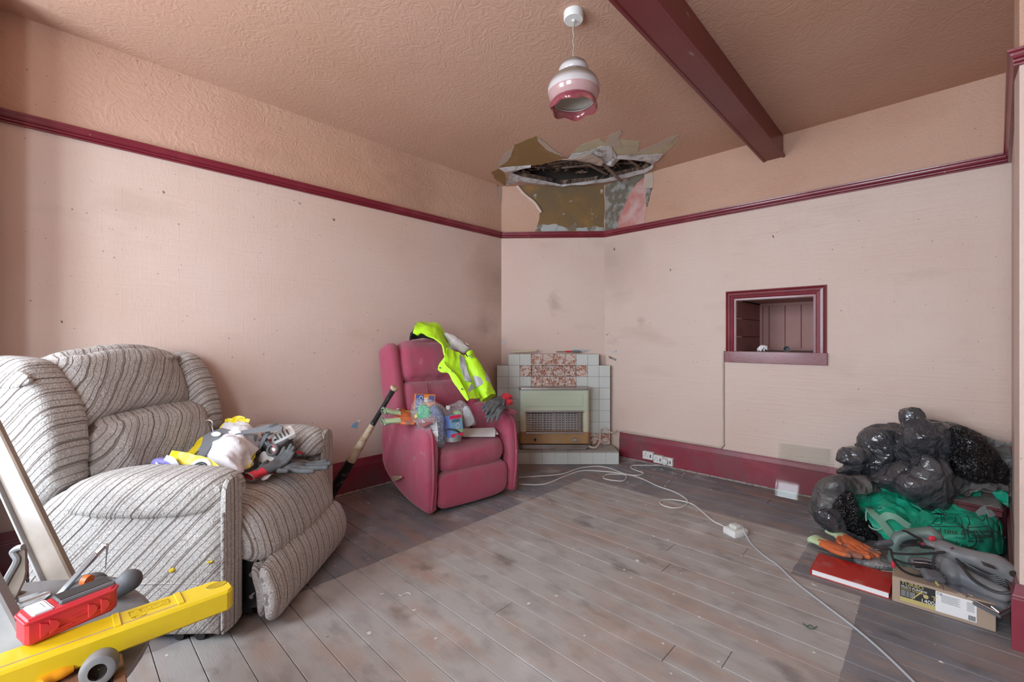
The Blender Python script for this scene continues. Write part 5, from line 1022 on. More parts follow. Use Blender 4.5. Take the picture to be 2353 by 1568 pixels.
bt = empty('bottle', D(1032, 1003, 3.02), 0, 'small clear plastic bottle behind the blue carton on the red recliner', 'bottle'); bT = Matrix.Translation(D(1030, 1004, 3.03)); obj('body', lathe(new(), [(.001, 0), (.036, .002), (.038, .02), (.038, .14), (.030, .165), (.013, .178), (.013, .195)], 24, bT), 'clear_film', bt); obj('cap', lathe(new(), [(.015, .190), (.015, .214), (.001, .215)], 18, bT), 'white_plastic', bt)
tn = empty('tin', D(1040, 1012, 2.96), 0, 'flat round grey tin under the blue and pink carton on the red recliner', 'tin'); tT = Matrix.Translation(D(1040, 1012, 2.98)); obj('can', lathe(new(), [(.001, 0), (.060, 0), (.060, .045), (.056, .048), (.001, .046)], 32, tT), 'tin', tn)
ad = empty('blue_carton', D(1040, 1000, 2.93), 0, 'tilted blue and pink carton reading ADERS on the red recliner seat', 'carton')
a_, b_ = D(1037, 1006, 2.90), D(1066, 1000, 2.98); tp = D(1024, 958, 2.90); Tb = frame(a_, b_ - a_, tp - a_); w_ = (b_ - a_).length; h_ = (tp - a_).length
obj('carton', B((0, 0, 0), (w_, .055, h_), Tb, bev=.001), 'print_blue', ad, smooth=False); obj('pink_band', B((0, -.0006, 0), (w_, .0, h_ * .14), Tb), 'print_pink', ad, smooth=False); obj('pink_logo', B((w_ * .05, -.0006, h_ * .82), (w_ * .95, 0, h_ * .98), Tb), 'print_pink', ad, smooth=False); obj('green_mark', B((w_ * .55, -.0006, h_ * .17), (w_ * .95, 0, h_ * .30), Tb), 'print_green', ad, smooth=False)
obj('side_face', B((-.0008, 0, 0), (0, .055, h_), Tb), 'print_navy', ad, smooth=False)
text('ADERS', 'lettering', ad, 'ink', Tb @ Matrix.Translation((w_ * .5, -.001, h_ * .72)) @ Matrix.Rotation(R(90), 4, 'X'), .026, align='CENTER', sx=.9)
obj('ring_mark', lathe(new(), [(.012, 0), (.018, 0), (.018, .0008), (.012, .0008)], 20, Tb @ Matrix.Translation((w_ * .6, -.0006, h_ * .48)) @ Matrix.Rotation(R(90), 4, 'X')), 'lilac', ad)
ribbon([D(1024, 988, 2.88), D(1035, 987, 2.86), D(1048, 990, 2.86), D(1057, 995, 2.87)], .006, 'black_cloth', None, .002, 'black_strap')
bpy.data.objects['black_strap']['label'] = 'short black strap lying across the blue and pink carton'; bpy.data.objects['black_strap']['category'] = 'strap'
for i, (dx, dy, an, lab) in enumerate(((0, 0, -.05, 'bottom white envelope of the stack on the red recliner seat'), (.015, .008, .05, 'middle white envelope of the stack on the red recliner seat'), (.004, .018, .0, 'top white envelope of the stack on the red recliner seat'))):
    T = RT @ Matrix.Translation((.10 + dx * 1.5, .10 + dy, .468 + i * .003)) @ Matrix.Rotation(an * 3 + R(-30), 4, 'Z') @ Matrix.Rotation(R(13), 4, 'X'); obj('envelope', B((-.13, -.06, -.0012), (.13, .06, .0012), T), 'paper', smooth=False, label=lab, cat='envelope', group='envelopes on the red recliner seat')
# hi-vis jacket hung over the right corner of the back
Z4 = lambda x, y: (930 + x / 7.838, 730 + y / 7.838)
def J(x, y, d): return D(*Z4(x, y), d)
jk = empty('hiviz_jacket', J(1100, 1480, 3.2), 0, 'yellow hi-vis jacket with grey reflective bands draped over the red recliner', 'jacket')
jf = lambda p: fold(p, 9, .020) + wrinkle(p, 9, .008, (1.4, 1.4, .7))
lin = [[J(100, 300, 3.42), J(200, 230, 3.5), J(380, 240, 3.5), J(560, 330, 3.44)], [J(95, 415, 3.32), J(200, 380, 3.42), J(380, 370, 3.44), J(540, 410, 3.36)]]
obj('hood_lining', patch(lin, 5, .012, lambda p: wrinkle(p, 18, .008)), 'black_cloth', jk)
hood = [[J(200, 130, 3.42), J(300, 90, 3.50), J(400, 90, 3.52), J(530, 112, 3.50), J(600, 150, 3.48), J(690, 280, 3.46), J(750, 400, 3.42), J(790, 520, 3.36)],
        [J(165, 200, 3.34), J(290, 170, 3.38), J(400, 170, 3.38), J(500, 200, 3.38), J(560, 260, 3.36), J(640, 380, 3.32), J(710, 480, 3.30), J(770, 590, 3.28)],
        [J(150, 280, 3.34), J(230, 325, 3.31), J(310, 290, 3.32), J(420, 340, 3.28), J(540, 400, 3.27), J(650, 490, 3.25), J(690, 580, 3.23), J(720, 690, 3.22)]]
obj('hood', patch(hood, 5, .012, jf), 'hiviz', jk)
obj('hood_edge', tube(new(), [J(205, 130, 3.40), J(180, 200, 3.35), J(140, 270, 3.33), J(105, 340, 3.33), J(100, 412, 3.33)], .007, 8, 5), 'black_cloth', jk)
body = [[J(770, 540, 3.27), J(860, 590, 3.30), J(960, 640, 3.33), J(1080, 700, 3.36), J(1180, 600, 3.38), J(1240, 720, 3.44)],
        [J(715, 700, 3.22), J(820, 760, 3.24), J(940, 800, 3.27), J(1110, 830, 3.30), J(1200, 830, 3.32), J(1370, 860, 3.42)],
        [J(600, 900, 3.19), J(740, 930, 3.19), J(900, 960, 3.21), J(1050, 980, 3.24), J(1170, 990, 3.26), J(1400, 1000, 3.38)],
        [J(780, 1000, 3.17), J(860, 1040, 3.17), J(960, 1080, 3.18), J(1080, 1120, 3.20), J(1200, 1140, 3.22), J(1300, 1160, 3.30)],
        [J(930, 1230, 3.13), J(990, 1240, 3.13), J(1060, 1260, 3.14), J(1130, 1270, 3.16), J(1200, 1280, 3.18), J(1280, 1300, 3.24)],
        [J(1120, 1490, 3.10), J(1150, 1480, 3.10), J(1190, 1470, 3.11), J(1240, 1465, 3.12), J(1290, 1465, 3.14), J(1330, 1460, 3.18)]]
obj('body', patch(body, 6, .010, jf), 'hiviz', jk)
flap = [[J(700, 780, 3.19), J(640, 850, 3.18), J(598, 935, 3.18)], [J(760, 880, 3.165), J(700, 930, 3.16), J(660, 985, 3.165)], [J(850, 960, 3.155), J(820, 985, 3.15), J(780, 1000, 3.155)], [J(960, 1080, 3.135), J(900, 1120, 3.13), J(860, 1140, 3.135)], [J(1040, 1230, 3.11), J(990, 1260, 3.105), J(955, 1270, 3.11)], [J(1110, 1360, 3.09), J(1060, 1380, 3.085), J(1030, 1380, 3.09)], [J(1155, 1480, 3.075), J(1135, 1500, 3.07), J(1120, 1490, 3.075)]]
obj('front_placket', patch(flap, 5, .006, lambda p: wrinkle(p, 20, .004)), 'hiviz', jk)
sleeve = [J(1150, 720, 3.34), J(1230, 830, 3.34), J(1290, 980, 3.32), J(1370, 1150, 3.30), J(1440, 1300, 3.28), J(1510, 1440, 3.26)]
obj('sleeve', displace(tube(new(), sleeve, [.035, .062, .070, .066, .064, .066], 20, 6, flat=(1, .75)), jf), 'hiviz', jk)
def bandring(t0, t1, mat, r):
    P = catmull(sleeve, 6); n0, n1 = int(t0 * (len(P) - 1)), int(t1 * (len(P) - 1)); return displace(tube(new(), P[n0:n1 + 1], r, 20, flat=(1, .75)), jf)
obj('reflective_band', bandring(.50, .70, 'reflective', .0735), 'reflective', jk)
obj('reflective_band', patch([[J(1140, 690, 3.29), J(1200, 680, 3.35)], [J(1200, 730, 3.28), J(1290, 745, 3.36)]], 4, .004), 'reflective', jk)
obj('reflective_band', patch([[J(985, 665, 3.285), J(1095, 710, 3.31)], [J(995, 830, 3.235), J(1110, 830, 3.255)], [J(1040, 990, 3.195), J(1140, 970, 3.215)], [J(1090, 1150, 3.165), J(1220, 1170, 3.18)]], 6, .004, jf), 'reflective', jk)
obj('reflective_band', patch([[J(1190, 1190, 3.165), J(1250, 1270, 3.185)], [J(1140, 1300, 3.135), J(1225, 1360, 3.16)], [J(1115, 1370, 3.115), J(1160, 1435, 3.13)]], 5, .004), 'reflective', jk)
obj('collar_lining', puff([J(x, y, 3.40) for x, y in ((710, 290), (800, 290), (900, 310), (970, 360), (1060, 440), (1160, 545), (1185, 570), (1100, 660), (960, 610), (800, 560), (760, 420))], (0, -1, .3), .045, .03, 2.5, 8, 4, fn=lambda p: crumple(p, 8, .010)), 'silver_lining', jk)
obj('label_tab', patch([[J(1085, 440, 3.40), J(1160, 485, 3.42)], [J(1110, 480, 3.38), J(1150, 492, 3.38)]], 2, .002), 'paper', jk, smooth=False)
obj('zip_toggle', patch([[J(1075, 650, 3.26), J(1110, 660, 3.26)], [J(1120, 700, 3.25), J(1138, 715, 3.25)]], 2, .006), 'black_cloth', jk)
for (x, y, d) in ((635, 905, 3.155), (855, 965, 3.13), (1028, 1288, 3.085)): obj('press_stud', tube(new(), [J(x, y, d), J(x, y, d) - V((0, .004, 0))], .006, 10), 'grey_rubber', jk)
# baseball bat
b0, b1 = V((-1.29, 3.06, .03)), D(908, 889, 2.90); dirb = (b1 - b0); Lb = dirb.length
def bt_(t): return b0 + dirb * t
bat = empty('baseball_bat', b0, 0, 'black baseball bat with taped middle leaning against the red recliner', 'bat')
bt_mid = .60; rr = lambda t: .033 if t < .30 else (.033 - (t - .30) / .42 * .017 if t < .72 else .0165)
obj('barrel', tube(new(), [bt_(t) for t in (0, .01, .04, .2, .3, .36)], [.020, .029, .033, .034, .033, .032], 20, 4), 'bat_black', bat)
obj('taped_middle', displace(tube(new(), [bt_(t) for t in (.36, .45, .55, .62, .68)], [.031, .029, .024, .021, .019], 20, 5), lambda p: noise.noise(p * 40) * .002), 'bat_tape', bat)
obj('grip', tube(new(), [bt_(t) for t in (.68, .75, .85, .94, .985)], [.0185, .0165, .0160, .0170, .021], 20, 4), 'bat_black', bat)
obj('knob', tube(new(), [bt_(t) for t in (.975, .982, .995, 1.0)], [.022, .027, .027, .022], 20), 'bat_tape', bat)
# ------------------------------------------------------------------ rubbish against the right corner
def E6(x, y): return (1860 + x / 4.4807, 930 + y / 4.4807)
def E5(x, y): return (1960 + x / 6.359, 1120 + y / 6.359)
def E2(x, y): return (1840 + x / 4.5867, 1190 + y / 4.5867)
def Q(x, y, d, f=E6, lim=3.70):
    px, py = f(x, y); u = (px - CX) / F_PX; return D(px, py, min(d, lim / (u * math.cos(AR) + math.sin(AR))))
ch = empty('wooden_chest', W(3.6, -.08, 0), AR, 'dark maroon wooden chest half buried under the bin bags in the corner', 'chest')
def cb_(name, lo, hi, mat='chest', bev=.003): return obj(name, B(lo, hi, RM, bev=bev), mat, ch, smooth=False)
CH = dict(s0=3.42, s1=3.80, n0=-.215, n1=.42)
cb_('body', (3.50, -.262, 0), (3.80, .10, .235)); cb_('lid_moulding', (3.487, -.275, .205), (3.80, .11, .235)); cb_('lid', (3.48, -.28, .235), (3.80, .115, .252), bev=.005); cb_('lid_dust', (3.49, -.27, .252), (3.79, .105, .254), 'dust', .001); cb_('plinth', (3.492, -.268, 0), (3.80, .108, .05))
cf = lambda f, a, w=.6: (lambda p: crumple(p, f, a, w))
def bag(name, parts, label, cat, base):
    r = empty(name, base, 0, label, cat)
    for nm, o, d, tf, tb, pw, mat, fn, nrm in parts:
        obj(nm, puff([Q(q[0], q[1], (q[2] if len(q) > 2 else d)) for q in o], nrm, tf, tb, pw, 20, 7, fn=fn), mat, r, mods=[('DECIMATE', {'ratio': .16 if mat == 'bag_shiny' else .085})], flat=True)
    return r
N0 = (-.35, -1, .25)
# tall central sack
bag('bin_bag', [
    ('film', [(955, 75), (1050, 72), (1120, 165), (1290, 205), (1440, 300), (1480, 420), (1470, 600), (1430, 700), (1200, 760), (980, 620), (920, 480), (905, 300), (925, 180)], 2.62, .15, .07, 2.6, 'bag_black', lambda p: crumple(p, 2.4, .034) + fold(p, 7, .045) + fold(p, 17, .012, 3), N0),
    ('film_fold', [(1125, 520), (1250, 560), (1380, 560), (1440, 700), (1450, 850), (1480, 910), (1400, 1010), (1310, 1062), (1240, 1050), (1100, 1005), (930, 880), (950, 800), (1050, 760), (1120, 640)], 2.50, .10, .10, 2.6, 'bag_black', lambda p: crumple(p, 2.8, .026) + fold(p, 8, .040) + fold(p, 18, .012, 3), N0),
], 'tall black bin bag standing up in the middle of the corner rubbish heap', 'bin bag', Q(1200, 900, 2.7))
bag('bin_bag', [
    ('film', [(560, 330), (650, 245), (800, 238), (910, 232), (1000, 330), (1000, 500), (960, 620), (800, 640), (650, 640), (560, 480), (550, 410)], 2.80, .11, .08, 2.6, 'bag_black', lambda p: crumple(p, 2.6, .030) + fold(p, 7.5, .040) + fold(p, 18, .012, 5), N0),
    ('film_fold', [(290, 570), (360, 480), (540, 470), (530, 428), (640, 490), (760, 540), (960, 600), (830, 700), (700, 760), (520, 760), (310, 705), (370, 625)], 2.80, .09, .10, 2.6, 'bag_black', lambda p: crumple(p, 3, .024) + fold(p, 8, .038, 2) + fold(p, 19, .011, 4), N0),
    ('film_lobe', [(770, 730), (850, 630), (950, 600), (1080, 620), (1150, 720), (1150, 850), (1050, 900), (900, 885), (740, 840), (600, 790), (680, 750)], 2.60, .09, .09, 2.6, 'bag_black', lambda p: crumple(p, 3, .024) + fold(p, 8, .038, 2) + fold(p, 19, .011, 4), N0),
], 'glossy black bin bag slumped at the left of the corner rubbish heap', 'bin bag', Q(700, 800, 2.8))
bag('bin_bag', [
    ('film', [(1440, 300), (1520, 220), (1660, 330), (1800, 450), (1920, 560), (2010, 660), (2020, 760), (1990, 830), (1820, 800), (1600, 760), (1440, 700), (1430, 560), (1450, 430)], 2.47, .09, .05, 2.6, 'bag_shiny', lambda p: crumple(p, 3, .024) + fold(p, 11, .028) + fold(p, 24, .012, 3), N0),
    ('skirt', [(1400, 720), (1600, 750), (1900, 790), (2010, 830), (2060, 900), (2000, 890), (1700, 850), (1640, 930), (1560, 925), (1480, 900)], 2.48, .05, .06, 2.6, 'bag_dusty', cf(7, .018), N0),
], 'very shiny wrinkled black bin bag at the right of the corner rubbish heap', 'bin bag', Q(1700, 800, 2.55))
tb_ = empty('bin_liner', Q(1900, 420, 2.6), 0, 'flat dusty grey bin liner draped behind the shiny bag into the corner', 'bin bag')
obj('film', patch([[Q(1300, 205, 2.86), Q(1400, 178, 2.88), Q(1520, 200, 2.82), Q(1640, 250, 2.74), Q(1800, 320, 2.66), Q(1950, 375, 2.60), Q(2095, 392, 2.545)], [Q(1400, 260, 2.78), Q(1500, 250, 2.74), Q(1600, 300, 2.68), Q(1720, 380, 2.62), Q(1850, 420, 2.58), Q(1960, 460, 2.55), Q(2060, 440, 2.53)], [Q(1500, 320, 2.70), Q(1650, 400, 2.64), Q(1780, 520, 2.58), Q(1900, 600, 2.54), Q(2000, 640, 2.51), Q(2050, 600, 2.50), Q(2090, 560, 2.50)], [Q(1600, 420, 2.66), Q(1750, 520, 2.60), Q(1880, 640, 2.55), Q(2000, 760, 2.50), Q(2060, 820, 2.47), Q(2090, 780, 2.47), Q(2100, 700, 2.48)]], 6, .004, lambda p: crumple(p, 6, .012)), 'bag_dusty', tb_, angle=28)
sk_ = empty('rubble_sack', Q(300, 1250, 2.6), 0, 'open dusty black sack lying on the floor at the left of the green bag', 'bin bag')
for nm, o, d, tf, tb, mat, fn in (
    ('film_back', [(105, 830), (180, 760), (320, 725), (480, 740), (620, 790), (730, 900), (640, 900), (520, 860), (420, 900), (330, 980), (260, 1070), (180, 1100), (80, 1120), (95, 950)], 2.66, .13, .13, 'bag_dusty', lambda p: crumple(p, 2.4, .035) + fold(p, 7, .030, 6) + fold(p, 18, .008)),
    ('film_side', [(78, 1110), (180, 1090), (270, 1075), (290, 1180), (270, 1300), (350, 1330), (480, 1370), (620, 1390), (660, 1470), (560, 1450), (420, 1400), (250, 1330), (130, 1220)], 2.52, .05, .06, 'bag_black', lambda p: crumple(p, 4, .016) + fold(p, 10, .022)),
    ('film_inner', [(300, 1000), (400, 930), (460, 1010), (530, 1120), (610, 1220), (590, 1300), (690, 1395), (560, 1360), (420, 1290), (300, 1200), (280, 1100)], 2.52, .05, .12, 'bag_shiny', lambda p: fold(p, 10, .03) + crumple(p, 5, .014))):
    obj(nm, puff([Q(x, y, d) for x, y in o], N0, tf, tb, 2.5, 18, 6, fn=fn), mat, sk_, mods=[('DECIMATE', {'ratio': .12})], flat=True)
# green recycling bag
gb = empty('recycling_bag', Q(1300, 1350, 2.4), 0, 'green woven recycling bag printed with tins and plastic bottles in the corner heap', 'bag')
gf = lambda p: crumple(p, 4.5, .010) + fold(p, 8, .018)
front = [[Q(1230, 1120, 2.40), Q(1400, 1130, 2.38), Q(1600, 1130, 2.36), Q(1800, 1130, 2.36), Q(1915, 1120, 2.38)],
         [Q(1190, 1220, 2.36), Q(1400, 1240, 2.30), Q(1600, 1250, 2.28), Q(1830, 1230, 2.29), Q(1950, 1230, 2.34)],
         [Q(1180, 1320, 2.34), Q(1380, 1360, 2.26), Q(1600, 1380, 2.23), Q(1840, 1370, 2.24), Q(1980, 1370, 2.30)],
         [Q(1200, 1440, 2.34), Q(1400, 1490, 2.27), Q(1600, 1540, 2.24), Q(1830, 1560, 2.22), Q(1985, 1530, 2.27)]]
obj('front_panel', patch(front, 9, .004, gf), 'bag_green', gb, angle=60)
obj('side_panel', patch([[Q(1915, 1120, 2.38), Q(1930, 1100, 2.45)], [Q(1980, 1370, 2.30), Q(1995, 1330, 2.38)], [Q(1985, 1540, 2.26), Q(2000, 1480, 2.36)]], 5, .004, gf), 'bag_green', gb)
mid = [[Q(730, 865, 2.62), Q(800, 880, 2.60), Q(930, 895, 2.58), Q(1080, 980, 2.56), Q(1250, 1060, 2.54), Q(1330, 1070, 2.54)],
       [Q(440, 930, 2.66), Q(560, 960, 2.62), Q(750, 960, 2.54), Q(950, 1000, 2.52), Q(1150, 1060, 2.50), Q(1290, 1090, 2.50)],
       [Q(450, 1040, 2.60), Q(600, 1060, 2.56), Q(780, 1060, 2.48), Q(950, 1080, 2.46), Q(1130, 1110, 2.46), Q(1260, 1130, 2.46)],
       [Q(560, 1150, 2.52), Q(680, 1160, 2.48), Q(820, 1170, 2.42), Q(960, 1170, 2.42), Q(1100, 1170, 2.43), Q(1230, 1170, 2.43)],
       [Q(640, 1230, 2.46), Q(740, 1260, 2.42), Q(850, 1280, 2.38), Q(970, 1260, 2.38), Q(1080, 1250, 2.40), Q(1190, 1250, 2.40)],
       [Q(760, 1350, 2.42), Q(800, 1390, 2.38), Q(880, 1390, 2.35), Q(980, 1340, 2.35), Q(1080, 1330, 2.37), Q(1180, 1340, 2.37)]]
obj('crumpled_side', patch(mid, 6, .004, lambda p: crumple(p, 5, .014) + fold(p, 9, .030)), 'bag_green', gb, angle=50)
top = [[Q(1480, 900, 2.52), Q(1640, 940, 2.54), Q(1740, 885, 2.58), Q(1750, 900, 2.60)], [Q(1400, 1000, 2.46), Q(1560, 990, 2.47), Q(1690, 960, 2.50), Q(1752, 980, 2.54)], [Q(1300, 1080, 2.42), Q(1500, 1060, 2.43), Q(1650, 1060, 2.44), Q(1748, 1090, 2.46)], [Q(1240, 1125, 2.40), Q(1450, 1130, 2.39), Q(1640, 1130, 2.38), Q(1780, 1125, 2.39)]]
obj('open_flap', patch(top, 7, .004, lambda p: crumple(p, 5, .020)), 'bag_green', gb, angle=50)
obj('corner_flap', patch([[Q(1850, 850, 2.50), Q(1920, 852, 2.49), Q(1990, 880, 2.47)], [Q(1900, 930, 2.48), Q(1960, 940, 2.47), Q(2035, 930, 2.46)], [Q(1990, 1020, 2.46), Q(2030, 1050, 2.45), Q(2055, 1072, 2.44)]], 5, .004, gf), 'bag_green', gb)
obj('folded_tab', patch([[Q(1165, 1085, 2.36), Q(1305, 1165, 2.36)], [Q(1090, 1180, 2.33), Q(1240, 1230, 2.33)], [Q(1020, 1260, 2.31), Q(1150, 1310, 2.31)]], 5, .004, lambda p: crumple(p, 6, .006)), 'bag_green', gb)
ribbon([Q(1735, 1140, 2.34), Q(1800, 1085, 2.36), Q(1880, 1070, 2.37), Q(1912, 1100, 2.36), Q(1830, 1130, 2.34)], .018, 'strap_grey', gb, .003, 'handle')
ribbon([Q(600, 1070, 2.46), Q(660, 1130, 2.42), Q(740, 1210, 2.38), Q(800, 1290, 2.35), Q(862, 1368, 2.33)], .020, 'strap_green', gb, .003, 'handle')
ribbon([Q(720, 1215, 2.39), Q(780, 1150, 2.39), Q(880, 1160, 2.37), Q(980, 1230, 2.35), Q(1070, 1285, 2.33)], .018, 'strap_green', gb, .003, 'handle')
obj('handle_loop', tube(new(), [Q(600, 1070, 2.45), Q(583, 1120, 2.45), Q(585, 1200, 2.44)], .004, 6, 4), 'strap_green', gb); obj('handle_loop', tube(new(), [Q(612, 1245, 2.42), Q(640, 1275, 2.40), Q(700, 1292, 2.38), Q(755, 1265, 2.36)], .004, 6, 4), 'strap_green', gb)
# print on the bag: laid on the front panel
def surf(x, y):                     # a point just in front of the front panel
    rows = front; best = None
    us = [p[0] for p in ((1190, 0), (1390, 0), (1600, 0), (1820, 0), (1955, 0))]; vs_ = [1125, 1235, 1360, 1500]
    def itp(arr, v):
        for i in range(len(arr) - 1):
            if v <= arr[i + 1] or i == len(arr) - 2: return i, max(0, min(1, (v - arr[i]) / (arr[i + 1] - arr[i])))
    i, a = itp(us, x); j, b = itp(vs_, y); g = lambda r, c: rows[r][c].y
    d = (g(j, i) * (1 - a) + g(j, i + 1) * a) * (1 - b) + (g(j + 1, i) * (1 - a) + g(j + 1, i + 1) * a) * b
    return Q(x, y, d - .022)
def line(pts, w=.0016, nm='printed_line', fn=surf): obj(nm, tube(new(), [fn(*p) for p in pts], w, 4, 3), 'ink', gb)
line([(1625, 1140), (1650, 1220), (1630, 1260), (1640, 1375)]); line([(1815, 1140), (1850, 1250), (1868, 1362), (1640, 1378)]); line([(1615, 1270), (1740, 1262), (1855, 1252)]); line([(1690, 1145), (1760, 1190), (1790, 1195), (1800, 1165), (1760, 1140)])
line([(1505, 1135), (1560, 1180), (1580, 1280), (1600, 1378), (1500, 1360)]); line([(1385, 1140), (1390, 1200), (1450, 1220), (1505, 1200), (1500, 1150)]); line([(1355, 1140), (1360, 1225), (1300, 1235), (1260, 1220)]); line([(1210, 1255), (1400, 1255), (1590, 1262)])
def btext(body, x, y, size, dx=1.0, dy=0.0, al='CENTER', fn=surf):
    a, b = fn(x - 20, y - 20 * dy), fn(x + 20, y + 20 * dy); X = (b - a).normalized(); Y = (fn(x, y - 15) - fn(x, y + 15)).normalized(); Z = X.cross(Y).normalized(); Y = Z.cross(X); p = fn(x, y) - V((0, .012, 0))
    text(body, 'printed_text', gb, 'ink', Matrix(((X.x, Y.x, Z.x, p.x), (X.y, Y.y, Z.y, p.y), (X.z, Y.z, Z.z, p.z), (0, 0, 0, 1))), size, align=al)
btext('Food tins &', 1360, 1293, .040, dy=.07); btext('Plastic bottles &', 1748, 1297, .027); btext('containers', 1755, 1338, .027); btext('Please recycle plastic', 1430, 1400, .026, dy=.30); btext('lids from', 1690, 1395, .022)
surf2 = lambda x, y: Q(x, y, 2.50 - (y - 930) * .00045 - .03)
btext('cans, jars and food', 560, 1058, .024, fn=surf2)
for c in (495, 560): line([(c - 35, 945), (c, 925), (c + 35, 945), (c + 30, 990), (c - 25, 990), (c - 35, 945), (c, 965), (c + 35, 945)], .0014, fn=surf2)
line([(610, 905), (640, 950), (625, 1000)], .0014, fn=surf2); line([(700, 1000), (790, 940), (750, 915), (735, 940)], .0014, fn=surf2)
# ------------------------------------------------------------------ box of screws, book, gloves, little bag
a_, b_ = U(2050, 1381, 0), U(2289, 1454, 0); T = frame(a_, b_ - a_); bwid = (b_ - a_).length; bh = .108
if (T.to_3x3() @ V((0, 1, 0))).y < 0: T = T @ Matrix.Rotation(0, 4, 'Z')
sbx = empty('screw_box', T.translation, math.atan2((b_ - a_).y, (b_ - a_).x), 'brown cardboard screw box with TURBO 1400pcs label, under the power tools', 'box')
obj('carton', B((0, 0, 0), (bwid, .20, bh), T, bev=.002), 'card', sbx, smooth=False)
obj('lid_flap', B((.002, .002, bh), (bwid * .52, .198, bh + .0025), T, bev=.001), 'card', sbx, smooth=False); obj('lid_flap', B((bwid * .525, .002, bh), (bwid - .002, .198, bh + .0015), T, bev=.001), 'card', sbx, smooth=False)
def lab(nm, x0, x1, z0, z1, mat, o=.0006): return obj(nm, B((x0 * bwid, -o, z0 * bh), (x1 * bwid, 0, z1 * bh), T), mat, sbx, smooth=False)
lab('label_gold', .085, .445, .13, .93, 'gold'); lab('label_black', .085, .445, .30, .93, 'label_black', .0009); lab('label_white', .445, .83, .13, .90, 'paper')
FT = lambda x, z: T @ Matrix.Translation((x * bwid, -.0012, z * bh)) @ Matrix.Rotation(R(90), 4, 'X')
text('TURBO', 'lettering', sbx, 'gold', FT(.095, .855), .022); text('MULTI PURPOSE', 'lettering', sbx, 'paper', FT(.095, .72), .0115); text('GOLD SCREW', 'lettering', sbx, 'gold', FT(.095, .63), .0115)
for k in range(4): text('yellow zinc plated', 'lettering', sbx, 'paper', FT(.095, .55 - .06 * k), .0062)
text('1400pcs', 'lettering', sbx, 'paper', FT(.295, .37), .022); text('T', 'lettering', sbx, 'gold', FT(.405, .56), .028); obj('screw_head_mark', tube(new(), [T @ V((.35 * bwid, -.0008, .56 * bh)), T @ V((.35 * bwid, -.0014, .56 * bh))], .0085, 16), 'gold', sbx)
obj('screw_print', tube(new(), [T @ V(((.20 + .012 * i) * bwid, -.0012, (.28 + .045 * i) * bh)) for i in range(11)], [.0006, .0014, .002, .0022, .0024, .0026, .0028, .003, .003, .0035, .006], 4), 'gold', sbx)
text('CE', 'lettering', sbx, 'grey_rubber', FT(.455, .82), .014)
for k in range(7): lab('print_line', .50, .50 + (.16 if k % 2 else .18), .80 - k * .045, .815 - k * .045, 'grey_tool', .0009)
for k in range(8): lab('print_line', .74, .81, .80 - k * .045, .815 - k * .045, 'grey_tool', .0009)
for k in range(9): lab('barcode_bar', .755 + k * .0075, .7585 + k * .0075 + (.001 if k % 3 else .002), .16, .34, 'ink', .0010)
a_, b_ = U(1864, 1322, 0), U(2045, 1379, 0); T = frame(a_, b_ - a_); L1 = (b_ - a_).length
bk = empty('hardback_book', a_, math.atan2((b_ - a_).y, (b_ - a_).x), 'large red hardback ledger lying on the floor left of the screw box', 'book')
obj('cover', B((0, 0, .0), (L1, .215, .003), T, bev=.001), 'book_red', bk, smooth=False); obj('cover', B((0, 0, .027), (L1, .215, .031), T, bev=.001), 'book_red', bk, smooth=False); obj('spine', B((-.004, 0, 0), (.0, .215, .031), T, bev=.001), 'book_red', bk, smooth=False); obj('pages', B((.002, .006, .003), (L1 - .005, .209, .027), T), 'paper', bk, smooth=False)
GL = 'gloves beside the red book'
glove('glove', 'nearer orange palm-up work glove with a mint cuff beside the red book', U(1886, 1252, .02), U(1962, 1286, .03), (0, 0, 1), .235, 'glove_orange', 'glove_mint', GL, .10, 1, .04, .16, hem='glove_mint')
glove('glove', 'mint-backed orange glove behind the other one, next to the black sack', U(1935, 1240, .03), U(1988, 1276, .03), (0, 0, 1), .235, 'glove_orange', 'glove_mint', GL, .05, -1, .06, .30, hem='glove_mint', back='glove_mint')
fb = empty('screw_bag', U(2005, 1300, 0), 0, 'small clear bag of fixings between the orange gloves and the screw box', 'bag')
obj('contents', puff([U(x, y, .03) for x, y in ((1985, 1290), (1998, 1283), (2015, 1284), (2035, 1296), (2040, 1303), (2015, 1302), (1990, 1298))], (0, -.3, 1), .018, .028, 2.5, 7, 4, fn=cf(14, .006)), 'dust', fb)
obj('film', puff([U(x, y, .03) for x, y in ((1962, 1286), (1980, 1282), (1996, 1275), (2020, 1278), (2045, 1298), (2052, 1308), (2030, 1306), (1995, 1303), (1972, 1294))], (0, -.3, 1), .024, .029, 2.5, 7, 4, fn=cf(14, .008)), 'clear_film', fb)
# jigsaw with closed handle
def K(x, y, d): return D(*E2(x, y), d)
js = empty('jigsaw', K(1150, 560, 2.0), 0, 'dusty green jigsaw with closed handle and coiled black flex behind the screw box', 'power tool')
bm = new()
hp = [K(985, 470, 2.06), K(985, 300, 2.06), K(1020, 210, 2.06), K(1120, 175, 2.04), K(1260, 165, 2.02), K(1370, 160, 2.0), K(1410, 210, 1.99), K(1420, 290, 1.98)]
hr = [.022, .022, .024, .025, .026, .028, .032, .030]
for i in range(len(hp) - 1): capsule(bm, hp[i], hp[i + 1], hr[i], hr[i + 1], 12)
for a, b, ra, rb in ((K(1010, 440, 2.05), K(1180, 440, 2.03), .036, .048), (K(1180, 430, 2.03), K(1400, 400, 1.98), .05, .055), (K(1300, 470, 1.98), K(1440, 470, 1.95), .052, .048), (K(1030, 490, 2.05), K(1180, 510, 2.02), .03, .035)): capsule(bm, a, b, ra, rb, 14)
obj('body', bm, 'green_tool', js, mods=REM(.005, 4))
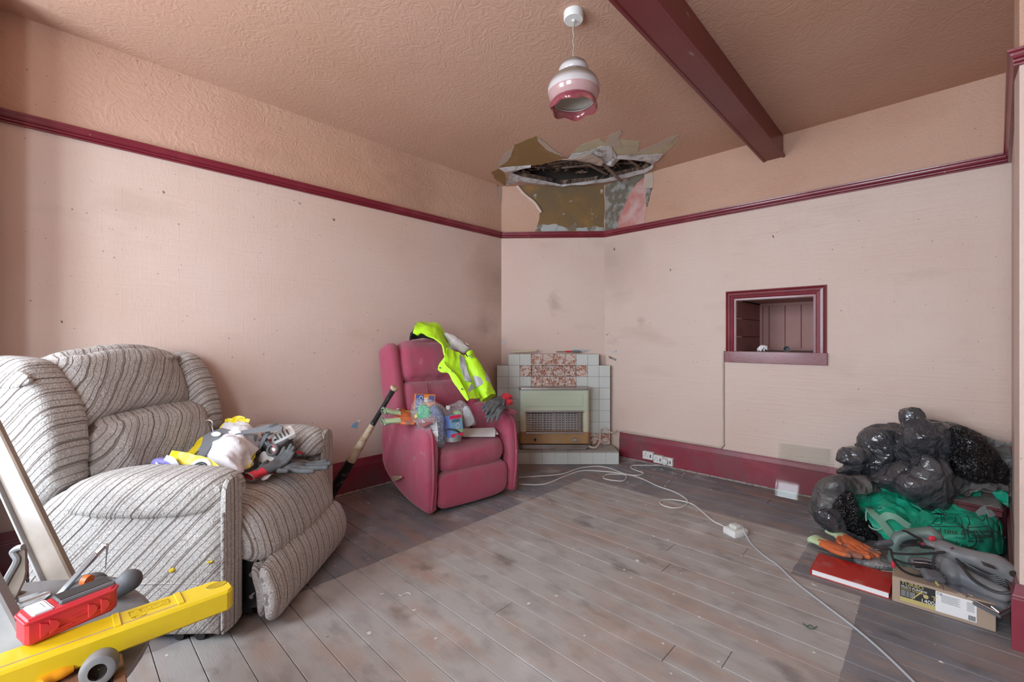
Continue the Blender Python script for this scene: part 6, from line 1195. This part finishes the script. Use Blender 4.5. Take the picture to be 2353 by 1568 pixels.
obj('sole_plate', B((-.06, -.05, -.004), (.19, .05, .002), frame(K(1060, 560, 2.04), K(1400, 600, 1.92) - K(1060, 560, 2.04)), bev=.002), 'steel', js, smooth=False)
obj('trigger', displace(tube(new(), [K(1275, 285, 1.975), K(1370, 290, 1.965)], .010, 10, flat=(1, 1)), lambda p: 0), 'red_switch', js); obj('lock_button', softbox((-.014, -.006, -.010), (.014, .006, .010), .005, 4, T=Matrix.Translation(K(1385, 220, 1.955))), 'red_switch', js); obj('cable_tie', B((-.008, -.006, -.014), (.006, .006, .014), Matrix.Translation(K(980, 490, 1.99)), bev=.002), 'red_switch', js, smooth=False)
obj('cord_sleeve', tube(new(), [K(960, 265, 2.06), K(900, 262, 2.06), K(840, 275, 2.06), K(790, 290, 2.06)], [.013, .012, .010, .008], 12, 4), 'grey_rubber', js)
for i in range(8): q = K(935 - i * 14, 264 + i * 1.5, 2.06); obj('sleeve_rib', tube(new(), [q - V((.002, 0, 0)), q + V((.002, 0, 0))], .0145 - i * .0005, 10), 'grey_rubber', js)
vt = [K(1170, 440, 1.955), K(1300, 430, 1.935), K(1440, 470, 1.91)]
obj('motor_vent', puff([K(x, y, 1.95 - (x - 1150) * .00012) for x, y in ((1140, 450), (1200, 425), (1330, 430), (1440, 470), (1450, 530), (1380, 560), (1260, 565), (1180, 540))], (-.3, -1, .2), .02, .03, 3, 7, 4), 'grey_tool', js)
for i in range(6): obj('vent_slat', tube(new(), [K(1190 + i * 4, 452 + i * 17, 1.925), K(1310, 462 + i * 18, 1.912), K(1425, 487 + i * 14, 1.90)], .0035, 6, 3), 'steel' if i % 2 else 'black_plastic', js)
for pts in ([(790, 290), (765, 310), (790, 340), (900, 330), (950, 340), (960, 400), (1000, 480), (1080, 560), (1200, 610), (1310, 625)], [(965, 375), (1100, 385), (1250, 385), (1400, 375), (1500, 370)], [(1045, 300), (1150, 290), (1300, 300), (1400, 330)], [(1070, 140), (1110, 145), (1190, 190), (1280, 240), (1240, 260), (1270, 310), (1380, 320)], [(1520, 365), (1440, 370), (1400, 430), (1395, 530), (1400, 560)], [(990, 440), (1100, 480), (1300, 510), (1420, 530)]):
    obj('flex', tube(new(), [K(x, y, 1.925 + (0.05 if y < 330 else 0) - (x - 800) * .00006) for x, y in pts], .0048, 8, 5), 'cable_black', js)
pT = frame(K(1390, 615, 1.835), (1, -.25, -.12), (0, -.45, 1)); obj('plug_body', softbox((-.036, -.028, -.014), (.036, .028, .014), .011, 8, T=pT), 'grey_rubber', js)
obj('plug_pin', B((-.005, -.045, -.004), (.001, -.02, .002), pT), 'gold', js, smooth=False)
# long dusty sander
sn_ = empty('sander', K(1800, 800, 1.8), 0, 'long dusty grey sander with looped flex lying on the screw box', 'power tool')
bm = new(); sp = [K(1430, 320, 1.95), K(1500, 330, 1.93), K(1650, 390, 1.89), K(1850, 440, 1.85), K(2050, 500, 1.80), K(2180, 580, 1.76), K(2270, 630, 1.73)]; sr = [.030, .038, .036, .036, .044, .040, .034]
for i in range(len(sp) - 1): capsule(bm, sp[i], sp[i + 1], sr[i], sr[i + 1], 14)
capsule(bm, K(1400, 300, 1.95), K(1290, 240, 1.97), .022, .012, 10); obj('handle_body', bm, 'grey_tool', sn_, mods=REM(.005, 5))
for (x, y, d, r_) in ((1590, 318, 1.868, .006), (2235, 590, 1.70, .012)): q = K(x, y, d); obj('screw' if r_ < .01 else 'hang_hole', tube(new(), [q, q - V((.001, .004, 0))], r_, 12), 'steel' if r_ < .01 else 'hole_dark', sn_)
for i in range(3): obj('vent_slot', tube(new(), [K(1900 + i * 12, 462 + i * 18, 1.785), K(2040 + i * 8, 520 + i * 12, 1.755)], .0022, 5), 'hole_dark', sn_)
bm = new()
for a, b, ra, rb in ((K(1530, 480, 1.92), K(1600, 600, 1.88), .042, .045), (K(1600, 560, 1.89), K(1850, 690, 1.82), .040, .036), (K(1850, 690, 1.82), K(2120, 800, 1.75), .036, .030)): capsule(bm, a, b, ra, rb, 14)
obj('motor_housing', bm, 'grey_tool', sn_, mods=REM(.005, 4))
pa, pb = K(1470, 560, 1.90), K(2170, 900, 1.70); PT = frame(pa, pb - pa, (-.15, -.25, 1)); pl_ = (pb - pa).length
obj('base_plate', B((0, -.045, -.036), (pl_, .055, -.026), PT, bev=.002), 'steel', sn_, smooth=False); obj('sanding_pad', B((.0, -.047, -.048), (pl_ + .004, .057, -.036), PT, bev=.002), 'grey_rubber', sn_, smooth=False); obj('pad_end', B((-.006, -.04, -.044), (.006, .05, -.004), PT, bev=.002), 'white_plastic', sn_, smooth=False)
obj('paper_clamp', tube(new(), [PT @ V((.02, -.05, -.02)), PT @ V((pl_ * .4, -.053, -.02)), PT @ V((pl_ * .55, -.054, -.022)), PT @ V((pl_ * .57, -.052, -.004)), PT @ V((pl_ * .64, -.052, -.004))], .0025, 6), 'steel', sn_)
obj('paper_clamp', tube(new(), [PT @ V((pl_ * .9, -.05, -.01)), PT @ V((pl_, -.05, -.02)), PT @ V((pl_ + .006, .0, -.02)), PT @ V((pl_ * .97, .05, -.014))], .0025, 6), 'steel', sn_)
for k in range(7):
    o = k * 9; obj('flex', tube(new(), [K(1610 + o, 400 + o * .5, 1.89), K(1720 + o, 470 + o, 1.855 - k * .002), K(1860 + o, 550 + o * 1.6, 1.82), K(2000 + o * .8, 610 + o * 1.9, 1.78), K(2100 + o * .8, 610 + o * 2.2, 1.76), K(2130 + o * .9, 600 + o * 1.9, 1.755)], .0045, 8, 5), 'cable_black', sn_)
obj('flex', tube(new(), [K(1640, 430, 1.87), K(1800, 640, 1.80), K(1950, 740, 1.76), K(2080, 790, 1.73), K(2190, 790, 1.71), K(2230, 760, 1.71), K(2190, 680, 1.73), K(2130, 600, 1.755), K(2110, 590, 1.755)], .0055, 8, 6), 'cable_black', sn_)
# ------------------------------------------------------------------ near left: round table, ladder, tools
tz = .50; tc_ = V((-1.20, .77, 0)); tr = .44
rt = empty('round_table', tc_, 0, 'dusty grey round side table under the yellow level at bottom left', 'table')
obj('table_top', lathe(new(), [(.001, tz), (tr - .012, tz), (tr, tz - .008), (tr, tz - .024), (tr - .01, tz - .030), (.001, tz - .030)], 64, Matrix.Translation(tc_)), 'table_grey', rt)
obj('pedestal', lathe(new(), [(.03, .04), (.032, .2), (.045, .3), (.03, .38), (.05, tz - .03)], 24, Matrix.Translation(tc_)), 'wood_stained', rt)
for k in range(3):
    a = k * 2.094 + .4; d_ = V((math.cos(a), math.sin(a), 0)); obj('leg', tube(new(), [tc_ + V((0, 0, .12)), tc_ + d_ * .12 + V((0, 0, .14)), tc_ + d_ * .24 + V((0, 0, .08)), tc_ + d_ * .32 + V((0, 0, .016))], [.022, .022, .018, .015], 10, 4), 'wood_stained', rt)
def H(x, y, z): return U(x, y, z)
Ftb = lambda x, y: (x / 6.92, 1200 + y / 6.92)
Fb2 = lambda x, y: (x / 6.92, 1360 + y / 6.92)
# wooden board under the tools
e0, e1 = H(*Fb2(1900, 780), tz + .012), H(*Fb2(2010, 1439), tz + .012)
dv = (e1 - e0).normalized(); T = frame(e0, dv)
wbd = empty('wooden_board', e0, 0, 'stained brown wooden board on the round table under the yellow level', 'board')
side = -1 if (T.to_3x3() @ V((0, 1, 0))).x > 0 else 1
for k, (w0, w1, mt) in enumerate(((.0, .018, 'wood_stained'), (.021, .11, 'wood_stained'), (.113, .19, 'wood_light'))): obj('slat', B((-.02, side * w0 if side > 0 else -w1, -.011), (.27, side * w1 if side > 0 else -w0, .0 + (.012 if k == 0 else .004)), T, bev=.002), mt, wbd, smooth=False)
# chrome tray reflecting the window
o = [H(*Ftb(x, y), tz + .004) for x, y in ((80, 1500), (130, 1400), (220, 1280), (300, 1210), (560, 1150), (800, 1120), (800, 1170), (640, 1300), (350, 1460), (130, 1560))]
obj('metal_sheet', sheet(o, (0, 0, 1), .003), mk('ribbed_metal', (.62, .66, .70), .22, metal=1.0, bump=[('wave', 9, .002, {'dist': 1.5, 'rot': (0, 0, .5)})]), smooth=False, label='shiny ribbed metal sheet lying on the round table behind the ladder', cat='metal sheet')
# step ladder: rear leg, hinge bracket, brace, near leg
ld = empty('step_ladder', V((-.80, .80, 0)), 0, 'cream metal folding step ladder at the bottom left corner', 'step ladder')
def flatbar(a, b, w, t, up, mat, nm, par=ld, bev=.004): L_ = (V(b) - V(a)).length; return obj(nm, B((0, -w / 2, -t / 2), (L_, w / 2, t / 2), frame(a, V(b) - V(a), up), bev=bev), mat, par, smooth=False)
a, b = D(158, 1362, 1.20), D(-30, 968, 1.42)
up_ = V((0, -1, .25)); flatbar(a, b, .060, .022, up_, 'cream_metal_shaded', 'rear_leg'); off = (b - a).normalized().cross(V((0, -1, .2))).normalized()
sgn = 1 if off.x < 0 else -1
flatbar(a + off * .030 * sgn + V((0, -.010, 0)), b + off * .030 * sgn + V((0, -.010, 0)), .006, .030, up_, 'light_metal', 'leg_flange', bev=.001)
hz = [Ftb(*p) for p in ((205, 470), (290, 410), (370, 400), (395, 470), (400, 800), (370, 930), (300, 1080), (230, 1230), (80, 1500), (0, 1570), (-60, 1500), (0, 1170), (130, 860), (260, 620), (230, 540))]
obj('hinge_bracket', sheet([D(x, y, 1.10) for x, y in hz], (0, 1, 0), .006), 'cream_metal_shaded', ld, smooth=False)
obj('bracket_lip', tube(new(), [D(*Ftb(*p), 1.095) for p in ((-40, 1190), (60, 1000), (150, 830), (265, 615), (225, 520), (207, 468), (290, 412), (370, 398))], .007, 8, 4), 'light_metal', ld)
rv = D(*Ftb(112, 1208), 1.09); obj('rivet', tube(new(), [rv, rv - V((0, .006, 0))], .010, 14), 'steel', ld)
flatbar(D(*Ftb(200, 1140), 1.12), D(*Ftb(830, 1235), 1.18), .018, .014, (0, -1, .3), 'cream_metal_shaded', 'brace')
a, b = D(-105, 1290, .93), D(212, 1800, .70)
a2, b2 = D(-112, 1290, .86), U(515, 2333, 0)
flatbar(D(-70, 1300, .90), U(470, 2333, 0.0), .066, .026, (0, -1, .3), 'light_metal', 'front_leg')
# yellow spirit level, lying on the board
ya, yb = H(70, 1522, .572), H(541, 1352, .572); yd = (yb - ya); YT = frame(yb, yd); 
YB = 1.0; w2 = .078
lv_ = empty('spirit_level', yb, 0, 'long yellow plastic spirit level with a hanging hole, overhanging the round table', 'level')
yo = [(-.62, 0), (-.012, 0), (0, .012), (0, .045), (-.028, w2), (-.62, w2)]
lvb = obj('body', prism(yo, -.048, 0, YT, .005), 'yellow_plastic', lv_, smooth=False)
obj('groove', B((-.60, .018, .0), (-.10, .0205, .0008), YT), 'wood_light', lv_, smooth=False)
obj('hanging_hole', lathe(new(), [(.001, .0004), (.012, .0004), (.016, .0012), (.017, .0)], 24, YT @ Matrix.Translation((-.028, .046, 0)) @ Matrix.Diagonal((1.3, .8, 1, 1))), mk('yellow_recess', (.42, .29, .01), .4), lv_)
for x in (-.10, -.205): obj('raised_rib', B((x - .006, .016, .0), (x + .006, w2 - .006, .003), YT, bev=.001), 'yellow_plastic', lv_, smooth=False)
text('|||||||||', 'embossed_mark', lv_, mk('yellow_dark', (.48, .32, .01), .45), YT @ Matrix.Translation((-.19, .05, .0006)), .028) if False else None
M['yellow_dark'] = mk('yellow_shadowed_emboss', (.60, .43, .02), .45)
obj('embossed_frame', tube(new(), [YT @ V(p) for p in ((-.185, .060, .001), (-.118, .060, .001), (-.118, .040, .001), (-.185, .040, .001))], .0009, 5, closed=True), 'yellow_dark', lv_)
text('CEILMUN', 'embossed_mark', lv_, 'yellow_dark', YT @ Matrix.Translation((-.182, .050, .0002)), .016)
obj('embossed_oval', tube(new(), [YT @ V((-.172 + .012 * math.cos(a / 16 * 6.283), .027 + .006 * math.sin(a / 16 * 6.283), .001)) for a in range(16)], .0008, 5, closed=True), 'yellow_dark', lv_)
text('E-17', 'embossed_mark', lv_, 'yellow_dark', YT @ Matrix.Translation((-.180, .027, .0002)), .008)
obj('level_screw', tube(new(), [YT @ V((-.40, .004, -.002)), YT @ V((-.40, .004, .002))], .004, 10), 'steel', lv_)
# red tool on the level
ra, rb_ = H(58, 1492, .575), H(277, 1398, .575); RTm = frame(ra, rb_ - ra); rl_ = (rb_ - ra).length
rk = empty('tool_case', ra, 0, 'red plastic tool case with black clip and barcode label on the yellow level', 'tool case')
obj('shell', prism([(0, .0), (rl_ - .012, 0), (rl_, .012), (rl_, .052), (rl_ - .02, .070), (.01, .070), (0, .055)], 0.0, .050, RTm, .005), 'red_plastic', rk, smooth=False)
obj('shell_flange', prism([(.002, -.002), (rl_ - .01, -.002), (rl_ + .002, .012), (rl_ + .002, .052), (rl_ - .02, .072), (.01, .072), (-.002, .055), (-.002, .0)], .042, .047, RTm, .001), 'red_plastic', rk, smooth=False)
for x in (.13, .22, .62, .76): obj('rib', prism([(0, 0), (.006, .001), (.013, .007), (.015, .014), (.011, .022), (.0, .028)], -.002, .004, RTm @ Matrix.Translation((x * rl_, -.001, .010)) @ Matrix.Rotation(R(90), 4, 'X'), .0005), 'red_plastic', rk, smooth=False)
for (x0, x1, z_) in ((.15, .45, .012), (.45, .68, .022), (.68, .88, .016)): obj('rib_line', B((x0 * rl_, -.003, z_), (x1 * rl_, 0, z_ + .003), RTm), 'red_plastic', rk, smooth=False)
clip = [(-.0, 0), (.085, 0), (.085, .035), (.0, .035)]
obj('clip', B((.36 * rl_, .022, .050), (.36 * rl_ + .088, .062, .057), RTm, bev=.003), 'black_plastic', rk, smooth=False); obj('clip_edge', B((.36 * rl_, .014, .040), (.36 * rl_ + .088, .024, .057), RTm, bev=.003), 'grey_rubber', rk, smooth=False); obj('clip_slot', B((.36 * rl_ + .012, .0135, .046), (.36 * rl_ + .075, .015, .050), RTm), 'hole_dark', rk, smooth=False)
obj('clear_window', B((.012, .010, .049), (.30 * rl_, .066, .053), RTm, bev=.003), 'lilac', rk, smooth=False); lb_ = obj('barcode_label', B((.025, .020, .053), (.27 * rl_, .062, .0536), RTm), 'paper', rk, smooth=False)
for k in range(5): obj('barcode_bar', B((.032, .026 + k * .006, .0536), (.24 * rl_, .028 + k * .006 + (k % 2) * .001, .0540), RTm), 'grey_tool', lb_, smooth=False)
# dark cordless tool behind the red case
dt = empty('cordless_tool', H(240, 1375, .52), 0, 'dark grey power tool with orange collar behind the red case', 'power tool')
Fz = Ftb
bm = new(); capsule(bm, D(*Fz(1900, 1060), 1.10), D(*Fz(2060, 930), 1.10), .022, .027, 16); capsule(bm, D(*Fz(1560, 1050), 1.13), D(*Fz(1900, 1050), 1.10), .028, .022, 14); obj('grip', bm, 'grey_rubber', dt, mods=REM(.004, 4))
bm = new(); capsule(bm, D(*Fz(1300, 1040), 1.14), D(*Fz(1480, 1010), 1.14), .030, .032, 16); obj('head', bm, 'grey_rubber', dt, mods=REM(.004, 3))
a = D(*Fz(1370, 960), 1.12); obj('orange_collar', tube(new(), [D(*Fz(1330, 930), 1.10), D(*Fz(1420, 940), 1.10)], [.013, .014], 14), 'orange_tool', dt)
for (p, q, w_) in (((930, 1170), (1540, 500), .012), ((1540, 500), (1660, 380), .008)): flatbar(D(*Fz(*p), 1.11), D(*Fz(*q), 1.12), w_, .008, (0, -1, .4), 'steel', 'caliper_arm', dt, .001)
obj('caliper_tip', tube(new(), [D(*Fz(1650, 390), 1.12), D(*Fz(1680, 365), 1.12), D(*Fz(1705, 400), 1.12), D(*Fz(1690, 560), 1.12), D(*Fz(1675, 740), 1.12)], [.005, .004, .003, .0015, .0015], 8, 3), 'steel', dt)
# hex socket tool and orange handled blade below the level
hx = empty('socket_tool', H(*Fb2(1500, 1200), .53), 0, 'big grey rubber-ended tool with a hexagonal hole under the yellow level', 'tool')
c0, c1 = H(*Fb2(1370, 1180), .535), H(*Fb2(1600, 1180), .545); ax = V((.55, -.75, .22)).normalized(); q = (V((0, 0, 1)).rotation_difference(ax)).to_matrix().to_4x4(); TT = Matrix.Translation(H(*Fb2(1560, 1260), .55) - ax * .01) @ q @ Matrix.Scale(.78, 4)
obj('barrel', lathe(new(), [(.020, -.05), (.034, -.035), (.036, .0), (.032, .022), (.028, .024), (.017, .024)], 28, TT), 'grey_tool', hx)
obj('hex_socket', lathe(new(), [(.018, .0235), (.018, .004), (.001, .004)], 6, TT), 'hole_dark', hx, smooth=False)
kn_ = empty('utility_knife', H(*Fb2(900, 1260), .525), 0, 'steel blade with an orange handle under the yellow level', 'knife')
obj('handle', tube(new(), [H(*Fb2(640, 1480), .53), H(*Fb2(800, 1380), .53), H(*Fb2(1000, 1290), .53), H(*Fb2(1170, 1220), .53)], [.010, .010, .010, .006], 12, 4), 'orange_plastic', kn_); obj('blade', tube(new(), [H(*Fb2(610, 1400), .53), H(*Fb2(800, 1320), .53), H(*Fb2(1000, 1240), .53)], [.007, .008, .006], 10, 3, flat=(1, .5)), 'steel', kn_)
# loose bits on the floor
gt = new(); tube(gt, [U(x, y, .003) for x, y in ((1845, 1433), (1853, 1440), (1862, 1437), (1870, 1444), (1877, 1440), (1868, 1446), (1858, 1444), (1850, 1438))], .0015, 5, 4); obj('green_thread', gt, 'green_thread', label='tangle of dark green thread on the floorboards', cat='thread')
st = new(); tube(st, [U(x, y, .003) for x, y in ((917, 1367), (922, 1370), (930, 1365), (938, 1363), (944, 1366))], .0014, 5, 4); obj('white_thread', st, 'paper', label='short white thread on the floorboards', cat='thread')
cr = new()
for k in range(90):
    s_, n_ = (rng.uniform(3.3, 3.78), rng.uniform(1.5, 2.1)) if k < 60 else (rng.uniform(.5, 3.2), rng.uniform(.2, 2.9)); r_ = rng.uniform(.0015, .005 if k < 60 else .0035)
    box(cr, (-r_, -r_ * .7, 0), (r_, r_ * .7, r_ * .8), Matrix.Translation(W(s_, n_, .001)) @ Matrix.Rotation(rng.uniform(0, 3), 4, 'Z'))
obj('plaster_crumbs', cr, 'plaster_white', kind='stuff', label='white plaster crumbs scattered on the floorboards below the sockets', cat='crumbs', smooth=False)
